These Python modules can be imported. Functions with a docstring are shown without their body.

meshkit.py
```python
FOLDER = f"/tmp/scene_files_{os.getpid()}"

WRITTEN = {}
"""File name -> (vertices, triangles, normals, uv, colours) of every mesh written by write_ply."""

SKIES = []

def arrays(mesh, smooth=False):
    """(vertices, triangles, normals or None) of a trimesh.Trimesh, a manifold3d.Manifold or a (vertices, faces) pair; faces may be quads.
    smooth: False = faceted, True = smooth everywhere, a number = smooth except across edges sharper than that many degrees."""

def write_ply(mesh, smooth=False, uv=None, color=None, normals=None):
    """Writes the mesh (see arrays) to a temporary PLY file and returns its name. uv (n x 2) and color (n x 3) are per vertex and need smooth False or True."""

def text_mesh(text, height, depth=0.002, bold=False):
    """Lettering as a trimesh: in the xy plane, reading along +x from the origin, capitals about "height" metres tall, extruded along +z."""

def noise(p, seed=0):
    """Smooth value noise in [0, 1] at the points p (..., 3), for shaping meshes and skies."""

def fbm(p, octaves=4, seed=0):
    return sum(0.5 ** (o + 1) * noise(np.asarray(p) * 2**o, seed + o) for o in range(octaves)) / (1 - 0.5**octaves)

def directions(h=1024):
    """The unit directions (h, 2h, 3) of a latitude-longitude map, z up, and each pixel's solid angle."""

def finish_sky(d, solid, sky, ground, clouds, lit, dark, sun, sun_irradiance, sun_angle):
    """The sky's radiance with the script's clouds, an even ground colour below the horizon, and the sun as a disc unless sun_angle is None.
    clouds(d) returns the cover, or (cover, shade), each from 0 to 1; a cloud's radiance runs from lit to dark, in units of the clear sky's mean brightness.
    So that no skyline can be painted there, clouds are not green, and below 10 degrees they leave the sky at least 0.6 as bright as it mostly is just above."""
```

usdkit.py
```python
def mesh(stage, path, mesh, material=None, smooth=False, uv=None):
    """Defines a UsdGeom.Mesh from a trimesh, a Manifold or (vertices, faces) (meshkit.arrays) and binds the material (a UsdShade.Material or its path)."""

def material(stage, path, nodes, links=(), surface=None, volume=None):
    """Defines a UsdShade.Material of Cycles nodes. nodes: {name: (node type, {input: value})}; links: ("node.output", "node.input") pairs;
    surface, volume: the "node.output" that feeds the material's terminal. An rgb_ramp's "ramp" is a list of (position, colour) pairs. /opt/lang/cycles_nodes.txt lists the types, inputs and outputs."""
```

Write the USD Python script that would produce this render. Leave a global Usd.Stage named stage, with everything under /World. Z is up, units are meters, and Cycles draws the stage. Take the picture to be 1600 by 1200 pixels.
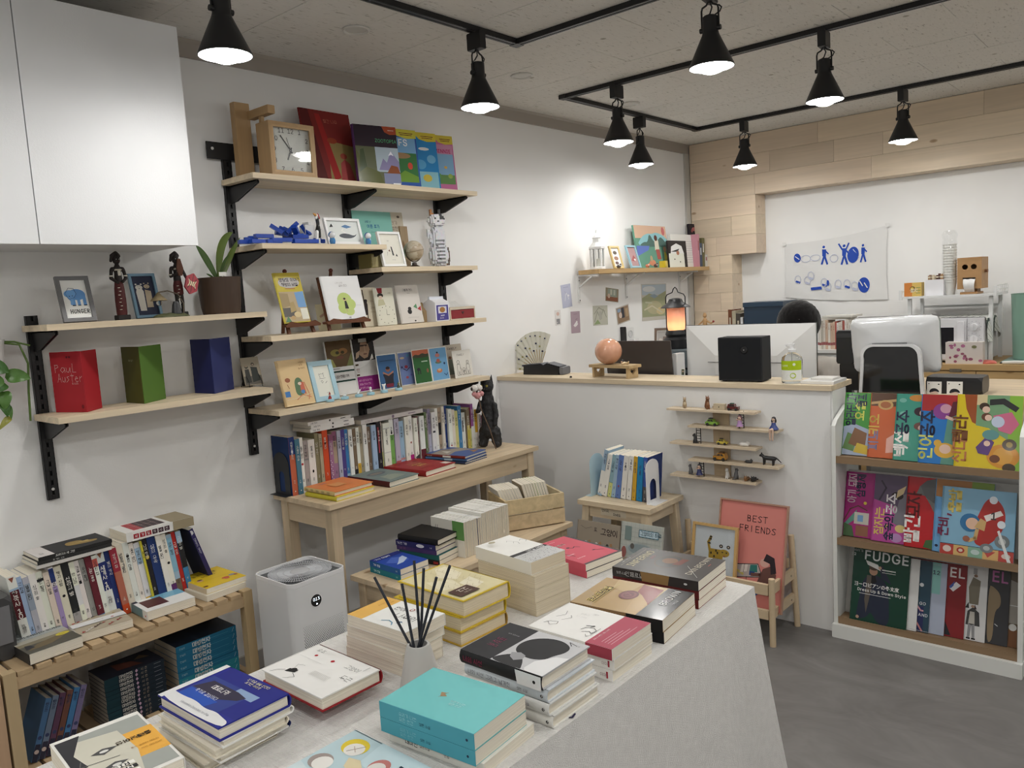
import math,random
from math import cos,sin,radians
import numpy as np
import trimesh,meshkit,usdkit
import manifold3d as m3
from shapely.geometry import Polygon,LineString,Point
from scipy.spatial.transform import Rotation
from pxr import Usd,UsdGeom,UsdShade,UsdLux,Sdf,Gf,Vt
stage=Usd.Stage.CreateInMemory()
UsdGeom.SetStageUpAxis(stage,UsdGeom.Tokens.z)
UsdGeom.SetStageMetersPerUnit(stage,1.0)
UsdGeom.Xform.Define(stage,'/World')
random.seed(7)
AR,norm,uni=np.array,np.linalg.norm,random.uniform
# --- camera, light, exposure
FOCAL_PX=1244.84
EYE=AR([2.892,0.0,1.45])
CAM=AR([[0.75594795,0.65196853,-0.05898916],[0.02738281,-0.12152374,-0.99221075],[-0.65405877,0.74844439,-0.10971835]])
EXPOSURE=1.22
LAMP_STRENGTH=32.0
LAMP_INTENSITY=52.0
LAMP_COLOUR=(1.0,0.985,0.955)
cam=UsdGeom.Camera.Define(stage,'/World/camera')
right,down,fwd=CAM
m=Gf.Matrix4d(*right,0,*(-down),0,*(-fwd),0,*EYE,1)
cam.AddTransformOp().Set(m)
cam.CreateHorizontalApertureAttr(36.0)
cam.CreateVerticalApertureAttr(27.0)
cam.CreateFocalLengthAttr(36.0*FOCAL_PX/1600)
cam.CreateFStopAttr(0.0)
cam.CreateExposureAttr(EXPOSURE)
cam.CreateClippingRangeAttr(Gf.Vec2f(0.05,100))
dome=UsdLux.DomeLight.Define(stage,'/World/night_sky')
dome.CreateIntensityAttr(0.02)
dome.CreateColorAttr(Gf.Vec3f(0.7,0.8,1.0))
# --- measuring helpers: where a sight line of the photograph meets a known plane of the room
def ray(px,py):
 return CAM.T@AR([(px-800)/FOCAL_PX,(py-600)/FOCAL_PX,1.0])
def onx(px,py,x):
 r=ray(px,py);return EYE+r*((x-EYE[0])/r[0])
def ony(px,py,y):
 r=ray(px,py);return EYE+r*((y-EYE[1])/r[1])
def onz(px,py,z):
 r=ray(px,py);return EYE+r*((z-EYE[2])/r[2])
def proj(p):
 q=CAM@(np.asarray(p,float)-EYE);return 800+FOCAL_PX*q[0]/q[2],600+FOCAL_PX*q[1]/q[2]
def solve_line(p,d,px=None,py=None):
 """The point p + s d that shows at column px (or row py)."""
 a,b=CAM@(np.asarray(p,float)-EYE),CAM@np.asarray(d,float)
 k,c=(0,(px-800)/FOCAL_PX)if px is not None else(1,(py-600)/FOCAL_PX)
 s=(c*a[2]-a[k])/(b[k]-c*b[2])
 return np.asarray(p,float)+s*np.asarray(d,float)
def at_y(px,x,z):return solve_line((x,0,z),(0,1,0),px=px)
def at_x(px,y,z):return solve_line((0,y,z),(1,0,0),px=px)
def at_z(py,x,y):return solve_line((x,y,0),(0,0,1),py=py)
# --- materials
def looks(n):return '/World/Looks/'+n
UsdGeom.Scope.Define(stage,'/World/Looks')
def paint(name,rough=0.5,coat=0.0,spec=0.5,metal=0.0,bump=None,sheen=0.0):
 nodes={'a':('attribute',{'attribute':'col'}),'p':('principled_bsdf',{'roughness':rough,'coat_weight':coat,'coat_roughness':0.08,'specular_ior_level':spec,'metallic':metal,'sheen_weight':sheen})}
 links=[('a.color','p.base_color')]
 if bump:
  nodes['tc']=('texture_coordinate',{})
  nodes['n']=('noise_texture',{'scale':bump[0],'detail':3.0})
  nodes['b']=('bump',{'strength':bump[1],'distance':bump[2]})
  links+=[('tc.object','n.vector'),('n.fac','b.height'),('b.normal','p.normal')]
 return usdkit.material(stage,looks(name),nodes,links,surface='p.BSDF')
def wood(name,axis,lo=0.72,hi=1.12):
 sc=[26.0,26.0,26.0];sc[axis]=1.3
 sc2=[7.0,7.0,7.0];sc2[axis]=3.2
 nodes={'a':('attribute',{'attribute':'col'}),'tc':('texture_coordinate',{}),'oi':('object_info',{}),'off':('vector_math',{'math_type':'multiply_add','vector2':(1,1,1)}),'sc':('vector_math',{'math_type':'scale','vector1':(3.1,7.7,5.3),'scale':1.0}),'m':('mapping',{'scale':tuple(sc)}),'n':('noise_texture',{'scale':1.0,'detail':5.0,'roughness':0.6,'distortion':0.6}),'r':('rgb_ramp',{'ramp':[(0.25,(lo,)*3),(0.5,((lo+hi)/2,)*3),(0.75,(hi,)*3)]}),'m2':('mapping',{'scale':tuple(sc2)}),'v':('voronoi_texture',{'scale':1.0,'randomness':1.0}),'k':('rgb_ramp',{'ramp':[(0.0,(0.35,0.24,0.15)),(0.05,(0.5,0.38,0.27)),(0.085,(1,1,1)),(1.0,(1,1,1))]}),'x1':('mix_color',{'blend_type':'multiply','fac':1.0}),'x2':('mix_color',{'blend_type':'multiply','fac':0.8}),'b':('bump',{'strength':0.12,'distance':0.002}),'p':('principled_bsdf',{'roughness':0.5,'specular_ior_level':0.35})}
 links=[('oi.random','sc.scale'),('tc.object','off.vector1'),('sc.vector','off.vector3'),('off.vector','m.vector'),('m.vector','n.vector'),('n.fac','r.fac'),('off.vector','m2.vector'),('m2.vector','v.vector'),('v.distance','k.fac'),('a.color','x1.a'),('r.color','x1.b'),('x1.result','x2.a'),('k.color','x2.b'),('x2.result','p.base_color'),('n.fac','b.height'),('b.normal','p.normal')]
 return usdkit.material(stage,looks(name),nodes,links,surface='p.BSDF')
M={'print':paint('printed_card',0.5,0.0,0.22),'gloss':paint('laminated_print',0.24,0.06,0.28),'matte':paint('matte_paint',0.75,0,0.3),'satin':paint('satin_plastic',0.35,0.0,0.5),'shiny':paint('glazed_surface',0.12,0.6,0.5),'blackmetal':paint('powder_coated_metal',0.42,0.0,0.4,0.0,(900,0.05,0.0005)),'metal':paint('bare_metal',0.25,0,0.5,1.0),'fabric':paint('soft_fabric',0.95,0,0.1,0,(420,0.35,0.001),0.2),'carved':paint('carved_surface',0.6,0,0.4,0,(160,0.5,0.002)),'leaf':None,'wood_x':wood('wood_grain_x',0),'wood_y':wood('wood_grain_y',1),'wood_z':wood('wood_grain_z',2),'fine_x':wood('fine_wood_x',0,0.88,1.07),'fine_y':wood('fine_wood_y',1,0.88,1.07),'fine_z':wood('fine_wood_z',2,0.88,1.07),}
M['leaf']=usdkit.material(stage,looks('leaf_surface'),{'a':('attribute',{'attribute':'col'}),'p':('principled_bsdf',{'roughness':0.35}),'t':('translucent_bsdf',{}),'x':('mix_closure',{'fac':0.25})},[('a.color','p.base_color'),('a.color','t.color'),('p.BSDF','x.closure1'),('t.BSDF','x.closure2')],surface='x.closure')
M['pages']=usdkit.material(stage,looks('page_edges'),{'a':('attribute',{'attribute':'col'}),'tc':('texture_coordinate',{}),'m':('mapping',{'scale':(3.0,3.0,1400.0)}),'n':('noise_texture',{'scale':1.0,'detail':2.0}),'r':('rgb_ramp',{'ramp':[(0.3,(0.78,0.76,0.72)),(0.7,(1.08,1.07,1.05))]}),'x':('mix_color',{'blend_type':'multiply','fac':1.0}),'b':('bump',{'strength':0.3,'distance':0.0005}),'p':('principled_bsdf',{'roughness':0.85,'specular_ior_level':0.2})},[('tc.object','m.vector'),('m.vector','n.vector'),('n.fac','r.fac'),('a.color','x.a'),('r.color','x.b'),('x.result','p.base_color'),('n.fac','b.height'),('b.normal','p.normal')],surface='p.BSDF')
M['cloth']=usdkit.material(stage,looks('linen_cloth'),{'tc':('texture_coordinate',{}),'m1':('mapping',{'scale':(520.0,45.0,45.0)}),'n1':('noise_texture',{'scale':1.0,'detail':2.0}),'m2':('mapping',{'scale':(45.0,520.0,520.0)}),'n2':('noise_texture',{'scale':1.0,'detail':2.0}),'s':('math',{'math_type':'add'}),'h':('math',{'math_type':'multiply','value2':0.5}),'n3':('noise_texture',{'scale':5.0,'detail':3.0}),'r':('rgb_ramp',{'ramp':[(0.3,(0.64,0.625,0.60)),(0.7,(0.74,0.725,0.70))]}),'b':('bump',{'strength':1.0,'distance':0.004}),'b2':('bump',{'strength':0.10,'distance':0.01}),'p':('principled_bsdf',{'roughness':0.95,'specular_ior_level':0.1,'sheen_weight':0.15})},[('tc.object','m1.vector'),('m1.vector','n1.vector'),('tc.object','m2.vector'),('m2.vector','n2.vector'),('n1.fac','s.value1'),('n2.fac','s.value2'),('s.value','h.value1'),('tc.object','n3.vector'),('h.value','r.fac'),('r.color','p.base_color'),('n3.fac','b2.height'),('b2.normal','b.normal'),('h.value','b.height'),('b.normal','p.normal')],surface='p.BSDF')
M['wall']=usdkit.material(stage,looks('white_wallpaper'),{'a':('attribute',{'attribute':'col'}),'tc':('texture_coordinate',{}),'n':('noise_texture',{'scale':160.0,'detail':4.0,'roughness':0.7}),'n2':('noise_texture',{'scale':3.0,'detail':2.0}),'r':('rgb_ramp',{'ramp':[(0.3,(0.96,0.96,0.96)),(0.7,(1.0,1.0,1.0))]}),'x':('mix_color',{'blend_type':'multiply','fac':1.0}),'b':('bump',{'strength':0.18,'distance':0.002}),'p':('principled_bsdf',{'roughness':0.7,'specular_ior_level':0.3})},[('tc.object','n.vector'),('tc.object','n2.vector'),('n2.fac','r.fac'),('a.color','x.a'),('r.color','x.b'),('x.result','p.base_color'),('n.fac','b.height'),('b.normal','p.normal')],surface='p.BSDF')
M['ceiling']=usdkit.material(stage,looks('fissured_ceiling_tile'),{'g':('geometry',{}),'m':('mapping',{'scale':(95.0,24.0,24.0)}),'n':('noise_texture',{'scale':1.0,'detail':3.0,'roughness':0.65,'distortion':0.4}),'r':('rgb_ramp',{'ramp':[(0.0,(0.40,0.385,0.355)),(0.33,(0.47,0.455,0.42)),(0.39,(0.70,0.685,0.65)),(1.0,(0.76,0.745,0.71))]}),'v':('voronoi_texture',{'scale':4.3}),'vr':('rgb_ramp',{'ramp':[(0.0,(0.5,0.49,0.45)),(0.04,(0.6,0.59,0.55)),(0.06,(1,1,1)),(1,(1,1,1))]}),'x':('mix_color',{'blend_type':'multiply','fac':1.0}),'b':('bump',{'strength':0.5,'distance':0.003}),'p':('principled_bsdf',{'roughness':0.9,'specular_ior_level':0.15})},[('g.position','m.vector'),('m.vector','n.vector'),('n.fac','r.fac'),('g.position','v.vector'),('v.distance','vr.fac'),('r.color','x.a'),('vr.color','x.b'),('x.result','p.base_color'),('n.fac','b.height'),('b.normal','p.normal')],surface='p.BSDF')
M['floor']=usdkit.material(stage,looks('grey_stone_vinyl'),{'g':('geometry',{}),'m':('mapping',{'scale':(3.2,5.5,3.0)}),'n':('noise_texture',{'scale':1.0,'detail':7.0,'roughness':0.62,'distortion':0.8}),'r':('rgb_ramp',{'ramp':[(0.25,(0.118,0.110,0.104)),(0.5,(0.165,0.157,0.150)),(0.75,(0.215,0.206,0.198))]}),'b':('bump',{'strength':0.08,'distance':0.002}),'p':('principled_bsdf',{'roughness':0.48,'specular_ior_level':0.35})},[('g.position','m.vector'),('m.vector','n.vector'),('n.fac','r.fac'),('r.color','p.base_color'),('n.fac','b.height'),('b.normal','p.normal')],surface='p.BSDF')
def emit(name,col,strength):
 return usdkit.material(stage,looks(name),{'e':('emission',{'color':col,'strength':strength})},surface='e.emission')
M['bulb']=emit('lit_bulb',LAMP_COLOUR,LAMP_STRENGTH)
M['digits']=emit('lit_digits',(0.75,0.9,1.0),1.2)
M['flame']=emit('lantern_flame',(1.0,0.55,0.22),16.0)
M['lantern_glass']=usdkit.material(stage,looks('frosted_lantern_glass'),{'t':('translucent_bsdf',{'color':(0.95,0.76,0.68)}),'d':('principled_bsdf',{'base_color':(0.9,0.74,0.68),'roughness':0.4}),'x':('mix_closure',{'fac':0.4})},[('t.BSDF','x.closure1'),('d.BSDF','x.closure2')],surface='x.closure')
def pane(name,tint,gl):
 return usdkit.material(stage,looks(name),{'t':('transparent_bsdf',{'color':tint}),'g':('glossy_bsdf',{'roughness':0.03,'color':(1,1,1)}),'x':('mix_closure',{'fac':gl})},[('t.BSDF','x.closure1'),('g.BSDF','x.closure2')],surface='x.closure')
M['glass']=pane('clear_pane',(0.97,0.975,0.975),0.04)
M['film']=pane('clear_film',(0.97,0.975,0.975),0.07)
M['clear']=usdkit.material(stage,looks('clear_plastic'),{'p':('principled_bsdf',{'base_color':(0.93,0.96,0.96),'roughness':0.06,'transmission_weight':1.0,'ior':1.25})},surface='p.BSDF')
# --- mesh building
def Tm(x=0,y=0,z=0):
 a=np.eye(4);a[:3,3]=(x,y,z);return a
def Rm(axis,deg):
 a=np.eye(4);a[:3,:3]=Rotation.from_euler(axis,deg,degrees=True).as_matrix();return a
def frame(o,u,v):
 """A pose: origin o, x along u, y along v (made square to u)."""
 u=np.asarray(u,float);u=u/norm(u);v=np.asarray(v,float);v=v-u*(u@v);v=v/norm(v)
 a=np.eye(4);a[:3,0],a[:3,1],a[:3,2],a[:3,3]=u,v,np.cross(u,v),o;return a
_s=AR([[i,j,k]for i in(-1,1)for j in(-1,1)for k in(-1,1)],float)
_cube=np.vstack([_s*1.0-np.eye(3)[a]*_s*0.2 for a in range(3)])
_hull=trimesh.convex.convex_hull(trimesh.points.PointCloud(_cube).vertices)
_hi=AR([int(np.argmin(np.abs(_cube-v).sum(1)))for v in _hull.vertices]);CH_F=_hi[_hull.faces]
BOX_V=_s.copy();BOX_F=AR(trimesh.creation.box((2,2,2)).faces);_bv=AR(trimesh.creation.box((2,2,2)).vertices)
def box_mesh(lo,hi,r=0.0):
 lo,hi=np.minimum(lo,hi),np.maximum(lo,hi);c,h=(lo+hi)/2,(hi-lo)/2
 if r<=0:return(_bv*h+c,BOX_F)
 r=min(r,h.min()*0.9)
 v=np.vstack([_s*h-_s*(np.ones(3)-np.eye(3)[a])*0-np.eye(3)[a]*_s*r for a in range(3)])
 return(v+c,CH_F)
def lathe_mesh(prof,n=24,close=True):
 prof=np.asarray(prof,float);a=np.arange(n)*2*np.pi/n
 v=np.stack([prof[:,0,None]*np.cos(a),prof[:,0,None]*np.sin(a),np.repeat(prof[:,1,None],n,1)],-1).reshape(-1,3)
 f=[]
 for i in range(len(prof)-1):
  for j in range(n):
   k=(j+1)%n;f+=[(i*n+j,i*n+k,(i+1)*n+k),(i*n+j,(i+1)*n+k,(i+1)*n+j)]
 return(v,AR(f))
def tube_mesh(pts,r,n=8,cap=True):
 p=np.asarray(pts,float);r=np.broadcast_to(r,(len(p),));t=np.gradient(p,axis=0);t/=norm(t,axis=1,keepdims=True)+1e-12
 a=np.cross(t[0],(0,0,1.0))if abs(t[0][2])<0.9 else np.cross(t[0],(1.0,0,0));a/=norm(a);v=[]
 ang=np.arange(n)*2*np.pi/n
 for i in range(len(p)):
  a=a-t[i]*(a@t[i]);a/=norm(a);b=np.cross(t[i],a)
  v.append(p[i]+r[i]*(np.cos(ang)[:,None]*a+np.sin(ang)[:,None]*b))
 v=np.vstack(v);f=[]
 for i in range(len(p)-1):
  for j in range(n):
   k=(j+1)%n;f+=[(i*n+j,i*n+k,(i+1)*n+k),(i*n+j,(i+1)*n+k,(i+1)*n+j)]
 if cap:
  v=np.vstack([v,p[0],p[-1]]);a0,a1=len(v)-2,len(v)-1;e=(len(p)-1)*n
  for j in range(n):
   k=(j+1)%n;f+=[(a0,k,j),(a1,e+j,e+k)]
 return(v,AR(f))
def prism_mesh(poly,z0,z1):
 g=poly if hasattr(poly,'exterior')else Polygon(poly)
 t=trimesh.creation.extrude_polygon(g,z1-z0,engine='earcut');t.apply_translation((0,0,z0));return t
def ball_mesh(c,r,sub=2):
 t=trimesh.creation.icosphere(subdivisions=sub,radius=1.0);v=AR(t.vertices)*np.broadcast_to(r,3)+np.asarray(c);return(v,AR(t.faces))
def chain(bones,step=0.02,taubin=8):
 """One continuous body: hulls of spheres along bones [(p, r, q, s), ...] merged and smoothed."""
 man=None
 for p,r,q,s in bones:
  a=m3.Manifold.sphere(r,16).translate(tuple(p));b=m3.Manifold.sphere(s,16).translate(tuple(q))
  h=m3.Manifold.batch_hull([a,b]);man=h if man is None else man+h
 man=man.refine_to_length(step);k=man.to_mesh()
 t=trimesh.Trimesh(k.vert_properties[:,:3],k.tri_verts);trimesh.smoothing.filter_taubin(t,iterations=taubin);return t
class MB:
 """Collects pieces, each of one colour, into one mesh of the scene."""
 def __init__(s):s.V,s.N,s.F,s.C,s.n=[],[],[],[],0
 def add(s,mesh,col=(0.8,0.8,0.8),smooth=None,T=None):
  v,f,n=meshkit.arrays(mesh,smooth)
  if T is not None:v=v@T[:3,:3].T+T[:3,3]
  if n is None:
   w=v[f].reshape(-1,3);fn=np.cross(w[1::3]-w[0::3],w[2::3]-w[0::3]);fn/=norm(fn,axis=1,keepdims=True)+1e-20
   v,n,f=w,np.repeat(fn,3,0),np.arange(len(w)).reshape(-1,3)
  elif T is not None:n=n@T[:3,:3].T
  s.V.append(v);s.N.append(n);s.F.append(f+s.n);c=np.asarray(col,float)
  s.C.append(np.broadcast_to(c,(len(v),3))if c.ndim==1 else c);s.n+=len(v);return s
 def box(s,lo,hi,col,r=0.0,T=None):return s.add(box_mesh(AR(lo,float),AR(hi,float),r),col,None,T)
 def lathe(s,prof,col,n=24,T=None,smooth=40):return s.add(lathe_mesh(prof,n),col,smooth,T)
 def tube(s,pts,r,col,n=8,T=None):return s.add(tube_mesh(pts,r,n),col,50,T)
 def prism(s,poly,z0,z1,col,T=None,smooth=None):return s.add(prism_mesh(poly,z0,z1),col,smooth,T)
 def ball(s,c,r,col,sub=2,T=None):return s.add(ball_mesh(c,r,sub),col,True,T)
 def cyl(s,p,q,r,col,n=16,T=None):return s.add(tube_mesh([p,q],r,n),col,40,T)
 def empty(s):return s.n==0
 def build(s,name,mat,parent=None,label=None,kind=None):
  base=parent.GetPath().pathString if parent is not None else '/World'
  path=numbered(base,name)
  g=UsdGeom.Mesh.Define(stage,path)
  V,N,F,C=(np.vstack(a)for a in(s.V,s.N,s.F,s.C))
  g.CreatePointsAttr(Vt.Vec3fArray.FromNumpy(V.astype(np.float32)));g.CreateNormalsAttr(Vt.Vec3fArray.FromNumpy(N.astype(np.float32)));g.SetNormalsInterpolation('vertex')
  g.CreateFaceVertexCountsAttr(Vt.IntArray.FromNumpy(np.full(len(F),3,np.int32)));g.CreateFaceVertexIndicesAttr(Vt.IntArray.FromNumpy(F.astype(np.int32).ravel()))
  g.CreateSubdivisionSchemeAttr('none')
  UsdGeom.PrimvarsAPI(g).CreatePrimvar('col',Sdf.ValueTypeNames.Color3fArray,'vertex').Set(Vt.Vec3fArray.FromNumpy(np.ascontiguousarray(C,dtype=np.float32)))
  UsdShade.MaterialBindingAPI.Apply(g.GetPrim()).Bind(M[mat])
  if label:g.GetPrim().SetCustomDataByKey('label',label)
  if kind:g.GetPrim().SetCustomDataByKey('kind',kind)
  return g.GetPrim()
_used={}
def numbered(base,name):
 k=base+'/'+name;n=_used.get(k,0);_used[k]=n+1
 return k if n==0 else f'{k}_{n:03d}'
def gf(T):return Gf.Matrix4d(*[float(x)for x in np.asarray(T).T.ravel()])
LABELS={}
def tag(o,label,cat,group=None):
 if not 4<=len(label.split())<=16:print('LABEL LENGTH',len(label.split()),label)
 if label in LABELS and not group:print('SAME LABEL',label)
 LABELS[label]=1
 o.SetCustomDataByKey('label',label);o.SetCustomDataByKey('category',cat)
 if group:o.SetCustomDataByKey('group',group)
 return o
def thing(name,label,cat,T=None,group=None):
 x=UsdGeom.Xform.Define(stage,numbered('/World',name))
 if T is not None:x.AddTransformOp().Set(gf(T))
 return tag(x.GetPrim(),label,cat,group)
def copy_of(src,T,label,cat=None,group=None):
 name=src.GetName();d=src.GetCustomData()
 x=UsdGeom.Xform.Define(stage,numbered('/World',name.rstrip('0123456789').rstrip('_')if name[-3:].isdigit()else name))
 x.GetPrim().GetReferences().AddInternalReference(src.GetPath());x.ClearXformOpOrder();x.AddTransformOp(opSuffix='placed').Set(gf(T))
 x.GetPrim().SetInstanceable(True)
 return tag(x.GetPrim(),label,cat or d['category'],group or d.get('group'))
def structure(o):o.SetCustomDataByKey('kind','structure');return o
def ordinal(n):
 w=['first','second','third','fourth','fifth','sixth','seventh','eighth','ninth','tenth','eleventh','twelfth','thirteenth','fourteenth','fifteenth','sixteenth','seventeenth','eighteenth','nineteenth','twentieth']
 if n<=20:return w[n-1]
 t={2:'twenty',3:'thirty',4:'forty',5:'fifty'}[n//10]
 return(t+'-'+w[n%10-1])if n%10 else{3:'thirtieth',4:'fortieth',5:'fiftieth'}[n//10]
# --- lettering: Korean syllables put together from strokes
def _arc(cx,cy,rx,ry,a0=0,a1=360,n=12):
 return[(cx+rx*cos(radians(a0+(a1-a0)*i/n)),cy+ry*sin(radians(a0+(a1-a0)*i/n)))for i in range(n+1)]
CONS={'ㄱ':[[(0,1),(1,1),(0.8,0)]],'ㄴ':[[(0,1),(0,0),(1,0)]],'ㄷ':[[(1,1),(0,1),(0,0),(1,0)]],'ㄹ':[[(0,1),(1,1),(1,.5),(0,.5),(0,0),(1,0)]],'ㅁ':[[(0,0),(0,1),(1,1),(1,0),(0,0)]],'ㅂ':[[(0,1),(0,0),(1,0),(1,1)],[(0,.5),(1,.5)]],'ㅅ':[[(.5,1),(0,0)],[(.5,.6),(1,0)]],'ㅇ':[_arc(.5,.5,.5,.5)],'ㅈ':[[(0,1),(1,1)],[(.5,1),(0,0)],[(.5,.6),(1,0)]],'ㅊ':[[(.3,1.15),(.7,1.15)],[(0,.85),(1,.85)],[(.5,.85),(0,0)],[(.5,.5),(1,0)]],'ㅋ':[[(0,1),(1,1),(.8,0)],[(0,.5),(.9,.5)]],'ㅌ':[[(1,1),(0,1),(0,0),(1,0)],[(0,.5),(1,.5)]],'ㅍ':[[(0,1),(1,1)],[(.3,1),(.3,0)],[(.7,1),(.7,0)],[(0,0),(1,0)]],'ㅎ':[[(.3,1.12),(.7,1.12)],[(0,.85),(1,.85)],_arc(.5,.32,.36,.34)]}
for d,s in(('ㄲ','ㄱ'),('ㄸ','ㄷ'),('ㅃ','ㅂ'),('ㅆ','ㅅ'),('ㅉ','ㅈ')):
 CONS[d]=[[(x*.45+o,y)for x,y in st]for o in(0,.55)for st in CONS[s]]
LEAD='ㄱㄲㄴㄷㄸㄹㅁㅂㅃㅅㅆㅇㅈㅉㅊㅋㅌㅍㅎ'
TAIL=['','ㄱ','ㄲ','ㄱㅅ','ㄴ','ㄴㅈ','ㄴㅎ','ㄷ','ㄹ','ㄹㄱ','ㄹㅁ','ㄹㅂ','ㄹㅅ','ㄹㅌ','ㄹㅍ','ㄹㅎ','ㅁ','ㅂ','ㅂㅅ','ㅅ','ㅆ','ㅇ','ㅈ','ㅊ','ㅋ','ㅌ','ㅍ','ㅎ']
VERT={0:'a',1:'ai',2:'ya',3:'yai',4:'e',5:'ei',6:'ye',7:'yei',20:'i'}
HORZ={8:'o',12:'yo',13:'u',17:'yu',18:'_'}
COMB={9:(8,0),10:(8,1),11:(8,20),14:(13,4),15:(13,5),16:(13,20),19:(18,20)}
def _vert(k,x,y0,y1):
 n=VERT[k];m_=(y0+y1)/2;st=[]
 two=n in('ai','yai','ei','yei');xa=x-.1 if two else x
 st.append([(xa,y0),(xa,y1)])
 if two:st.append([(x+.08,y0),(x+.08,y1)])
 for yy in([m_]if not n.startswith('y')else[m_-.1,m_+.12]):
  if 'a' in n:st.append([(xa,yy),(xa+.18,yy)])
  elif 'e' in n:st.append([(xa-.17,yy),(xa,yy)])
 return st
def _horz(k,y,x0,x1):
 n=HORZ[k];c=(x0+x1)/2;st=[[(x0,y),(x1,y)]]
 for xx in{'o':[c],'yo':[c-.14,c+.14],'u':[c],'yu':[c-.14,c+.14],'_':[]}[n]:
  st.append([(xx,y),(xx,y+.17)]if n in('o','yo')else[(xx,y),(xx,y-.17)])
 return st
def _put(c,x0,y0,x1,y1):return[[(x0+px*(x1-x0),y0+py*(y1-y0))for px,py in st]for st in CONS[c]]
def hangul(ch):
 n=ord(ch)-0xAC00;L,V,F=n//588,(n%588)//28,n%28;b=.40 if F else 0.02;st=[]
 if V in VERT:st+=_put(LEAD[L],.05,b+.12,.52,.9)+_vert(V,.78,b,.97)
 elif V in HORZ:
  low=V in(13,17);y=b+(.22 if low else .1)
  st+=_put(LEAD[L],.2,y+(.12 if low else .26),.8,.92)+_horz(V,y,.04,.96)
 else:
  h,v=COMB[V];y=b+(.2 if h==13 else .1)
  st+=_put(LEAD[L],.08,y+.26,.5,.92)+_horz(h,y,.0,.58)+_vert(v,.82,b,.97)
 if F:
  t=TAIL[F]
  if len(t)==1:st+=_put(t,.18,.02,.82,.28)
  else:st+=_put(t[0],.08,.02,.45,.28)+_put(t[1],.55,.02,.92,.28)
 return st
KANA={'ヨ':[[(.15,.85),(.85,.85),(.85,.05),(.12,.05)],[(.2,.46),(.85,.46)]],'ー':[[(.08,.5),(.92,.5)]],'ロ':[[(.15,.1),(.15,.85),(.85,.85),(.85,.1),(.15,.1)]],'ピ':[[(.2,.9),(.2,.1),(.85,.08)],[(.2,.5),(.75,.62)],_arc(.85,.85,.1,.1,n=8)],'ア':[[(.1,.85),(.88,.85),(.6,.5)],[(.52,.68),(.48,.3),(.25,.02)]],'ン':[[(.1,.8),(.35,.65)],[(.12,.05),(.55,.2),(.9,.7)]],'の':[[(.55,.85),(.45,.3),(.25,.1),(.08,.4),(.3,.8),(.65,.85),(.9,.55),(.8,.2),(.55,.05)]],'冬':[[(.4,.98),(.1,.55)],[(.3,.82),(.75,.82),(.4,.5),(.05,.35)],[(.35,.72),(.95,.35)],[(.4,.3),(.6,.22)],[(.35,.12),(.65,.02)]],'支':[[(.08,.78),(.92,.78)],[(.5,.98),(.5,.55)],[(.2,.52),(.78,.52),(.5,.2),(.05,.02)],[(.3,.4),(.6,.15),(.95,.02)]],'度':[[(.5,1),(.5,.88)],[(.12,.85),(.95,.85)],[(.15,.85),(.12,.3),(.02,.02)],[(.25,.68),(.9,.68)],[(.42,.78),(.42,.5),(.72,.5),(.72,.78)],[(.3,.38),(.8,.38),(.55,.15),(.25,.02)],[(.4,.3),(.9,.02)]]}
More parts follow.
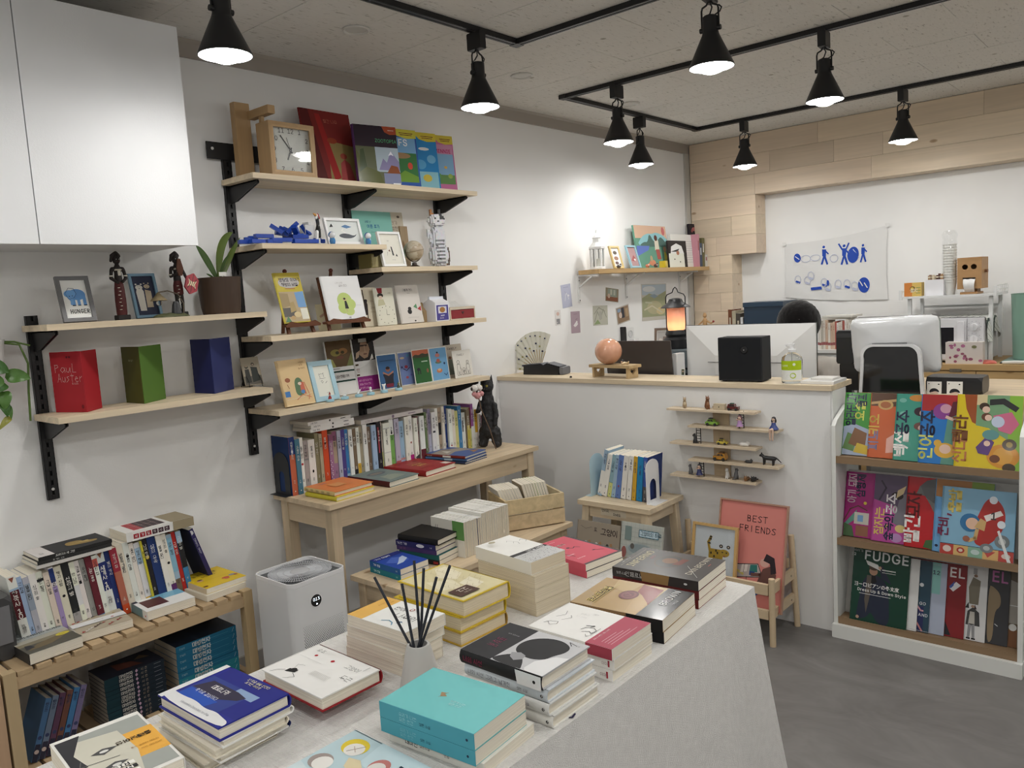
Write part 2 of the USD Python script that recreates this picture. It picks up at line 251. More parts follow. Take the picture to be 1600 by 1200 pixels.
HAND={'P':[[(.15,0),(.15,1)],[(.1,.95),(.6,.95),(.7,.7),(.15,.5)]],'a':[[(.75,.55),(.4,.65),(.1,.3),(.4,0),(.75,.3),(.75,.6),(.85,0)]],'u':[[(.1,.6),(.15,.1),(.5,0),(.75,.6),(.8,0)]],'l':[[(.2,1.1),(.2,0),(.75,0)]],'A':[[(0,0),(.4,1),(.8,0)],[(.15,.4),(.7,.4)]],'s':[[(.7,.65),(.2,.6),(.6,.3),(.1,0)]],'t':[[(.4,1),(.4,0)],[(.05,.75),(.8,.75)]],'e':[[(.1,.35),(.7,.4),(.4,.65),(.1,.3),(.4,0),(.8,.1)]],'r':[[(.2,.65),(.2,0)],[(.2,.4),(.7,.65)]],'B':[[(.1,0),(.1,1),(.55,.9),(.55,.6),(.1,.55)],[(.1,.55),(.65,.4),(.6,.05),(.1,0)]],'E':[[(.7,1),(.1,1),(.1,0),(.7,0)],[(.1,.5),(.6,.5)]],'S':[[(.7,.9),(.4,1),(.1,.8),(.6,.35),(.6,.1),(.3,0),(.05,.12)]],'T':[[(0,1),(.75,1)],[(.38,1),(.38,0)]],'F':[[(.7,1),(.1,1),(.1,0)],[(.1,.5),(.6,.5)]],'R':[[(.1,0),(.1,1),(.6,.9),(.6,.6),(.1,.5),(.7,0)]],'I':[[(.3,0),(.3,1)]],'N':[[(.1,0),(.1,1),(.7,0),(.7,1)]],'D':[[(.1,0),(.1,1),(.55,.85),(.7,.5),(.5,.1),(.1,0)]],'M':[[(.05,0),(.15,1),(.4,.4),(.65,1),(.8,0)]],'H':[[(.1,0),(.1,1)],[(.65,0),(.65,1)],[(.1,.5),(.65,.5)]],'U':[[(.1,1),(.1,.2),(.35,0),(.6,.2),(.6,1)]],'G':[[(.7,.85),(.4,1),(.1,.5),(.4,0),(.7,.2),(.7,.45),(.45,.45)]],' ':[]}
def stroke_mesh(lines,w):
 V,F,n=[],[],0
 for st in lines:
  p=np.asarray(st,float)
  for a,b in zip(p[:-1],p[1:]):
   d=b-a;L=norm(d)
   if L<1e-6:continue
   d/=L;e=AR([-d[1],d[0]])*w/2;a2,b2=a-d*w*.4,b+d*w*.4
   V+=[a2-e,b2-e,b2+e,a2+e];F+=[(n,n+1,n+2),(n,n+2,n+3)];n+=4
 return AR(V).reshape(-1,2),AR(F,int).reshape(-1,3)
_glyphs={}
def glyph(ch,wt,hand):
 k=(ch,wt,hand)
 if k not in _glyphs:
  if hand and ch in HAND:_glyphs[k]=(*stroke_mesh(HAND[ch],wt),.95)
  elif 0xAC00<=ord(ch)<0xAC00+11172:_glyphs[k]=(*stroke_mesh(hangul(ch),wt),1.05)
  elif ch in KANA:_glyphs[k]=(*stroke_mesh(KANA[ch],wt),1.05)
  elif ch==' ':_glyphs[k]=(np.zeros((0,2)),np.zeros((0,3),int),.4)
  else:
   t=meshkit.text_mesh(ch,1.0,0.01,wt>.12);keep=t.face_normals[:,2]>.5;f=AR(t.faces)[keep]
   u,inv=np.unique(f,return_inverse=True);v=AR(t.vertices)[u][:,:2]
   _glyphs[k]=(v,inv.reshape(-1,3),v[:,0].max()+.10)
 return _glyphs[k]
def text2d(text,h,wt=.1,hand=False,vertical=False,stack=False):
 V,F,n,x,y=[],[],0,0.0,0.0
 for ch in text:
  v,f,adv=glyph(ch,wt,hand)
  if stack:
   if len(v):V.append(np.column_stack([x+1-v[:,1],v[:,0]])*h);F.append(f+n);n+=len(v)
   x+=1.12 if ch!=' ' else .5
   continue
  if len(v):V.append((v+(x,y))*h);F.append(f+n);n+=len(v)
  if vertical:y-=1.12 if ch!=' ' else .5
  else:x+=adv
 if not V:return np.zeros((0,2)),np.zeros((0,3),int),0
 return np.vstack(V),np.vstack(F),x*h
def shape2d(item,w,h):
 """One printed shape -> (2-D vertices in metres on a w x h face, triangles, colour)."""
 k=item[0]
 if k=='r':
  _,x,y,a,b,c=item[:6];v=AR([(0,0),(a*w,0),(a*w,b*h),(0,b*h)]);v=v+(x*w,y*h);return v,AR([(0,1,2),(0,2,3)]),c
 if k=='e':
  _,x,y,a,b,c=item[:6];t=np.arange(20)*2*np.pi/20;v=np.stack([(x+a*np.cos(t))*w,y*h+b*w*np.sin(t)],1);return v,AR([(0,i,i+1)for i in range(1,19)]),c
 if k=='p':
  pts=AR(item[1],float)*(w,h)
  for _ in range(2 if len(pts)>6 else 0):q=np.roll(pts,-1,0);pts=np.stack([pts*.75+q*.25,pts*.25+q*.75],1).reshape(-1,2)
  v,f=trimesh.creation.triangulate_polygon(Polygon(pts).buffer(0)if Polygon(pts).buffer(0).geom_type=='Polygon' else Polygon(pts).convex_hull,engine='earcut');return AR(v),AR(f),item[2]
 if k=='l':
  v,f=stroke_mesh([AR(item[1],float)*(w,h)],item[2]*w);return v,f,item[3]
 if k=='t':
  _,s,x,y,hh,c=item[:6];o=item[6]if len(item)>6 else{}
  v,f,L=text2d(s,hh*h,o.get('wt',.1),o.get('hand',False),o.get('vert',False),o.get('stack',False))
  if not o.get('vert')and not o.get('stack')and o.get('rot',0)in(0,90)and L>0:
   room=(.985-x)*w if o.get('rot',0)==0 else(.985-y)*h
   if o.get('al')=='c':room=1.9*(min(x,1-x)*w if o.get('rot',0)==0 else min(y,1-y)*h)
   if L>room>0:v=v*(room/L,1);L=room
  if o.get('al')=='c':v=v-(L/2,0)
  if 'sx' in o:v=v*(o['sx'],1)
  a=radians(o.get('rot',0));v=v@AR([[cos(a),sin(a)],[-sin(a),cos(a)]]);return v+(x*w,y*h),f,c
def printed(art,w,h,T=None,z=0.0,rot=0,lift=0.00018):
 """Flat print on a w x h face, as an MB; each colour lies a hair above the one before."""
 mb=MB();i=0
 for it in art:
  a,b=(h,w)if rot in(90,270)else(w,h)
  v,f,c=shape2d(it,a,b)
  if not len(f):continue
  if rot==180:v=np.stack([w-v[:,0],h-v[:,1]],1)
  elif rot==90:v=np.stack([w-v[:,1],v[:,0]],1)
  elif rot==270:v=np.stack([v[:,1],h-v[:,0]],1)
  p=np.column_stack([v,np.full(len(v),z+lift+i*0.00007)])
  n=np.cross(p[f[:,1]]-p[f[:,0]],p[f[:,2]]-p[f[:,0]])[:,2];f=np.where(n[:,None]<0,f[:,::-1],f)
  mb.add((p,f),c,None,T);i+=1
 return mb
# --- books
W_=(.82,.81,.78);CREAM=(.78,.72,.60);PAGE=(.80,.755,.655);K_=(.02,.02,.022);NAVY=(.02,.03,.11);RED=(.5,.02,.025)
def book(name,label,T,w,h,t,cover,spine=None,art=(),sart=(),hard=False,pages=PAGE,group=None,mat='print',rot=0,parts=True,back=None):
 """Lies in its own frame: spine along x = 0, height along y, front cover up at z = t. Parts: cover, pages, cover_print, spine_print."""
 o=thing(name,label,'book',T,group);spine=spine or cover;b=.0024 if hard else .0007;ins=.0035 if hard else .0004
 c=MB();c.box((0.001,0,t-b),(w,h,t),cover);c.box((0.001,0,0),(w,h,b),back or cover)
 if hard:
  a=np.linspace(-1,1,7);prof=[(-.0045*(1-k*k)+.0005,t/2+k*t/2)for k in a];inner=[(x+.002,z)for x,z in prof[::-1]]
  pl=trimesh.creation.extrude_polygon(Polygon(prof+inner),h,engine='earcut');Tp=AR([[1,0,0,0],[0,0,-1,h],[0,1,0,0],[0,0,0,1.0]])
  c.add(pl,spine,40,Tp)
 else:c.box((0,0,0),(.0012,h,t),spine)
 c.build('cover',mat,o)
 g=MB();g.box((.0018,ins,b),(w-ins,h-ins,t-b),pages);g.build('pages','pages',o)
 if art:
  p=printed(art,w,h,None,t,rot)
  if not p.empty():p.build('cover_print',mat,o)
 if sart:
  x0=-.0042 if hard else-.0001
  Ts=AR([[0,0,-1,x0],[-1,0,0,h],[0,1,0,0],[0,0,0,1.0]])
  p=printed(sart,h,t,Ts,0)
  if not p.empty():p.build('spine_print',mat,o)
 return o
def spine_title(text,col,x=.1,size=.5,wt=.1,extra=()):
 return[*extra,('t',text,x,(1-size)/2,size,col,{'wt':wt})]
def lying(q,z,up=True):
 """Pose and size of a book lying with its top face's corners at (left, far, right, near) of the photograph, at height z. up: its spine side faces the viewer."""
 L,F,Rr,N=(onz(*p,z)for p in q);x,y=(F-L)+(Rr-N),(L-N)+(F-Rr);c=(L+F+Rr+N)/4
 w,h=norm(x)/2,norm(y)/2
 if not up:x,y=-x,-y
 u=x/norm(x);v=np.cross((0,0,1.0),u);return c,u,v,w,h
def lay(q,z,t,up=True,size=None,dx=0,dy=0,turn=0):
 c,u,v,w,h=lying(q,z,up)
 if size:w,h=size
 if turn:
  a=radians(turn);u=u*cos(a)+v*sin(a);v=np.cross((0,0,1.0),u)
 o=c+u*dx+v*dy-u*w/2-v*h/2;o[2]=z-t
 return frame(o,u,v),w,h
def standing(bl,br,top,lean=10,t=.015):
 """Pose of a book or card that stands face out with its lower front edge from bl to br and its upper left corner at row top[1]; it leans back."""
 bl,br=np.asarray(bl,float),np.asarray(br,float);u=br-bl;w=norm(u);u/=w
 n=np.cross(u,(0,0,1.0));a=radians(lean);v=AR([0,0,1.0])*cos(a)-n*sin(a);nn=np.cross(u,v)
 p=solve_line(bl,v,py=top);h=norm(p-bl);o=bl-nn*t;o[2]+=max(0,t*nn[2]);return frame(o,u,v),w,h
# === the room
X1,Y0,Y1,ZC=4.6,-1.6,5.57,2.465
WHITE=(.84,.84,.83)
def slab(name,lo,hi,col,mat='wall',parent=None):
 b=MB().box(lo,hi,col);o=b.build(name,mat,parent)
 if parent is None:structure(o)
 return o
slab('wall_left',(-.1,Y0,0),(0,Y1+.1,ZC+.03),WHITE)
slab('wall_back',(0,Y1,0),(X1,Y1+.1,ZC+.03),WHITE)
slab('wall_right',(X1,Y0,0),(X1+.1,Y1+.1,ZC+.03),WHITE)
slab('wall_front',(0,Y0-.1,0),(X1,Y0,ZC+.03),WHITE)
slab('floor',(0,Y0,-.08),(X1,Y1,0),(.2,.2,.2),'floor')
ceil=UsdGeom.Xform.Define(stage,'/World/ceiling').GetPrim();structure(ceil)
slab('ceiling_slab',(0,Y0,ZC+.012),(X1,Y1,ZC+.08),(.35,.34,.32),'matte',ceil)
for j in range(24):
 y=Y0+j*.3
 for i in range(-1,8):
  x0,x1=max(0,i*.6+.3*(j%2)),min(X1,i*.6+.6+.3*(j%2));y1=min(Y1,y+.3)
  if x1-x0<.05 or y1-y<.02 or y<-.4:continue
  dz=uni(0,.0012);b=MB().box((x0+.0009,y+.0009,ZC+dz),(x1-.0009,y1-.0009,ZC+.012),(.6,.6,.6),.0012);b.build('tile','ceiling',ceil)
slab('ceiling_margin',(0,Y0,ZC),(X1,-.4,ZC+.012),(.6,.6,.6),'ceiling',ceil)
b=MB().prism([(0,2.400),(.012,2.400),(.014,2.452),(.022,2.465),(0,2.465)],0,5.405-Y0,(.36,.325,.285),AR([[1,0,0,0],[0,0,-1,5.405],[0,1,0,0],[0,0,0,1.0]]))
structure(b.build('trim_1','satin'))
b=MB().box((0,5.345,1.02),(.016,5.402,2.40),(.50,.485,.45),.003);structure(b.build('trim_2','satin'))
b=MB().box((0,Y0,0),(.012,3.19,.075),(.42,.40,.37),.003);structure(b.build('baseboard_left','satin'))
clad=UsdGeom.Xform.Define(stage,'/World/wall_cladding').GetPrim();structure(clad)
BIRCH=(.68,.56,.42)
def plank(x0,x1,z0,z1):
 k=uni(.9,1.07);b=MB().box((x0+.0006,5.405+uni(0,.0008),z0+.0006),(x1-.0006,5.569,z1-.0006),(BIRCH[0]*k,BIRCH[1]*k*uni(.985,1.01),BIRCH[2]*k),.0012);b.build('plank','fine_x',clad)
rows=[(2.329,2.463),(2.191,2.329),(2.053,2.191)]
for(z0,z1),cuts in zip(rows,([.017,.95,1.9,2.7,3.6,X1],[.017,.62,1.05,1.35,2.3,3.3,X1],[.017,.51,1.28,2.2,3.1,4.0,X1])):
 for a,c in zip(cuts,cuts[1:]):plank(a,c,z0,z1)
for(z0,z1),cuts in zip([(1.918,2.053),(1.784,1.918),(1.65,1.784)],([.017,.513],[.017,.33,.513],[.017,.21,.513])):
 for a,c in zip(cuts,cuts[1:]):plank(a,c,z0,z1)
z=1.65;k=0
while z>.05:
 cuts=[.017,.23,.325]if k%2==0 else[.017,.14,.325]
 for a,c in zip(cuts,cuts[1:]):plank(a,c,max(0,z-.134),z)
 z-=.134;k+=1
b=MB()
# --- counter
PINE=(.62,.49,.33);PINE_L=(.70,.58,.41);BEECH=(.50,.36,.21);BLACK=(.012,.012,.013)
ct=thing('reception_counter','white half-height reception counter with a pale wooden top board','counter')
b=MB().box((.001,3.2,0),(1.775,3.36,1.0),(.78,.78,.77),.002);b.build('body','wall',ct)
b=MB().box((.001,3.188,1.0),(1.783,3.43,1.021),PINE_L,.002);b.build('top_board','wood_x',ct)
b=MB().box((1.7755,3.205,0),(1.782,3.36,.998),(.80,.80,.79),.001);b.build('end_panel','satin',ct)
desk=thing('desk','long desk hidden behind the white reception counter','desk')
b=MB().box((.05,3.45,.715),(1.72,4.05,.74),PINE,.002);b.build('desk_top','wood_x',desk)
for x in(.08,1.69):
 for y in(3.5,4.0):
  b=MB().box((x-.02,y-.02,0),(x+.02,y+.02,.715),(.7,.7,.7),.003);b.build('leg','satin',desk)
# --- track lighting
def track(pts,label):
 t=thing('lighting_track',label,'lighting track')
 for(a,c)in zip(pts,pts[1:]):
  lo,hi=np.minimum(a,c),np.maximum(a,c);alongx=hi[0]-lo[0]>hi[1]-lo[1]
  b=MB();e=.017
  b.box((lo[0]-e,lo[1]-e,ZC-.019),(hi[0]+e,hi[1]+e,ZC-.0005),BLACK,.002);rail=b.build('rail','blackmetal',t)
  b=MB();g=.0045
  for s in(-.010,.010):
   if alongx:b.box((lo[0],lo[1]+s-g,ZC-.0205),(hi[0],lo[1]+s+g,ZC-.0188),(.03,.03,.032))
   else:b.box((lo[0]+s-g,lo[1],ZC-.0205),(lo[0]+s+g,hi[1],ZC-.0188),(.03,.03,.032))
  b.build('contact_strip','satin',rail)
 for p in pts[1:-1]:
  b=MB().box((p[0]-.021,p[1]-.021,ZC-.0215),(p[0]+.021,p[1]+.021,ZC-.001),BLACK,.003);b.build('corner_joint','satin',t)
track([(4.2,-.75),(.78,-.75),(.78,2.568),(4.2,2.568)],'black ceiling track with one corner, the nearer of the two tracks')
track([(4.2,3.44),(.36,3.44),(.36,4.865),(4.2,4.865)],'black U-shaped ceiling track close to the wood-clad back wall')
track([(2.65,.1),(2.65,1.9)],'straight black ceiling track over the aisle, out of view')
track([(3.6,.1),(3.6,1.9)],'straight black ceiling track farthest along the aisle, out of view')
def lamp_geo(o):
 b=MB().box((-.016,-.034,-.062),(.016,.034,0),BLACK,.003);b.build('track_adapter','blackmetal',o)
 b=MB()
 for s in(-1,1):b.tube([(s*.004,0,-.062),(s*.012,0,-.072),(s*.026,0,-.078),(s*.029,0,-.088),(s*.029,0,-.150)],.0032,BLACK,6)
 b.build('bracket','blackmetal',o)
 b=MB().tube([(.0,0,-.062),(.006,.004,-.080),(-.004,.010,-.098),(-.020,.006,-.106),(.0,.0,-.114),(.034,0,-.100),(.040,0,-.088),(.030,.002,-.078)],.0026,BLACK,6);b.build('cable','satin',o)
 b=MB().lathe([(.001,-.108),(.021,-.108),(.0255,-.112),(.0255,-.158),(.029,-.170),(.0755,-.271),(.0755,-.274),(.0735,-.274),(.026,-.172),(.0235,-.158),(.001,-.15)],BLACK,36);b.build('shade','blackmetal',o)
 b=MB().lathe([(.0275,-.1745),(.0735,-.2737),(.0729,-.2737),(.0265,-.176)],(.55,.55,.55),36);b.build('shade_lining','satin',o)
 for s in(-1,1):
  b=MB().cyl((s*.024,0,-.150),(s*.036,0,-.150),.0085,BLACK,12);b.build('knob','satin',o)
 b=MB().lathe([(.013,-.16),(.014,-.205),(.030,-.238),(.047,-.252)],(.75,.75,.75),24);b.build('bulb_neck','satin',o)
 b=MB().lathe([(.0475,-.252),(.0495,-.260),(.049,-.268),(.044,-.279),(.034,-.287),(.018,-.293),(.0005,-.2945)],(1,1,1),28);b.build('bulb','bulb',o)
LAMPS=[(.78,2.328,'pair','black cone spotlight hanging over the clock and the top wall shelf'),(.68,3.44,0,'black cone spotlight nearest the inner corner of the U-shaped track'),(1.687,3.44,0,'black cone spotlight on the U-shaped track in line above the hand sanitizer'),(.36,4.168,1,'black cone spotlight on the short crosswise arm of the U-shaped track'),(.688,4.865,0,'black cone spotlight in front of the wood cladding near its stepped corner'),(1.61,4.865,0,'black cone spotlight in front of the wood cladding above the printed wall cloth'),(1.62,2.568,0,'large black cone spotlight on the nearer track, cut by the picture top'),(.78,1.271,1,'black cone spotlight beside the white wall cabinet, cut by the picture top'),(.78,.25,1,'black cone spotlight out of view above the wall cabinet'),(2.62,2.568,0,'black cone spotlight out of view on the nearer track, middle one'),(3.6,2.568,0,'black cone spotlight out of view on the nearer track, far one'),(2.75,3.44,0,'black cone spotlight out of view on the U-shaped track'),(2.6,4.865,0,'black cone spotlight out of view along the back wall'),(3.6,4.865,0,'black cone spotlight out of view at the far end along the back wall')]+[(x,y,0,f'black cone spotlight out of view behind the camera, {w}')for x,y,w in((.9,-.75,'first in its row'),(1.75,-.75,'second in its row'),(2.6,-.75,'third in its row'),(3.5,-.75,'fourth in its row'),(2.65,.45,'above the photographer'),(2.65,1.55,'over the aisle'),(3.6,.45,'far aisle first'),(3.6,1.55,'far aisle second'))]
first=None
for x,y,r,lab in LAMPS:
 T=Tm(x,y,ZC-.020)@Rm('z',90 if r else uni(-8,8))
 if first is None:first=thing('track_spotlight',lab,'spotlight',T,'cone spotlights on the ceiling tracks');lamp_geo(first)
 else:copy_of(first,T,lab)
 L=UsdLux.DiskLight.Define(stage,numbered('/World','lamp_light'));L.CreateRadiusAttr(.042);L.CreateIntensityAttr(LAMP_INTENSITY);L.CreateColorAttr(Gf.Vec3f(*LAMP_COLOUR));UsdGeom.Xformable(L).AddTranslateOp().Set((x,y,ZC-.318))
for(px,py),lab in(((556,46),'small round white ceiling cap near the cabinet side'),((815,118),'small round white ceiling cap between the two tracks'),((985,162),'small round white ceiling cap inside the U-shaped track')):
 p=onz(px,py,ZC);o=thing('ceiling_cap',lab,'ceiling fitting',Tm(*p),'round caps in the ceiling tiles')
 b=MB().lathe([(.052,0),(.052,-.004),(.046,-.007),(.040,-.003),(.040,-.0015),(.0005,-.0015)],(.60,.59,.56),28);b.build('ring','satin',o)
# --- white wall cabinet
cb=thing('wall_cabinet','white two-door wall cabinet hanging high beside the shelves','cabinet')
b=MB().box((.002,.40,1.684),(.330,1.362,2.375),(.74,.74,.74),.001);b.build('body','satin',cb)
for a,c in((.40,.8795),(.8825,1.3635)):
 b=MB().box((.3315,a,1.679),(.350,c,2.378),(.80,.81,.82),.0015);b.build('door','wall',cb)
# --- wall shelf system
def upright(y,z0,z1,lab):
 o=thing('shelf_upright',lab,'shelf upright')
 b=MB();w=.0165;b.box((.0005,y-w,z0),(.004,y+w,z1),BLACK,.0006)
 for s in(-1,1):b.box((.0005,y+s*w-.0012,z0),(.016,y+s*w+.0012,z1),BLACK)
 b.box((.0135,y-w,z0),(.016,y-.004,z1),BLACK);b.box((.0135,y+.004,z0),(.016,y+w,z1),BLACK)
 z=z0
 while z<z1-.01:b.box((.0135,y-.005,z),(.016,y+.005,min(z1,z+.016)),BLACK);z+=.032
 b.build('channel','blackmetal',o)
 b=MB().cyl((.0155,y,z0+.035),(.0178,y,z0+.035),.005,(.5,.5,.48),10);b.build('screw','satin',o,'pale screw head')
upright(.945,.868,1.478,'black slotted shelf upright nearest the trailing plant')
upright(1.695,.876,2.10,'tall black slotted shelf upright between the two shelf groups')
upright(2.258,.876,2.10,'black slotted shelf upright behind the shelf of framed bunny drawing')
upright(2.815,.876,2.10,'black slotted shelf upright nearest the counter end of the shelves')
o=thing('mounting_rail','flat black mounting rail on the wall behind the clock','rail')
b=MB().box((.0165,1.612,2.036),(.021,2.86,2.100),BLACK,.001);b.build('strip','blackmetal',o)
b=MB().cyl((.0205,1.635,2.075),(.0225,1.635,2.075),.006,(.6,.6,.58),12);b.build('screw','satin',o,'pale screw head')
def shelf(z,y0,y1,ups,lab,d=.236):
 """A board with its brackets; z is the top of the board."""
 o=thing('wall_shelf',lab,'shelf');k=uni(.95,1.04);t=.020
 b=MB().box((.018,y0,z-t),(d,y1,z),tuple(c*k for c in PINE_L),.0015);b.build('board','wood_y',o)
 for u in ups:
  b=MB();poly=[(.0162,-t-.0005),(d-.030,-t-.0005),(d-.024,-t-.006),(d-.026,-t-.013),(.060,-t-.062),(.0162,-t-.066)]
  Tb=AR([[1,0,0,0],[0,0,1,u-.005],[0,1,0,z],[0,0,0,1.0]]);b.prism(poly,0,.0035,BLACK,Tb);b.prism(poly,.0075,.011,BLACK,Tb);b.box((.0165,u-.005,z-t-.005),(d-.032,u+.006,z-t-.0005),BLACK);b.build('bracket','blackmetal',o)
ZT,ZB2,ZB3,ZB4,ZB5,ZLU,ZLL=1.957,1.699,1.605,1.352,1.066,1.447,1.158
shelf(ZT,1.661,2.864,(1.695,2.258,2.815),'topmost pine wall shelf carrying the clock and tall picture books',.240)
shelf(ZB2,1.667,2.266,(1.695,2.258),'short pine wall shelf carrying the blue wooden blocks',.250)
shelf(ZB3,2.236,2.832,(2.258,2.815),'short pine wall shelf carrying the globe and block cat',.242)
shelf(ZB4,1.681,2.884,(1.695,2.258,2.815),'long pine wall shelf with two small easels on it',.230)
shelf(ZB5,1.682,2.879,(1.695,2.258,2.815),'lowest long pine wall shelf with postcards and tiny figurines',.234)
shelf(ZLU,.912,1.672,(.945,1.67),'pine wall shelf under the white cabinet with carved statues',.232)
shelf(ZLL,.915,1.672,(.945,1.67),'pine wall shelf holding the red, green and blue open covers',.225)
# --- benches, stool, slatted rack
def legged(o,x0,x1,y0,y1,z,t,leg,apron,col,axis='wood_y'):
 b=MB().box((x0,y0,z-t),(x1,y1,z),col,.002);b.build('top',axis,o)
 for i,(x,y)in enumerate(((x0+.02,y0+.02),(x1-.02-leg,y0+.02),(x0+.02,y1-.02-leg),(x1-.02-leg,y1-.02-leg))):
  k=uni(.92,1.05);b=MB().box((x,y,0),(x+leg,y+leg,z-t),tuple(c*k for c in col),.002);b.build('leg','wood_z',o)
 e=.004
 for nm,lo,hi,mt in(('apron',(x1-.02-leg*.45,y0+.02+leg,z-t-apron),(x1-.02-e,y1-.02-leg,z-t),'wood_y'),('apron',(x0+.02+e,y0+.02+leg,z-t-apron),(x0+.02+leg*.45,y1-.02-leg,z-t),'wood_y'),('apron',(x0+.02+leg,y0+.02+e,z-t-apron),(x1-.02-leg,y0+.02+leg*.5,z-t),'wood_x'),('apron',(x0+.02+leg,y1-.02-leg*.5,z-t-apron),(x1-.02-leg,y1-.02-e,z-t),'wood_x')):
  b=MB().box(lo,hi,col,.0015);b.build(nm,mt,o)
bench=thing('pine_bench','tall pine table along the wall under the shelves, holding a book row','table')
legged(bench,.022,.402,1.755,3.022,.700,.020,.045,.085,PINE)
low=thing('low_pine_bench','low pine bench standing on the floor before the taller pine table','bench')
legged(low,.435,.760,1.80,2.80,.420,.020,.042,.07,PINE)
st=thing('step_stool','small pine stool against the counter with a row of slim books','stool')
b=MB().box((.728,2.885,.478),(1.112,3.182,.500),PINE_L,.003);b.build('seat','wood_x',st)
def splay(p,q,s,mat,par,nm='leg',col=PINE_L):
 p,q=np.asarray(p,float),np.asarray(q,float);d=q-p;u=AR([s[0],0,0]);v=AR([0,s[1],0]);V=[p+a*u/2+c*v/2 for a in(-1,1)for c in(-1,1)]+[q+a*u/2+c*v/2 for a in(-1,1)for c in(-1,1)]
 b=MB().add(trimesh.convex.convex_hull(AR(V)),col);b.build(nm,mat,par)
for sx,x in((-1,.765),(1,1.075)):
 for sy,y in((-1,2.915),(1,3.150)):splay((x,y,.478),(x+sx*.03,y+(sy*.03 if sy<0 else .01),0),(.036,.034),'wood_z',st)
for lo,hi in(((.783,2.903,.425),(1.057,2.918,.478)),((.783,3.147,.425),(1.057,3.162,.478))):
 b=MB().box(lo,hi,PINE_L,.0015);b.build('apron','wood_x',st)
for lo,hi in(((.755,2.932,.425),(.770,3.133,.478)),((1.070,2.932,.425),(1.085,3.133,.478)),((.735,2.94,.20),(.750,3.14,.235)),((1.09,2.94,.20),(1.105,3.14,.235))):
 b=MB().box(lo,hi,PINE_L,.0015);b.build('rail','wood_y',st)
nt=thing('paper_notice','strip of clear tape lettering stuck on the stool apron','notice')
Tn=frame((.845,2.9022,.440),(1,0,0),(0,0,1));b=MB().box((0,0,0),(.135,.03,.0004),(.66,.60,.48),0,Tn);b.build('tape','print',nt)
printed([('t','만지지',.05,.5,.42,K_,{'wt':.12}),('t','마세요',.5,.1,.42,K_,{'wt':.12})],.135,.03,Tn,.0004).build('lettering','print',nt)
def slatted(o,x0,x1,y0,y1,ztop,zlow,n,leg=.034):
 col=BEECH
 for(x,y)in((x0,y0),(x1-leg,y0),(x0,y1-leg),(x1-leg,y1-leg)):
  b=MB().box((x,y,0),(x+leg,y+leg,ztop+.004),tuple(c*uni(.95,1.05)for c in col),.002);b.build('post','fine_z',o)
 for z in(ztop,zlow):
  for x in(x0+.004,x1-.026):
   b=MB().box((x,y0+leg,z-.052),(x+.022,y1-leg,z-.014),col,.0015);b.build('rail','fine_y',o)
  for y in(y0+.004,y1-.026):
   b=MB().box((x0+leg,y,z-.052),(x1-leg,y+.022,z),col,.0015);b.build('end_rail','fine_x',o)
  p=(y1-y0-2*leg)/n
  for i in range(n):
   k=uni(.93,1.05);a=y0+leg+i*p+.004;b=MB().box((x0+.006,a,z-.0138),(x1-.003,a+p-.011,z-.0005),tuple(c*k for c in col),.002);b.build('slat','fine_x',o)
sl=thing('slatted_bench_shelf','slatted beech bench shelf with a row of leaning books on top','shelf unit')
slatted(sl,.015,.318,.655,1.452,.450,.135,14)
s2=thing('slatted_bench_shelf','second slatted beech bench shelf, mostly beyond the picture edge','shelf unit')
slatted(s2,.015,.318,.10,.648,.450,.135,10)
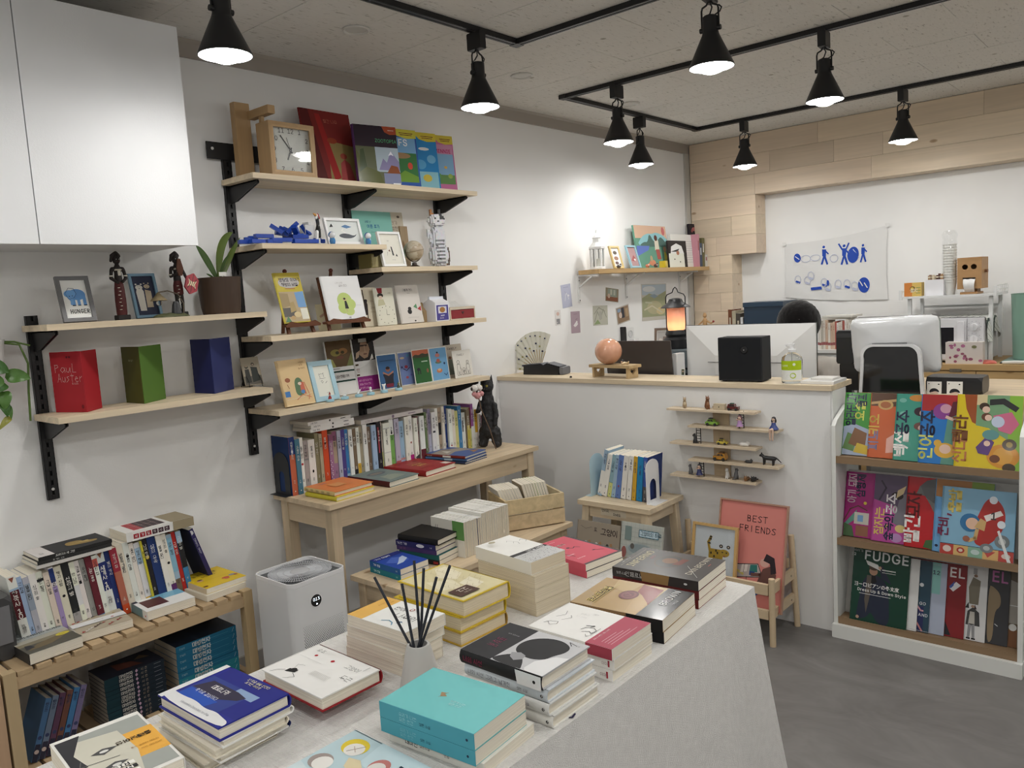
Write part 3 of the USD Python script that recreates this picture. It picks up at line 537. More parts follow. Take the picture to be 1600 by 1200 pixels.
# --- table with its cloth
tb=thing('display_table','long display table under the pale linen cloth','table')
TX0,TX1,TY0,TY1,TZ=1.452,2.088,-.45,1.758,.720
b=MB().box((TX0+.004,TY0+.004,TZ-.03),(TX1-.004,TY1-.004,TZ-.0035),PINE,.003);b.build('table_top','wood_y',tb)
for x in(TX0+.05,TX1-.05):
 for y in(TY0+.06,TY1-.06):b=MB().box((x-.022,y-.022,0),(x+.022,y+.022,TZ-.03),PINE,.003);b.build('leg','wood_z',tb)
def cloth():
 n=44;ring=[]
 per=[((TX0,TY0),(TX1,TY0)),((TX1,TY0),(TX1,TY1)),((TX1,TY1),(TX0,TY1)),((TX0,TY1),(TX0,TY0))];cnt=[24,90,26,90]
 P,Nn=[],[]
 for((a,c),m_)in zip(per,cnt):
  a,c=AR(a),AR(c);d=(c-a)/norm(c-a);nn=AR([d[1],-d[0]])
  for i in range(m_):P.append(a+(c-a)*i/m_);Nn.append(nn)
 P,Nn=AR(P),AR(Nn);L=len(P)
 Nn=(np.roll(Nn,2,0)+np.roll(Nn,1,0)+Nn+np.roll(Nn,-1,0))/4
 s=np.concatenate([[0],np.cumsum(norm(np.diff(P,axis=0),axis=1))])
 V=[];drop=TZ-.012
 ts=[0,.004,.012,.03,.07,.14,.24,.36,.5,.64,.78,.9,1.0]
 far=np.exp(-((P[:,0]-TX1)**2+(P[:,1]-TY1)**2)/.055**2);near2=np.exp(-((P[:,0]-TX1)**2+(P[:,1]-TY1)**2)/.16**2)
 for t in ts:
  off=.004+.05*t+.012*t*np.sin(s*13.0+1.1*np.sin(s*4))+.006*t*np.sin(s*31+2)-.03*t*(near2-far)
  q=P+Nn*off[:,None];cor=far[:,None]*AR([.01,.15])*t**1.15;q=q+cor
  z=TZ-drop*t if t>0 else TZ
  zz=np.full(L,TZ-.0005-drop*t);zz[:]=zz if t>0.004 else TZ
  V.append(np.column_stack([q if t>0 else P*1.0,zz]))
 V=np.vstack(V);F=[]
 for i in range(len(ts)-1):
  for j in range(L):
   k=(j+1)%L;F+=[(i*L+j,(i+1)*L+j,(i+1)*L+k),(i*L+j,(i+1)*L+k,i*L+k)]
 c0=len(V);V=np.vstack([V,[(TX0+TX1)/2,(TY0+TY1)/2,TZ]])
 for j in range(L):F.append((c0,j,(j+1)%L))
 return V,AR(F)
b=MB().add(cloth(),(.7,.68,.65),50);tag(b.build('tablecloth','cloth'),'pale grey linen cloth draped over the display table to the floor','tablecloth')
# --- air purifier
ap=thing('air_purifier','white tower air purifier with round display and perforated lower front','air purifier',Tm(.465,1.562,0))
AW=(.72,.725,.73);hw=.119
def rrect(h,r,n=6):
 p=[]
 for cx,cy,a0 in((h-r,h-r,0),(-h+r,h-r,90),(-h+r,-h+r,180),(h-r,-h+r,270)):p+=[(cx+r*cos(radians(a0+90*i/n)),cy+r*sin(radians(a0+90*i/n)))for i in range(n+1)]
 return p
b=MB().prism(rrect(hw,.032),.006,.505,AW,None,40);b.build('body','satin',ap)
rim=Polygon(rrect(hw,.032)).difference(Polygon(rrect(hw-.005,.028)));b=MB().prism(rim,.5055,.520,(.78,.78,.79),None,40);b.build('top_rim','satin',ap)
b=MB().prism(rrect(hw-.0055,.0275),.5055,.507,(.10,.105,.11));b.build('grille_floor','matte',ap)
b=MB()
for k in range(72):
 a=2*math.pi*k/72;r0,r1=.034,min(.112,.108/max(abs(cos(a)),abs(sin(a))))
 b.add(tube_mesh([(r0*cos(a),r0*sin(a),.5155),((r0+r1)/2*cos(a+.12),(r0+r1)/2*sin(a+.12),.5155),(r1*cos(a+.18),r1*sin(a+.18),.5155)],.00155,4,False),(.42,.43,.45),60)
for r in(.034,.058,.082,.104):b.add(lathe_mesh([(r-.0012,.514),(r-.0012,.5168),(r+.0012,.5168),(r+.0012,.514)],48),(.42,.43,.45),30)
b.build('top_grille','satin',ap,kind='stuff')
b=MB().lathe([(.033,.5085),(.033,.516),(.030,.518),(.0005,.5185)],(.48,.49,.51),32);b.build('grille_hub','satin',ap)
hole=trimesh.creation.cylinder(radius=.00215,height=.0008,sections=6);hv,hf=AR(hole.vertices),AR(hole.faces)
def holes(T,w,h,par):
 b=MB();p=.0066;j=0;y=0
 while y<h:
  x=(p/2 if j%2 else 0)
  while x<w:
   r=1.0 if y<h*.72 else max(.35,1-(y-h*.72)/(h*.28)*.65)
   b.add((hv*(r,r,1)+(x,y,0),hf),(.025,.025,.028),None,T);x+=p
  y+=p*.86;j+=1
 b.build('perforation','matte',par,kind='stuff')
holes(frame((hw+.0001,-.082,.03),(0,1,0),(0,0,1)),.166,.33,ap)
pd=onx(494,938,.465+hw)-AR([.465,1.562,0]);Td=frame(pd,(0,1,0),(0,0,1))
b=MB().add(trimesh.creation.cylinder(radius=.021,height=.003,sections=36),(.008,.008,.009),40,Td);dsp=b.build('display','shiny',ap)
printed([('t','013',-.72,.0,.55,(1,1,1)),('e',.05,-.62,.17,.17,(1,1,1)),('e',.05,-.62,.11,.11,(.01,.01,.01))],.020,.020,Td,.0018).build('digits','digits',dsp,'lit digits')
b=MB().box((.014,.028,0),(.022,.036,.006),(.2,.2,.2));b.box((-.1,-.1,0),(.1,.1,.006),(.3,.3,.3));b.build('foot','satin',ap)
# === books lying on the cloth-covered table
def under(c,u,v,w,h,z,specs,group,lab,up=True,first_n=2,pages=PAGE):
 """The books below the top one, from the top down: (thickness, colour, spine colour, hard, dx, dy, turn, up, spine art, label words)."""
 for i,(t,col,spn,hard,dx,dy,turn,flip,sart,words)in enumerate(specs):
  uu,vv=(u,v)if not flip else(-u,-v);a=radians(turn);uu=uu*cos(a)+vv*sin(a);vv=np.cross((0,0,1.0),uu)
  o=c+u*dx+v*dy-uu*w/2-vv*h/2;o[2]=z-t;z-=t
  book('book',words,frame(o,uu,vv),w,h,t-.0004,col,spn,(),sart,hard,pages,group)
def pile(q,z,t,up,name,label,cover,spine,art,sart,hard,below=(),size=None,group=None,pages=PAGE,base=TZ,mat='print',rot=0):
 c,u,v,w,h=lying(q,z,up)
 if size:w,h=size
 o=c-u*w/2-v*h/2;o[2]=z-t
 top=book(name,label,frame(o,u,v),w,h,t,cover,spine,art,sart,hard,pages,None,mat,rot)
 if below:
  tot=sum(s[0]for s in below);k=(z-t-base-.0006)/tot
  under(c,u,v,w,h,z-t-.0002,[(s[0]*k,*s[1:])for s in below],group,label,up,pages=pages)
 return top
DK=(.03,.03,.035)
FACE=(.62,.60,.50)
pile([(57,1173),(201,1115),(303,1178),(160,1236)],.790,.030,False,'book','thick paperback with orange band and grey-green drawn portrait on the cover',(.80,.79,.74),(.80,.79,.74),[('r',.03,.06,.94,.90,(.36,.38,.35)),('r',.0,.30,.40,.44,(.80,.42,.07)),('p',[(.34,.2),(.95,.12),(.95,.95),(.40,.95),(.30,.6)],FACE),('p',[(.7,.05),(.97,.05),(.97,.6),(.82,.58),(.88,.35)],(.035,.035,.04)),('p',[(.45,.7),(.62,.76),(.72,.7),(.58,.66)],(.08,.08,.08)),('e',.58,.71,.05,.03,(.7,.7,.66)),('p',[(.45,.44),(.62,.5),(.74,.44),(.6,.4)],(.08,.08,.08)),('e',.6,.45,.05,.03,(.7,.7,.66)),('l',[(.5,.6),(.9,.56),(.86,.48)],.012,(.15,.15,.14)),('r',.42,.80,.52,.05,(.03,.03,.03)),('r',.42,.87,.42,.05,(.85,.84,.78)),('t','LOSAN',.47,.875,.045,(.03,.03,.03),{'wt':.2}),('t','NERSD',.46,.806,.042,(.85,.84,.78),{'wt':.2}),('r',.42,.735,.36,.05,(.85,.84,.78)),('t','RISE',.47,.742,.045,(.03,.03,.03),{'wt':.2}),('t','플래닛이션',.06,.40,.05,(.06,.04,.02),{'wt':.16}),('t','작가의 새로운 소설',.05,.56,.022,(.45,.2,.03)),('t','이야기의 시작',.05,.62,.022,(.45,.2,.03))],[('t','플래닛이션',.2,.3,.4,K_)],False,[(.02,W_,W_,False,.0,.004,1,False,(),'white paperback beneath the book with the drawn portrait'),(.02,(.7,.68,.6),(.7,.68,.6),False,.004,0,-2,False,(),'bottom cream paperback beneath the book with the drawn portrait')],None)
pile([(250,1085),(355,1038),(451,1085),(337,1139)],.800,.023,False,'book','deep blue hardcover with a dark headland picture and torn white band, topping its stack',(.02,.025,.25),(.02,.025,.25),[('r',0,.12,.78,.88,(.015,.02,.21)),('r',.28,.1,.6,.66,(.03,.05,.24)),('r',.28,.55,.14,.3,(.25,.36,.55)),('p',[(.36,.2),(.6,.12),(.62,.55),(.5,.72),(.40,.76),(.36,.6)],(.035,.03,.06)),('p',[(.62,.12),(.85,.12),(.85,.55),(.66,.6)],(.02,.08,.42)),('p',[(.80,0),(1,0),(1,1),(.86,1),(.83,.86),(.80,.74),(.84,.6),(.79,.4),(.82,.2)],(.72,.72,.72)),('r',0,0,1,.07,(.74,.74,.74)),('t','메로니카',.50,.42,.06,W_,{'wt':.14,'rot':90,'al':'c'}),('t','죽기로 결심하다',.66,.38,.045,(.7,.72,.8),{'wt':.1,'rot':90,'al':'c'}),('t','난 지금 삶을 원한다',.10,.62,.034,(.8,.75,.5),{'wt':.14,'rot':90,'al':'c'}),('t','뜨거운 이야기',.17,.6,.034,(.8,.75,.5),{'wt':.14,'rot':90,'al':'c'}),('t','Veronika Decides to Die',.93,.52,.028,(.35,.36,.4),{'rot':90,'al':'c'})],(),True,[(.020,W_,W_,True,-.004,-.002,1,False,(),'pale hardcover directly beneath the deep blue hardcover'),(.022,CREAM,CREAM,True,.003,-.006,-1.5,False,(),'cream hardcover with a red ribbon, third in the blue hardcover stack'),(.018,W_,NAVY,True,-.002,-.012,1,False,(),'pale hardcover with navy edge, fourth in the blue hardcover stack'),(.020,CREAM,CREAM,True,.010,-.03,-2,False,(),'wider cream hardcover at the bottom of the blue hardcover stack')])
def red_case(q,z,t,label,art):
 c,u,v,w,h=lying(q,z,False);o=c-u*w/2-v*h/2;o[2]=z-t
 return book('book',label,frame(o,u,v),w,h,t,(.80,.79,.76),(.28,.015,.02),art,(),True,PAGE,None,'print',0,True,(.28,.015,.02))
q3=[(410,1046),(501,1006),(594,1046),(501,1091.5)]
red_case(q3,.772,.026,'white hardcover with ink-drawn woman and red case, upper of the pair',[('t','두근',.52,.80,.075,K_,{'wt':.07,'rot':90}),('t','고양이',.28,.66,.07,K_,{'wt':.05,'rot':90}),('e',.27,.20,.026,.03,(.4,.02,.03)),('e',.25,.46,.03,.034,(.4,.02,.03)),('t','우주',.18,.10,.06,K_,{'wt':.05,'rot':90}),('e',.74,.28,.055,.055,(.015,.015,.015)),('p',[(.70,.33),(.78,.34),(.83,.22),(.74,.22)],(.015,.015,.015)),('l',[(.80,.20),(.86,.14),(.96,.10)],.006,K_),('l',[(.80,.33),(.86,.42),(.97,.34)],.006,K_),('l',[(.69,.25),(.60,.22),(.56,.3)],.004,K_)]+[('r',.58+.018*i,.48,.006,.27,(.62,.61,.58))for i in range(7)]+[('r',.06,.90,.14,.008,(.4,.4,.4)),('r',.40,.05,.006,.36,(.6,.6,.58))])
red_case([(p[0],p[1])for p in q3],.7455,.025,'white hardcover with red case, lower of the pair under the ink-drawn woman',())
TEAL,TEAL2=(.165,.52,.52),(.075,.34,.42)
pile([(596,1093),(682,1040),(816,1089),(736,1150)],.794,.027,True,'book','turquoise paperback with a tiny gold leaf emblem, topping its stack',TEAL,TEAL2,[('t','우리가 나눈',.42,.40,.028,(.45,.72,.72),{'rot':-90,'wt':.12,'al':'c'}),('t','모든 순간',.36,.40,.028,(.45,.72,.72),{'rot':-90,'wt':.12,'al':'c'}),('p',[(.46,.60),(.50,.55),(.54,.60),(.57,.57),(.55,.64),(.50,.62)],(.34,.23,.12)),('l',[(.44,.61),(.58,.58)],.006,(.3,.2,.1))],[('t','우리가 나눈',.22,.5,.26,(.30,.60,.64)),('t','모든 순간',.22,.18,.26,(.30,.60,.64)),('t','장편 소설',.44,.32,.2,(.03,.12,.16)),('e',.93,.5,.011,.011,(.01,.02,.05))],False,[(.025,TEAL,TEAL2,False,0,0,0,False,[('t','우리가 나눈',.22,.5,.26,(.20,.48,.54)),('t','모든 순간',.22,.18,.26,(.20,.48,.54)),('t','장편 소설',.44,.32,.2,(.03,.12,.16)),('e',.93,.5,.011,.011,(.01,.02,.05))],'second turquoise paperback, directly under the one with gold emblem'),(.021,(.74,.72,.66),(.74,.72,.66),False,.012,-.006,0,False,[('t','데미안',.18,.28,.44,(.05,.05,.05),{'wt':.12}),('t','장편소설',.34,.38,.26,(.1,.1,.1)),('t','민음',.60,.36,.26,(.1,.1,.1))],'cream paperback at the bottom of the turquoise stack')])
GB=[('r',.42,0,.58,1,(.50,.50,.51)),('p',[(0,0),(1,0),(1,.14),(.60,.17),(.40,.3),(.35,.42),(0,.42)],(.02,.02,.022))]
SW=[('t','너의 시선 그리고 남겨진',.05,.32,.40,(.10,.10,.13),{'wt':.08}),('t','장편 소설',.66,.38,.24,(.2,.2,.22)),('e',.945,.5,.016,.016,(.02,.02,.02)),('t','은',.938,.42,.2,W_)]
pile([(724,1012),(801,971),(917.5,1012),(842.7,1060)],.812,.025,True,'book','black and grey hardcover showing a bowed dark-haired head, topping its stack',(.50,.50,.51),(.015,.015,.016),[('r',0,.0,1,1,(.52,.52,.53)),('r',0,.62,1,.38,(.02,.02,.023)),('p',[(0,.62),(.12,.62),(.30,.50),(.22,.44),(.28,.40),(.18,.33),(.02,.26),(0,.26)],(.02,.02,.022)),('p',[(.30,.42),(.36,.54),(.55,.60),(.76,.56),(.90,.42),(.92,.26),(.82,.12),(.66,.10),(.5,.16),(.36,.18),(.28,.30)],(.012,.012,.014)),('l',[(.86,.14),(.94,.20),(.90,.10)],.01,(.012,.012,.014)),('p',[(.30,.54),(.20,.50),(.14,.42),(.22,.36),(.32,.38),(.36,.46)],(.30,.30,.31)),('p',[(0,0),(.55,0),(.5,.12),(.26,.24),(.05,.24),(0,.2)],(.72,.72,.72)),('t','너의',.50,.86,.05,(.32,.03,.10),{'rot':-90,'wt':.1}),('t','시선',.40,.86,.05,(.32,.03,.10),{'rot':-90,'wt':.1}),('t','그리고',.30,.86,.04,(.32,.03,.10),{'rot':-90,'wt':.1}),('t','작가 장편소설',.70,.84,.022,(.35,.35,.36),{'rot':-90}),('t','지음',.88,.10,.02,(.2,.2,.2),{'rot':-90})],[('t','너의 시선',.05,.3,.42,(.22,.02,.06),{'wt':.12}),('p',[(.72,0),(1,0),(1,1),(.70,1)],(.72,.72,.72)),('e',.92,.5,.016,.016,(.02,.02,.02))],True,[(.024,(.62,.66,.70),(.55,.60,.64),True,.004,-.006,.5,False,SW,'pale blue-grey hardcover under the bowed head book'),(.024,(.72,.72,.70),(.70,.70,.68),True,.004,-.01,-.4,False,SW,'off-white hardcover with purple ribbon, third in the bowed head stack'),(.024,(.74,.73,.69),(.72,.71,.67),True,.006,-.014,.3,False,SW[2:],'off-white hardcover with dark ribbon at the bottom of the bowed head stack')])
c5=onz(842.7,1060,.812)
def ribbon(label,pts,w,col):
 o=thing('ribbon_marker',label,'ribbon');P=AR(pts);t=np.gradient(P,axis=0);s=np.cross(t,(0,0,1.0));s=s/(norm(s,axis=1,keepdims=True)+1e-9)*w/2;s[norm(s,axis=1)<w/4]=(w/2,0,0)
 V=np.vstack([P-s,P+s]);n=len(P);F=[]
 for i in range(n-1):F+=[(i,i+1,n+i+1),(i,n+i+1,n+i)]
 F=AR(F);V2=np.vstack([V,V+(0,0,.0006)]);b=MB().add((V2,np.vstack([F[:,::-1],F+2*n])),col,True);b.build('band','fabric',o)
def px_path(pts):return[tuple(onz(x,y,z))for x,y,z in pts]
ribbon('purple ribbon marker hanging from a middle book of the bowed head stack',px_path([(862,1068,.775),(868,1078,.768),(872,1086,.760),(874,1092,.752),(876,1097,.745)]),.006,(.09,.02,.22))
ribbon('second purple ribbon marker drooping onto the tablecloth',px_path([(854,1092,.752),(855,1104,.742),(858,1114,.730),(850,1122,.722),(840,1125,.7212),(834,1124,.7212)]),.006,(.09,.02,.22))
ribbon('dark ribbon marker curling on the tablecloth beside the bowed head stack',px_path([(870,1103,.728),(884,1108,.7215),(894,1111,.7212),(898,1116,.7212),(894,1121,.7212),(886,1121,.7212)]),.004,(.02,.015,.06))
PINKB=(.42,.07,.11)
pile([(828,976),(891,941),(1016,974),(953,1017)],.786,.022,True,'book','white sketched paperback with a dusty pink band, topping its stack',(.79,.78,.75),(.79,.78,.75),[('r',0,0,1,.30,PINKB),('t','모두가 사랑한 그림 이야기',.12,.25,.022,(.75,.6,.6),{'rot':0,'wt':.12})]+[('r',.12,.06+.035*i,.66-.1*i,.007,(.65,.42,.45))for i in range(4)]+[('l',[(.22,.92),(.30,.88),(.34,.80),(.26,.78),(.20,.84),(.28,.9)],.007,(.12,.12,.12)),('l',[(.48,.90),(.60,.84),(.72,.88)],.006,(.2,.2,.2)),('l',[(.42,.80),(.55,.74),(.62,.78)],.006,(.15,.15,.15)),('l',[(.24,.46),(.30,.40),(.26,.36),(.36,.34),(.42,.40),(.38,.48),(.30,.5)],.009,(.05,.05,.05)),('l',[(.2,.40),(.14,.36),(.22,.34),(.46,.34)],.006,(.1,.1,.1)),('l',[(.44,.50),(.48,.42),(.42,.44)],.014,(.05,.05,.05)),('t','동물과',.72,.72,.035,(.45,.45,.44),{'rot':-90,'wt':.04}),('t','나 사이',.62,.72,.035,(.45,.45,.44),{'rot':-90,'wt':.04}),('t','그림책',.80,.6,.022,(.5,.5,.5),{'rot':-90})],[('r',.70,0,.30,1,(.36,.05,.08))],False,[(.020,W_,W_,False,.004,.0,.4,False,[('t','이야',.86,.3,.32,(.3,.2,.2)),('r',.93,.2,.02,.6,(.35,.04,.06))],'white paperback in the middle of the pink band stack'),(.021,W_,W_,False,.003,.002,-.4,False,[('t','이야',.86,.3,.32,(.3,.2,.2)),('r',.93,.2,.02,.6,(.35,.04,.06))],'white paperback at the bottom of the pink band stack')])
pile([(895.6,939),(949,900),(1085,929),(1030,971)],.772,.026,True,'book','parchment coloured thriller with a maroon wax seal and black foot, upper copy',(.40,.26,.105),(.25,.15,.07),[('r',0,0,1,.28,(.008,.008,.009)),('p',[(.35,.28),(.9,.3),(.98,.55),(.70,.52),(.62,.44)],(.20,.02,.015)),('p',[(0,.28),(.4,.3),(.62,.44),(.6,.5),(0,.40)],(.44,.29,.12)),('p',[(.0,.75),(.4,.9),(.5,1),(0,1)],(.40,.28,.14)),('p',[(.6,.6),(1,.55),(1,.85),(.7,.8)],(.48,.34,.16)),('e',.55,.56,.16,.13,(.12,.02,.025)),('e',.55,.56,.12,.10,(.20,.05,.055)),('e',.55,.56,.09,.07,(.13,.025,.03)),('l',[(.50,.58),(.55,.53),(.60,.59),(.55,.60)],.012,(.28,.09,.09)),('t','로스트심벌',.13,.795,.085,(.06,.04,.02),{'wt':.2}),('t','로스트심벌',.12,.80,.085,(.72,.58,.18),{'wt':.1}),('l',[(.1,.78),(.85,.78)],.012,(.5,.40,.16)),('t','BROWN',.42,.12,.075,(.7,.7,.68),{'wt':.1}),('t','장편소설',.5,.05,.026,(.5,.5,.5))],[('r',.62,0,.38,1,(.008,.008,.009)),('t','심벌',.48,.2,.6,(.03,.02,.02))],False,[(.026,(.3,.2,.1),(.02,.015,.012),False,.002,.0,.3,False,[('r',.6,0,.4,1,(.008,.008,.009))],'parchment coloured thriller, lower copy under the wax seal book')],mat='gloss')
pile([(957.6,884),(1006,855),(1133,875),(1090,910)],.786,.023,True,'book','charcoal glossy thriller with an oval portrait, topmost of three at the table corner',(.062,.058,.057),(.035,.03,.03),[('e',.56,.52,.27,.21,(.07,.045,.03)),('e',.56,.52,.25,.19,(.045,.045,.045)),('e',.60,.52,.12,.12,(.17,.08,.035)),('p',[(.45,.45),(.75,.42),(.75,.34),(.5,.36)],(.14,.03,.02)),('t','INFERNO',.14,.80,.088,(.62,.56,.34),{'wt':.1}),('t','인페르노',.55,.73,.03,(.45,.2,.2)),('t','DAN BROWN',.18,.14,.07,(.55,.52,.42),{'wt':.08}),('r',.62,.08,.10,.008,(.5,.1,.08)),('l',[(.1,.93),(.9,.93)],.006,(.4,.38,.3)),('l',[(.12,.05),(.5,.28)],.007,(.5,.5,.48)),('t','세계가 기다린 소설',.22,.95,.02,(.6,.6,.58))],[('t','인페르노',.16,.25,.5,(.5,.5,.5)),('t','장편소설',.05,.35,.28,(.5,.5,.5)),('p',[(.36,0),(.66,0),(.68,1),(.34,1)],(.28,.17,.07)),('e',.86,.5,.02,.012,(.6,.6,.6))],False,[(.021,(.2,.02,.02),(.11,.015,.015),False,0,0,.2,False,[('r',0,0,1,.12,(.05,.01,.01)),('t','인페르노 합본',.38,.3,.4,(.25,.2,.1))],'dark red thriller, middle of three at the table corner'),(.021,(.2,.02,.02),(.12,.012,.012),False,.001,.001,-.3,False,(),'dark red thriller, lowest of three at the table corner')],mat='gloss')
PINK=(.56,.085,.12)
pile([(838,851),(886,836),(965,863),(909,886)],.758,.019,True,'book','coral pink paperback with dark border and little bird drawings, upper of two',(.07,.06,.065),PINK,[('r',.0,.03,.94,.97,PINK),('l',[(.45,.62),(.52,.55),(.60,.58),(.66,.52)],.02,(.05,.02,.03)),('e',.46,.6,.04,.03,(.05,.02,.03)),('e',.70,.3,.035,.02,(.05,.02,.03)),('l',[(.7,.3),(.85,.22)],.012,(.05,.02,.03)),('l',[(.15,.45),(.2,.3)],.02,(.06,.03,.03)),('t','그 여름의',.18,.72,.06,(.62,.5,.45),{'wt':.12}),('t','Book',.12,.36,.035,(.85,.7,.7)),('t','summer',.12,.2,.028,(.85,.7,.7)),('r',.15,.9,.4,.01,(.75,.4,.42))],(),False,[(.018,(.08,.07,.075),PINK,False,.002,.0,.3,False,(),'coral pink paperback with dark border, lower of two')],size=(.142,.212))
random.seed(11)
spk=[('r',random.random()*.97,.33*random.random()**1.6,.014,.009,(.05,.05,.05))for _ in range(110)]
pile([(740.8,854.6),(795,836),(884,859),(830.6,878.4)],.845,.030,True,'book','white hardcover with faint faces and a speckled black-and-white band, topping its stack',(.80,.79,.75),(.76,.74,.67),[('r',0,0,1,.36,(.55,.55,.54)),('r',0,.30,1,.07,(.03,.03,.03))]+spk+[('t','연탄길 사람들',.28,.22,.045,(.75,.75,.73),{'wt':.14}),('e',.24,.84,.085,.06,(.36,.32,.20)),('e',.24,.84,.06,.04,(.42,.38,.26)),('l',[(.45,.70),(.52,.74),(.58,.68)],.008,(.35,.34,.32)),('l',[(.50,.60),(.58,.66),(.62,.58)],.008,(.3,.3,.28)),('l',[(.70,.62),(.78,.66),(.84,.58),(.76,.54)],.01,(.25,.25,.24)),('l',[(.55,.52),(.6,.58)],.01,(.3,.3,.3)),('t','아름다운 우리 이웃의 이야기',.1,.94,.022,(.45,.44,.42))],(),False,[(.030,(.62,.55,.42),(.60,.53,.40),False,-.002,-.010,.8,True,(),'beige block book, second in the speckled band stack'),(.030,(.62,.55,.42),(.60,.53,.40),False,-.002,-.012,-.6,True,(),'beige block book, third in the speckled band stack'),(.031,(.60,.52,.39),(.58,.50,.38),False,-.003,-.012,.5,True,(),'beige block book at the bottom of the speckled band stack')],pages=(.68,.61,.48))
YEL=(.60,.43,.035)
pile([(626.7,906),(693,880),(795,908),(718,942)],.823,.037,False,'book','thick yellow-edged volume with etched beige cover, topping its stack',YEL,YEL,[('r',.03,.03,.94,.95,(.64,.57,.34)),('p',[(.1,.1),(.3,.08),(.55,.3),(.4,.5),(.15,.4)],(.74,.68,.50)),('p',[(.45,.45),(.8,.3),(.9,.6),(.6,.75)],(.72,.66,.47)),('p',[(.2,.55),(.5,.6),(.55,.85),(.25,.8)],(.74,.69,.52))]+[('l',[(.1+.15*i,.1+.08*j),(.2+.14*i,.14+.08*j),(.17+.15*i,.19+.08*j)],.006,(.48,.41,.24))for i in range(5)for j in range(9)if(i*7+j*3)%4]+[('r',.52,.72,.40,.20,(.07,.03,.02)),('t','고고',.60,.755,.065,(.74,.70,.6),{'wt':.14}),('t','그림 평전',.60,.85,.025,(.6,.55,.45))],(),True,[(.033,YEL,YEL,True,.004,-.012,.8,False,(),'yellow-edged volume with ribbon, second in the yellow stack'),(.030,(.55,.35,.05),(.40,.25,.06),True,.002,-.012,-.5,False,(),'brownish yellow volume at the bottom of the yellow stack')],pages=(.68,.60,.45))
pile([(548,957),(610,931),(690,960),(628,992)],.818,.024,False,'book','white paperback with an orange band and brush lettering, topping its stack',(.79,.79,.76),(.79,.79,.76),[('r',0,0,1,.26,(.72,.42,.10)),('t','나무의',.60,.52,.11,K_,{'wt':.07,'rot':90}),('t','언어',.36,.36,.09,(.08,.08,.1),{'wt':.08,'rot':90}),('t','숲',.80,.70,.07,(.05,.15,.3),{'wt':.1,'rot':90}),('e',.22,.60,.06,.05,(.3,.05,.04)),('e',.22,.60,.04,.03,(.79,.79,.76)),('l',[(.85,.5),(.78,.58),(.82,.66),(.9,.7)],.02,(.10,.28,.42)),('t','바람이 전하는 말',.1,.12,.024,(.5,.22,.03)),('t','베스트셀러',.1,.18,.024,(.5,.22,.03))],(),False,[(.024,(.74,.76,.70),(.74,.76,.70),False,-.006,-.012,1,False,(),'pale paperback with a green stripe, second in the brush lettering stack'),(.022,CREAM,CREAM,False,-.004,-.016,-1,False,(),'cream paperback, third in the brush lettering stack'),(.022,(.70,.64,.54),(.70,.64,.54),False,-.004,-.018,.6,False,(),'cream paperback at the bottom of the brush lettering stack')],pages=(.77,.72,.62))
cP=onz(556,1140,TZ+.012);uP=lying(q3,.75,False)[1];vP=np.cross((0,0,1.0),uP);wP,hP=.20,.24
book('picture_book','pale blue picture book with crayon drawings of children, cut by the picture bottom',frame(cP-AR([0,0,.0116]),uP,vP),wP,hP,.0116,(.48,.62,.66),None,[('p',[(.55,0),(1,0),(1,.5),(.7,.45)],(.58,.68,.70)),('p',[(0,.3),(.3,.35),(.35,.9),(0,.95)],(.56,.70,.74)),('e',.17,.18,.11,.13,(.72,.55,.04)),('e',.20,.20,.085,.095,(.78,.75,.70)),('l',[(.12,.24),(.25,.17)],.008,(.3,.25,.2)),('l',[(.17,.17),(.22,.23)],.006,(.4,.3,.25)),('e',.46,.12,.10,.11,(.33,.28,.26)),('e',.47,.15,.085,.09,(.78,.76,.72)),('e',.24,.50,.10,.09,(.55,.2,.18)),('e',.27,.50,.08,.075,(.78,.74,.70)),('p',[(.30,.25),(.40,.30),(.42,.42),(.33,.42),(.27,.34)],(.70,.60,.38)),('p',[(.52,.28),(.6,.26),(.58,.4)],(.70,.58,.36)),('l',[(.14,.62),(.16,.82)],.022,(.02,.04,.06)),('l',[(.42,.48),(.62,.46)],.022,(.02,.05,.08)),('l',[(.55,.48),(.50,.56)],.02,(.02,.05,.08)),('t','아이들',.62,.72,.12,(.02,.05,.08),{'wt':.12,'rot':90})],(),True)
vd=thing('reed_diffuser','grey ceramic cone vase with six dark reed sticks','reed diffuser');pb=onz(659,1080,TZ);pb[2]=TZ
zt=at_z(1006,pb[0],pb[1])[2];hV=zt-TZ;rb=.0425;rt=.021
b=MB().lathe([(.0005,0),(rb-.003,0),(rb,.003),(rt+.002,hV-.004),(rt,hV),(rt-.004,hV),(rt-.004,hV-.03),(.0005,hV-.03)],(.47,.46,.44),40,Tm(*pb));b.build('vase','satin',vd)
for(px,py,dx,dy)in((585,902,.004,-.007),(628,912,.0,-.008),(647,876,.003,.003),(662,888,-.004,.006),(682,902,-.006,-.004),(703,884,-.008,.002)):
 p0=pb+AR([dx,dy,hV-.028]);y=pb[1]+(.02 if px>640 else-.01)+dx;p1=ony(px,py,y);b=MB().tube([p0,(p0+p1)/2,p1],.0026,(.03,.032,.04),8);b.build('reed','matte',vd)
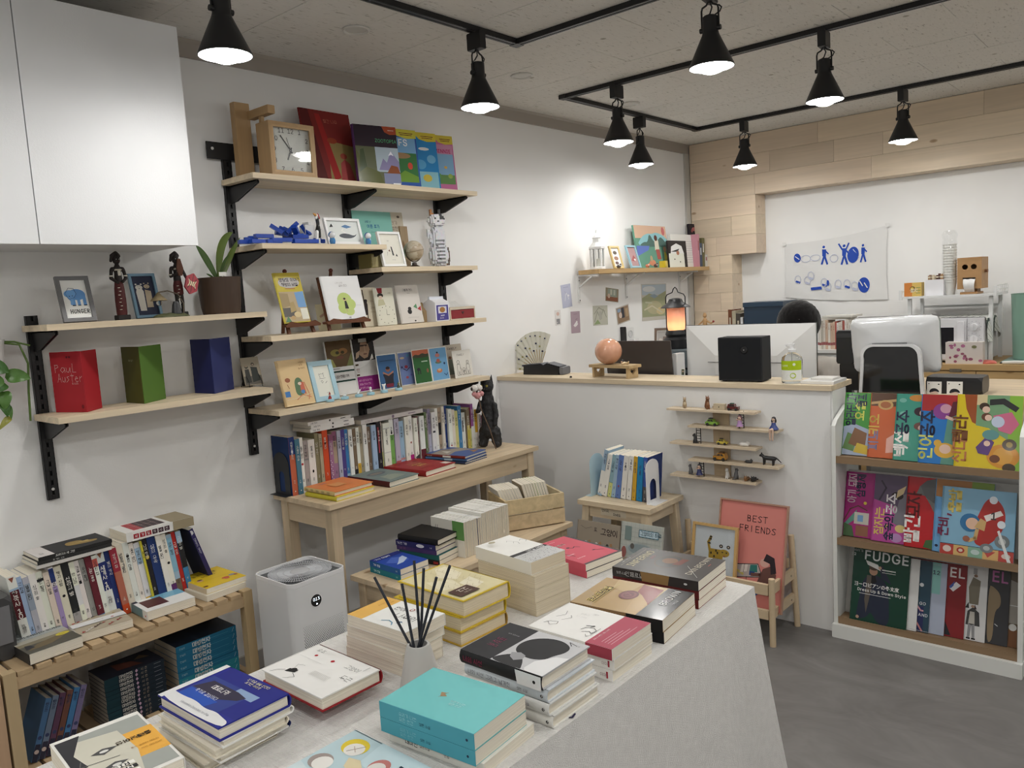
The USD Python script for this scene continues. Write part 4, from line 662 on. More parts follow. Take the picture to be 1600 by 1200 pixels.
# === books lying on the pine table, the low bench and the slatted shelf
D1=[(480.5,760),(538,744),(580,753.5),(518,770)]
pile(D1,.736,.017,True,'book','orange speckled square picture book lying on a yellow one',(.62,.20,.06),(.55,.42,.18),[('r',.1+.1*i,.15+.09*j,.03,.02,(.50,.30,.14))for i in range(8)for j in range(8)if(i*5+j*3)%3==0]+[('r',.3,.35,.3,.3,(.60,.27,.10)),('t','가을빛',.2,.8,.07,(.30,.2,.3),{'wt':.1})],[('r',.05+.18*i,.2,.09,.6,(.35,.28,.12))for i in range(5)],True,[(.017,(.62,.50,.06),(.50,.44,.04),True,-.004,-.012,1,False,(),'yellow square picture book under the orange speckled one')],base=.700)
pile([(546,741),(584,729),(652.6,741),(599,755)],.7245,.0240,True,'book','large grey-green picture book with dark red spine lying on the pine table',(.15,.19,.18),(.07,.015,.015),[('e',.5,.6,.28,.16,(.09,.10,.12)),('e',.5,.6,.2,.1,(.2,.17,.14)),('p',[(.2,.1),(.8,.15),(.7,.35),(.3,.4)],(.24,.27,.22)),('l',[(.1,.5),(.3,.3),(.6,.4),(.9,.2)],.02,(.30,.31,.26)),('l',[(.15,.9),(.4,.8),(.8,.88)],.015,(.3,.3,.27))],(),True,size=(.170,.290),base=.7)
pile([(604.6,727),(647,715),(710,722.4),(660,738)],.7255,.0250,True,'book','dark red hardcover with gold title plate lying on the pine table',(.27,.02,.02),(.25,.018,.018),[('r',.30,.30,.34,.42,(.28,.05,.03)),('t','찰리와',.36,.40,.06,(.62,.42,.10),{'wt':.14,'rot':0}),('t','동화 나라',.32,.52,.05,(.62,.42,.10),{'wt':.14}),('p',[(.78,.08),(.96,.06),(.97,.22),(.80,.24)],(.6,.52,.46)),('e',.25,.8,.06,.03,(.16,.015,.015)),('e',.7,.75,.07,.03,(.16,.015,.015)),('l',[(.1,.2),(.4,.24),(.5,.15)],.015,(.16,.015,.015))],(),True,size=(.195,.262),base=.7)
pile([(671,708.6),(702,696),(755,704.5),(719,713.4)],.7375,.0125,True,'book','thin blue picture book with dark red spine, top of the three near the cat',(.06,.10,.26),(.16,.02,.015),[('p',[(.0,.4),(.5,.5),(.9,.3),(1,.6),(.6,.9),(0,.85)],(.28,.24,.20)),('p',[(.2,.55),(.5,.6),(.4,.8)],(.5,.46,.4)),('p',[(.6,.1),(.95,.15),(.8,.3)],(.32,.16,.06))],[('t','서재의 아이',.06,.25,.45,(.6,.5,.45)),('r',.46,.15,.2,.7,(.7,.68,.64))],True,[(.0125,(.05,.09,.22),(.05,.11,.24),True,0,-.004,2,False,[('r',.46,.15,.2,.7,(.4,.5,.6))],'thin blue picture book, middle of the three near the cat'),(.012,(.03,.05,.12),(.02,.03,.07),True,.002,-.003,-2,False,(),'thin dark blue picture book, lowest of the three near the cat')],size=(.165,.235),base=.7)
pile([(577,876),(622,860),(668,874),(625.5,889.5)],.466,.023,True,'book','blue novel with a pale dreaming figure lying on a teal copy',(.02,.06,.33),(.015,.10,.30),[('p',[(.1,.55),(.5,.75),(.8,.55),(.7,.35),(.35,.30)],(.06,.12,.45)),('p',[(.2,.28),(.45,.30),(.75,.45),(.8,.66),(.62,.6),(.4,.42)],(.42,.50,.66)),('r',0,.80,1,.2,(.02,.03,.18)),('t','기억 전달자',.08,.86,.07,(.8,.82,.85),{'wt':.16})],[('t','기억 전달',.12,.3,.4,(.7,.75,.85),{'wt':.16}),('t','장편',.85,.35,.25,(.5,.6,.7))],False,[(.022,(.01,.16,.20),(.012,.17,.21),False,0,0,0,False,[('t','기억 전달',.12,.3,.4,(.5,.7,.7),{'wt':.16}),('t','장편',.85,.35,.25,(.4,.6,.6))],'teal novel beneath the blue novel with the dreaming figure')],base=.42)
pile([(626,833),(662,817.5),(715.5,829),(681,844.5)],.525,.024,True,'book','plain black cloth hardcover on a stack at the low bench',(.012,.012,.013),(.011,.011,.012),(),(),True,[(.021,(.03,.03,.12),(.025,.025,.11),False,-.004,.012,0,False,[('t','가난한 기쁨',.03,.3,.45,(.6,.6,.7),{'wt':.14}),('e',.62,.5,.10,.035,(.65,.65,.68)),('t','소설',.85,.3,.3,(.5,.5,.6))],'navy paperback directly beneath the black cloth hardcover'),(.018,(.07,.04,.14),(.06,.035,.14),False,-.002,.010,0,False,[('t','밤의 정원',.08,.3,.4,(.25,.1,.2))],'purple paperback, third in the black hardcover stack'),(.02,(.02,.12,.12),(.015,.10,.10),False,0,.0,0,False,(),'dark green paperback, fourth in the black hardcover stack'),(.02,(.10,.02,.02),(.02,.02,.02),False,0,0,0,False,[('r',.85,.2,.12,.5,(.3,.03,.03))],'dark paperback at the bottom of the black hardcover stack')],size=(.148,.205),base=.42)
pile([(8,996),(88,971),(124,994),(39,1026)],.486,.033,True,'book','thick English paperback with misty desert cover and yellow sticker',(.33,.34,.31),(.03,.03,.03),[('r',0,.0,1,.34,(.10,.095,.075)),('r',0,.34,1,.12,(.24,.21,.14)),('r',0,.46,1,.14,(.42,.40,.33)),('r',0,.60,1,.40,(.40,.43,.42)),('p',[(.05,.12),(.5,.14),(.85,.3),(.7,.38),(.3,.30)],(.17,.13,.07)),('p',[(.05,.18),(.22,.2),(.2,.34),(.1,.36)],(.04,.04,.045)),('e',.83,.38,.13,.085,(.66,.55,.06)),('t','특별판',.76,.365,.03,(.4,.32,.05),{'wt':.12}),('t','A THOUSAND',.26,.80,.062,(.03,.03,.03),{'wt':.2}),('t','SPLENDID SUNS',.13,.69,.062,(.03,.03,.03),{'wt':.2}),('t','a novel of two women',.22,.60,.026,(.2,.2,.2))],(),False,base=.4503)
FL=[('p',[(.05+.8*((i*37)%17)/17,.62+.3*((i*23)%11)/11),(.13+.8*((i*37)%17)/17,.66+.3*((i*23)%11)/11),(.08+.8*((i*37)%17)/17,.70+.3*((i*23)%11)/11)],c)for i,c in zip(range(16),[(.34,.03,.03),(.7,.66,.6),(.06,.05,.05),(.4,.3,.14)]*4)]
FL+=[('p',[(.08+.8*((i*29)%13)/13,.02+.24*((i*31)%9)/9),(.16+.78*((i*29)%13)/13,.05+.24*((i*31)%9)/9),(.10+.78*((i*29)%13)/13,.1+.22*((i*31)%9)/9)],c)for i,c in zip(range(12),[(.34,.03,.03),(.7,.66,.6),(.1,.06,.05),(.36,.05,.04)]*3)]
pile([(97,971),(178,947.6),(211,966),(125,991.5)],.478,.026,True,'book','paperback with red and beige pattern crossed by a white title band',(.46,.40,.30),(.74,.73,.69),FL+[('r',0,.36,1,.22,(.76,.76,.75)),('t','문학의 집',.42,.46,.035,(.3,.3,.3),{'wt':.1}),('e',.75,.44,.03,.02,(.4,.03,.03))],[('t','이야기 시인선',.3,.35,.3,(.3,.3,.3)),('e',.95,.5,.01,.01,(.1,.02,.02))],False,base=.4503)
pile([(195,936),(264.5,913),(306,933),(227,956)],.482,.030,True,'book','square-patterned paperback in sky blue, maroon and white lying on the slats',(.78,.78,.76),(.77,.77,.75),[('r',.38,.40,.62,.42,(.17,.40,.55)),('r',.10,.16,.44,.40,(.10,.035,.035)),('p',[(.55,.4),(.78,.4),(.95,.82),(.72,.82)],(.22,.46,.60)),('r',.0,.74,.40,.16,(.62,.68,.74)),('r',0,.56,.1,.1,(.02,.02,.04)),('t','하루',.60,.86,.03,(.4,.4,.4))],[('r',.15,0,.16,1,(.02,.02,.03)),('r',.31,0,.5,1,(.16,.28,.30)),('e',.93,.4,.015,.015,(.4,.03,.03))],False,base=.4503)
pile([(283,903),(344,882.6),(379,901),(316,922)],.492,.020,True,'book','bright yellow children book with small cartoon figures lying on another',(.68,.47,.025),(.66,.55,.38),[('t','엉뚱한 발명',.2,.75,.085,(.10,.06,.02),{'wt':.1}),('t','이야기',.35,.60,.085,(.10,.06,.02),{'wt':.1}),('e',.20,.48,.08,.06,(.60,.36,.2)),('e',.22,.53,.06,.04,(.10,.05,.03)),('e',.66,.25,.09,.06,(.50,.09,.04)),('e',.66,.19,.06,.05,(.55,.12,.06)),('e',.86,.30,.08,.06,(.25,.27,.32)),('e',.92,.25,.05,.04,(.30,.05,.08)),('e',.08,.12,.06,.035,(.15,.06,.02)),('r',.2,.40,.7,.006,(.4,.25,.02))],(),False,[(.019,(.70,.66,.56),(.70,.66,.56),False,-.012,-.012,2,False,(),'cream book under the bright yellow children book')],base=.4503)
# === rows of standing books
TITLES=['바람의 그림자','오늘의 마음','푸른 바다','작은 책방','여름 언덕','나의 정원','긴 하루','별을 읽다','시간의 숲','어린 왕국','그날 이후','고요한 밤','책과 사람','달빛 산책','먼 나라','가을 편지','우리 동네','느린 걸음','오래된 집','하얀 길','빛의 역사','생각의 힘']
def spine_art(i,ink,L,t,marks=()):
 tx=TITLES[i%len(TITLES)];s=min(.70,.0105/t);n=len(tx)
 if t*s*1.12*n>L*.55:s=L*.55/(t*1.12*n)
 return[*marks,('t',tx,.08+.04*(i%3),(1-s)/2,s,ink,{'wt':.12,'stack':True}),('t',TITLES[(i*7+3)%22][:2],.74,.5-s*.3,s*.6,ink,{'wt':.12,'stack':True}),('e',.93,.5,min(.012,t/L*.3),min(.012,t/L*.3),ink)]
def standing_row(items,xs,zb,group,fmt,w,tilt=0.0,depth_jitter=.006):
 a=radians(tilt);v=AR([0,-sin(a),cos(a)]);u=AR([-1.0,0,0])
 for i,(y0,y1,hgt,col,word,marks)in enumerate(items):
  t=(y1-y0)*cos(a);ink=(.05,.05,.05)if sum(col)>.8 else(.70,.68,.62)
  o=AR([xs+uni(-depth_jitter,depth_jitter),y0,zb+.0005]);hh=hgt
  book('book',fmt.format(word=word,n=ordinal(i+1)),frame(o,u,v),min(w*uni(.95,1.02),xs-.008),hh,t-.0006,col,None,(),spine_art(i,ink,hh,t,marks),False,PAGE,group,back=(.012,.035,.12)if i==0 and group.startswith('book row')else None)
C=dict(orange=(.46,.12,.06),teal=(.07,.19,.25),white=(.74,.73,.69),grey=(.33,.32,.31),olive=(.22,.19,.11),tan=(.38,.31,.21),red=(.55,.075,.025),plum=(.30,.16,.26),mauve=(.22,.08,.14),violet=(.08,.05,.22),blue=(.05,.20,.40),cream=(.70,.64,.52),brown=(.17,.12,.08),sky=(.32,.45,.58),black=(.02,.02,.022),green=(.18,.40,.10),lav=(.42,.42,.50),maroon=(.12,.02,.03),forest=(.12,.18,.09),navy=(.02,.04,.16),lime=(.55,.58,.22),pink=(.55,.25,.36),amber=(.60,.36,.04),purple=(.28,.10,.28))
def rr(x,w_,c):return('r',x,0,w_,1,c)
ROW=[(453.5,462.5,684,'orange',[rr(0,.30,C['navy']),('e',.25,.5,.03,.02,(.7,.7,.7))]),(462.5,470,687,'teal',()),(470,476,685,'white',[('e',.48,.5,.022,.022,(.35,.03,.03))]),(476.5,483.5,690,'grey',[rr(.35,.03,(.2,.2,.2))]),(483.5,494,688,'white',[('e',.62,.5,.03,.02,(.02,.02,.02))]),(494,500,678,'olive',()),(500,505,679,'tan',()),(505,513.5,673,'red',[('e',.22,.5,.025,.02,(.05,.01,.01))]),(515,521.5,680,'plum',[rr(0,.12,C['mauve'])]+[('r',.5+.04*k,.1+.3*(k%2),.015,.2,(.7,.66,.7))for k in range(12)]),(521.5,528,675,'tan',[rr(0,.18,C['mauve']),rr(.6,.4,C['plum'])]),(528.5,534.5,674,'lav',()),(534.5,540.5,672,'violet',()),(540.5,546,672,'blue',[rr(.85,.15,C['sky'])]),(546,552,672,'white',()),(552.5,557.5,671,'brown',[rr(.8,.2,C['black'])]),(557.5,562.5,669,'white',[rr(.7,.3,C['amber'])]),(562.5,568,667,'tan',()),(568,574.5,664,'white',()),(575,581,668,'brown',()),(581,588.5,665,'sky',()),(589,595.5,660,'black',[('r',.1,.2,.5,.3,(.35,.05,.07))]),(596,599,660,'cream',[rr(.6,.4,C['lime'])]),(599.5,610,662,'white',[rr(.1,.02,(.5,.5,.48)),rr(.6,.02,(.55,.55,.53))]),(611,617.5,655,'white',[rr(.32,.62,C['green']),('e',.28,.5,.025,.02,(.02,.02,.02))]),(618,625.5,655,'lav',[rr(.85,.04,(.4,.1,.1))]),(626,633,659,'sky',[rr(.8,.05,(.5,.25,.25))]),(633.5,640,652,'white',()),(640,646.5,650,'white',[rr(.8,.2,(.42,.02,.20)),('e',.55,.5,.02,.02,(.3,.08,.06))]),(647,653,654,'white',[('p',[(.85,0),(1,.5),(1,1),(.8,1)],(.05,.05,.05))]),(653.5,656,652,'maroon',()),(656.5,664,651,'white',[rr(.72,.28,C['maroon'])]),(664.5,668,645,'forest',()),(668,671.5,647,'grey',()),(671.5,675.5,640,'lav',[rr(0,.5,(.22,.2,.28))]),(676,682.5,645,'white',[('r',.4,.2,.04,.6,(.05,.05,.06))]),(682.5,687,639,'white',()),(687,691,638,'tan',[rr(.3,.25,C['black'])]),(691,695,636,'cream',()),(695.5,700.5,635,'navy',()),(701,706.5,640,'white',[('e',.8,.5,.02,.02,(.4,.05,.05))]),(706.5,711.5,641,'cream',()),(712,717,643,'lime',()),(717,722.5,635,'blue',()),(723,729,646,'white',[('r',.2,.2,.3,.3,(.1,.1,.12))]),(729.5,734,640,'olive',[rr(.4,.6,(.50,.42,.08))]),(734,737,638,'lime',[rr(0,.5,C['maroon'])]),(737,741,632,'purple',[rr(.5,.5,C['white'])]),(741,743.5,638,'white',()),(743.5,748,641,'amber',[rr(.6,.4,(.7,.66,.6))]),(748.5,751.5,648,'white',()),(751.5,755,650,'pink',())]
XS=.137;its=[]
for a,c,top,col,marks in ROW:
 ym=720-(a-450)*.16;y0,y1=onx(a,ym,XS)[1],onx(c,ym,XS)[1];zt=onx((a+c)/2-6,top,XS)[2]
 its.append((y0,y1,zt-.70,tuple(x*uni(.92,1.06)for x in C[col]),col,marks))
WORD={'lav':'greyish lavender','teal':'dark teal','forest':'dark green','lime':'yellow-green','sky':'light blue','plum':'plum','red':'orange-red','amber':'golden yellow'}
standing_row([(a,c,h,col,WORD.get(wd,wd),mk)for a,c,h,col,wd,mk in its],XS,.7002,'book row on the pine table','{word} spined book, {n} from the metal bookend in the pine table row',.128)
yA,yB=its[0][0],its[-1][1]
def bookend(y,side,col,label,x=.07,z=.7002,w=.11,h=.175,slot=True):
 o=thing('bookend',label,'bookend');b=MB()
 pts=_arc(0,h-w/2,w/2,w/2,0,180,16);outer=Polygon([(w/2,0),*pts,(-w/2,0)])
 if slot:outer=outer.difference(Polygon([(.018,.012),(.018,h*.45),*_arc(0,h*.45,.018,.018,0,180,8),(-.018,h*.45),(-.018,.012)]))
 b.prism(outer,0,.0016,col,AR([[1,0,0,x],[0,0,1,y],[0,1,0,z],[0,0,0,1.0]]));b.build('plate','blackmetal',o)
 b=MB().box((x-w/2,y,z),(x+w/2,y+side*.028,z+.0012),col);b.build('foot','blackmetal',o)
bookend(yA-.0025,-1,(.02,.022,.025),'dark metal bookend with rounded top ending the pine table row',slot=True)
def flat_on_row(px0,px1,py_front,z,t,label,col,ink,spn=None,n=0):
 y0,y1=onx(px0,py_front,XS+.004)[1],onx(px1,py_front,XS+.004)[1]
 book('book',label,frame((XS+.006,y0,z),(-1,0,0),(0,-1,0))@Tm(0,-(y1-y0),0),.128,y1-y0,t,col,spn or col,(),[('t',TITLES[n],.06,.25,.5,ink),('e',.5,.5,.02,.02,ink),('r',.75,.4,.12,.2,ink)],False,PAGE)
hmax=max(h for(a,c,h,*_r)in its[4:16])+.7012
for k,(p0,p1,py,lab,dk)in enumerate(((484,554,669,'white book, lowest of three lying on the pine table row',0),(485,553,663,'white book, middle of three lying on the pine table row',0),(480,548,657,'white book, topmost of three lying on the pine table row',0))):
 flat_on_row(p0,p1,py,hmax+.0150*k,.0145,lab,(.62,.60,.55),(.08,.08,.08),(.74,.73,.70),3+k)
hm2=max(h for(a,c,h,*_r)in its[14:31])+.7012
flat_on_row(563,661,655,hm2,.019,'long pale hardcover lying alone on the pine table row',(.42,.39,.37),(.2,.15,.2),(.55,.52,.50),8)
SR=[(16,'white',[('p',[(.02,.2),(.09,.5),(.02,.8)],(.25,.08,.05)),rr(.17,.03,C['sky']),rr(.20,.40,(.09,.015,.02))],'한국사 100장면',.243),(9,'sky',(),0,.235),(11,'lav',[rr(.1,.4,(.28,.33,.40))],0,.228),(13,'white',(),0,.232),(12,'white',[rr(.1,.04,C['black'])],0,.232),(11,'cream',(),0,.225),(9,'white',[rr(.28,.72,(.34,.26,.48)),rr(.02,.2,C['navy'])],0,.238),(14,'cream',[('e',.45,.5,.02,.02,C['black'])],0,.235),(14,'black',[rr(.74,.26,C['grey'])],'신라의 밤',.24),(10,'white',[rr(.35,.3,(.65,.65,.66))],0,.236),(10,'white',[('r',.3,.2,.05,.5,C['black'])],0,.235),(10,'grey',(),0,.236),(13,'maroon',[rr(.88,.12,C['blue'])],0,.24),(10,'white',[rr(.05,.12,(.5,.1,.08))],0,.238),(16,'white',[('p',[(.02,.2),(.10,.5),(.02,.8)],(.25,.10,.05)),rr(.16,.42,(.02,.03,.14))],'세계사 100장면',.244),(10,'navy',(),0,.242),(14,'red',[rr(0,.35,(.30,.03,.05)),rr(.35,.5,(.42,.14,.09))],0,.245),(14,'cream',[('l',[(.15,.3),(.3,.7),(.4,.3)],.01,(.3,.3,.28))],0,.25),(12,'white',[('e',.2,.5,.02,.02,C['black'])],0,.253),(10,'white',(),0,.245),(12,'white',[rr(.08,.25,C['sky']),rr(.85,.15,C['amber'])],0,.242),(5,'lime',[rr(0,1,(.55,.48,.04))],0,.246),(11,'black',[('e',.28,.5,.03,.025,(.55,.42,.06))],0,.248),(18,'navy',[('t','삶의 유혹',.12,.25,.5,(.7,.7,.72),{'wt':.1,'stack':True})],None,.25),(11,'white',(),0,.25),(12,'white',[rr(.78,.22,(.12,.03,.13)),('e',.45,.5,.02,.02,C['black'])],0,.248),(12,'sky',[rr(.05,.55,(.22,.42,.55)),rr(.72,.28,C['brown'])],0,.24),(9,'red',[rr(0,1,(.42,.025,.02))],0,.246),(12,'blue',[rr(.18,.4,C['black']),rr(0,.18,C['sky'])],0,.244)]
ya,yb=.768,1.322;k=(yb-ya)/sum(s[0]for s in SR);y=ya;XQ=.142;TL=6.5;aa=radians(TL)
for i,(t,col,marks,title,hgt)in enumerate(SR):
 tt=t*k*cos(aa);c=tuple(x*uni(.92,1.06)for x in C[col]);ink=(.05,.05,.05)if sum(c)>.8 else(.72,.70,.65);ink2=(.72,.70,.66)if title else ink
 sa=list(marks)+([('t',title,.21,.20,.60,ink2,{'wt':.14,'stack':True}),('t',TITLES[i%22][:3],.68,.3,.35,(.08,.08,.08),{'stack':True})]if isinstance(title,str)else([]if title is None else spine_art(i+5,ink,hgt,tt)))
 book('book',f'{WORD.get(col, col)} spined book, {ordinal(i + 1)} from the speaker in the leaning row on the slatted shelf',frame((XQ+uni(-.004,.004),y,.4508),(-1,0,0),(0,-sin(aa),cos(aa))),.130,hgt*.97,tt-.0006,c,None,(),sa,False,PAGE,'leaning book row on the slatted shelf');y+=t*k
al=radians(17);book('book','black paperback leaning alone at the end of the slatted shelf row',frame((XQ,y+.075,.4508),(-1,0,0),(0,-sin(al),cos(al))),.130,.238,.016,(.02,.02,.05),(.03,.025,.10),(),[('t','대통령의 글쓰기',.16,.25,.5,(.5,.5,.62),{'stack':True}),('p',[(.02,.2),(.1,.2),(.08,.8),(.03,.7)],(.6,.6,.62))],False)
def ontop(y0,y1,z,t,label,cover,spine,art,sart,w=.135,tilt=0,x=XQ+.014):
 a=radians(tilt);book('book',label,frame((x,y0,z),(-1,0,0),(0,-1,0))@Tm(0,-(y1-y0),0),w,y1-y0,t,cover,spine,art,sart,False,PAGE)
zt2=.4508+.2372;y40,y41=onx(55,872,.155)[1],onx(172,838,.155)[1]
ontop(y40,y41,zt2+.0005,.011,'pale book, lowest of the three lying on the leaning row',(.66,.64,.60),(.60,.58,.55),(),())
ontop(y40+.004,y41+.002,zt2+.0120,.011,'dark book, middle of the three lying on the leaning row',(.05,.045,.045),(.03,.03,.03),(),[('t','천 개의 고원',.2,.25,.5,(.6,.6,.58))])
ontop(y40+.008,y41+.004,zt2+.0235,.012,'black book with golden castle, topmost of the three on the leaning row',(.02,.02,.022),(.02,.02,.02),[('r',0,0,1,.0,(.7,.66,.64)),('r',0,.0,1,.01,(.1,.1,.1)),('r',0,.78,1,.22,(.66,.62,.60)),('p',[(.25,.15),(.45,.1),(.5,.3),(.7,.28),(.75,.5),(.4,.55),(.3,.4)],(.30,.20,.06)),('p',[(.4,.2),(.55,.22),(.5,.4)],(.5,.36,.12)),('t','평전',.2,.88,.05,(.3,.3,.3))],[('t','프리다와 새 고전',.22,.2,.6,(.65,.65,.62),{'wt':.14})])
zt3=.4508+.2455;y50,y51=onx(197,832,.158)[1],onx(302,806,.158)[1]
ontop(y50,y51,zt3+.0005,.032,'thick white hardcover with red and black grid lying on the leaning row',(.72,.71,.68),(.74,.73,.70),[('r',0,.0,1,.34,(.30,.25,.16)),('r',.12,.40,.8,.32,(.05,.035,.04)),('r',.12,.72,.8,.14,(.40,.05,.06))]+[('r',.12,.40+.09*i,.8,.006,(.5,.35,.33))for i in range(5)]+[('r',.5,.40,.012,.46,(.5,.35,.33))],[('r',0,0,.08,1,(.7,.69,.66))]+[('r',.10+.09*i,.22,.075,.5,(.34,.02,.03)if i<3 else(.05,.02,.03))for i in range(6)]+[('t',c,.115+.09*i,.32,.3,(.72,.7,.68))for i,c in enumerate('세계철학사전')]+[('r',.68,0,.32,1,(.30,.25,.16))])
spk_=thing('bookshelf_speaker','dark rounded device at the start of the leaning row, cut by the picture edge','speaker',Tm(.12,.705,.4508))
b=MB().box((-.075,-.03,0),(.075,.03,.19),(.05,.05,.052),.02);b.build('body','satin',spk_)
b=MB().box((.0755,-.022,.05),(.078,.022,.165),(.17,.17,.18),.002);b.build('front_panel','satin',spk_)
zl=.1355;yq=.712
for i,(col,wd)in enumerate((((.07,.15,.28),'dark blue'),((.14,.18,.25),'grey-blue'),((.11,.05,.09),'plum'),((.16,.07,.05),'brick brown'),((.06,.18,.36),'bright blue'),((.18,.15,.27),'lavender'))):
 al=radians(-19);o=AR([.262,yq+i*.0205,zl+.0002+.017*sin(-al)])
 book('book',f'{wd} comic volume, {ordinal(i + 1)} of the six leaning on the lower slats',frame(o,(-1,0,0),(0,-sin(al),cos(al))),.125,.188,.0172,col,None,(),[('t','좋아하',.06,.2,.55,(.05,.06,.12),{'wt':.12}),('e',.62,.5,.03,.03,(.04,.05,.12)),('p',[(.72,.1),(.85,0),(1,.1),(1,.9),(.85,1),(.72,.9)],(.03,.03,.05)),('e',.84,.5,.035,.035,(.5,.4,.36))],False,(.45,.42,.36),'six leaning comic volumes')
n1=12
for i in range(n1):
 z=zl+i*.0142;j=uni(-.003,.003)
 book('book',f'dark comic volume, {ordinal(n1 - i)} from the top of the black pile on the lower slats',frame((.266+j,1.135,z),(-1,0,0),(0,-1,0))@Tm(0,0,0),.125,.195,.0138,(.015,.017,.028),(.012,.02,.03),[('p',[(.2,.3),(.6,.4),(.8,.7),(.3,.7)],(.10,.03,.02)),('p',[(.5,.1),(.8,.2),(.6,.35)],(.12,.08,.04))]if i==n1-1 else(),[('r',.0,0,.22,1,(.01,.035,.045)),('t','마법천자',.24,.12,.75,(.50,.48,.44),{'wt':.2}),('p',[(.50,.5),(.525,.95),(.55,.5),(.525,.05)],(.45,.30,.40)),('t','ㅅㅅ'[:0]+'시 즌',.6,.15,.6,(.28,.22,.16),{'wt':.12}),('r',.82,.45,.12,.1,(.2,.2,.22))],False,(.3,.28,.24),'black comic pile on the lower slats')
n2=8
for i in range(n2):
 z=zl+i*.0235;j=uni(-.002,.002);deep=.6+.4*(i/n2)
 book('book',f'blue hardback comic, {ordinal(n2 - i)} from the top of the blue pile on the lower slats',frame((.262+j,1.405,z),(-1,0,0),(0,-1,0)),.165,.225,.0230,(.012,.02,.035)if i==n2-1 else(.02,.10,.19),(.015,.14,.25)if i>2 else(.02,.20,.26),(),[('t','전설의',.05,.35,.3,(.35,.5,.55)),('t','마법천자',.26,.12,.7,(.62,.66,.66),{'wt':.2}),('e',.50,.5,.014,.014,(.45,.6,.75)),('r',.56,.45,.3,.06,(.06,.25,.36)),('l',[(.93,.2),(.96,.8)],.004,(.6,.65,.7))],False,(.55,.50,.42),'blue comic pile on the lower slats')
y=2.178;n3=21;pitch=.268/n3
for i in range(n3):
 c=random.choice([(.72,.69,.62),(.74,.73,.68),(.68,.64,.55),(.70,.70,.66)]);hgt=.160 if i>7 else .148;hgt-=uni(0,.004)
 if i==6:c=(.05,.05,.12)
 book('book',f'white paperback standing spine up, {ordinal(i + 1)} from the green-marked end of the row',frame((.498+uni(0,.004),y+pitch*(i+1)-.0004,.4205+hgt),(0,0,-1),(1,0,0)),hgt,.190,pitch-.0006,(.72,.70,.63)if i==0 else c,(.74,.73,.69)if i!=6 else(.7,.7,.7),[('r',.0,.66,.52,.34,(.13,.30,.09)),('p',[(.42,.28),(.55,.34),(.58,.62),(.45,.6)],(.36,.14,.06)),('l',[(.2,.15),(.35,.15)],.015,(.1,.1,.1)),('l',[(.2,.2),(.3,.2)],.015,(.1,.1,.1))]if i==0 else(),[('t',TITLES[(i*3)%22],.25,.25,.45,(.3,.3,.3))],False,(.66,.60,.49),'white paperbacks standing spine up on the low bench')
cr=thing('wooden_crate','open pine crate full of small books on the low bench end','crate')
A0=AR([.607,2.52,.421]);A1=AR([.742,2.772,.421]);ud=(A1-A0)/norm(A1-A0);Lc=.284;dd=AR([-ud[1],ud[0],0]);Dc=.225;Tc=frame(A0,ud,dd);cw=(.60,.46,.28)
for k in range(2):
 z0,z1=.004+k*.070,.070+k*.070
 for lo,hi,ax in(((0,0,z0),(Lc,.011,z1),'wood_x'),((0,Dc-.011,z0),(Lc,Dc,z1),'wood_x'),((.0,.0115,z0),(.011,Dc-.0115,z1),'wood_y'),((Lc-.011,.0115,z0),(Lc,Dc-.0115,z1),'wood_y')):
  b=MB().box(AR(lo)+(.0,0,.001),AR(hi)-(0,0,.001),tuple(c*uni(.93,1.06)for c in cw),.002,Tc);b.build('plank',ax,cr)
b=MB().box((.0115,.0115,0),(Lc-.0115,Dc-.0115,.010),cw,0,Tc);b.build('bottom','wood_x',cr)
xx=.014;cols=['white','white','cream','white','white','grey','white','white','tan','cream','cream','forest','lime','green','white','forest','white']
for i,cn in enumerate(cols):
 t=.0148 if cn!='tan' else .018;lean=radians(20 if i<8 else 14);hh=.19 if i<8 else .185
 uL,vL,nL=Tc[:3,0],Tc[:3,1],Tc[:3,2];up=nL*cos(lean)-uL*sin(lean)*1.0;nn=np.cross(vL,up)
 o=Tc[:3,3]+uL*(xx+.052*(1 if True else 0))+vL*(.205)+nL*(.0115+.016*sin(lean)*0+.002)
 book('book',f'small {WORD.get(cn, cn)} book, {ordinal(i + 1)} in the pine crate',frame(o,-vL,up),.125,hh*.90 if i<8 else hh*.95,t-.003,C[cn],None,(),(),False,PAGE,'small books in the pine crate');xx+=.0128
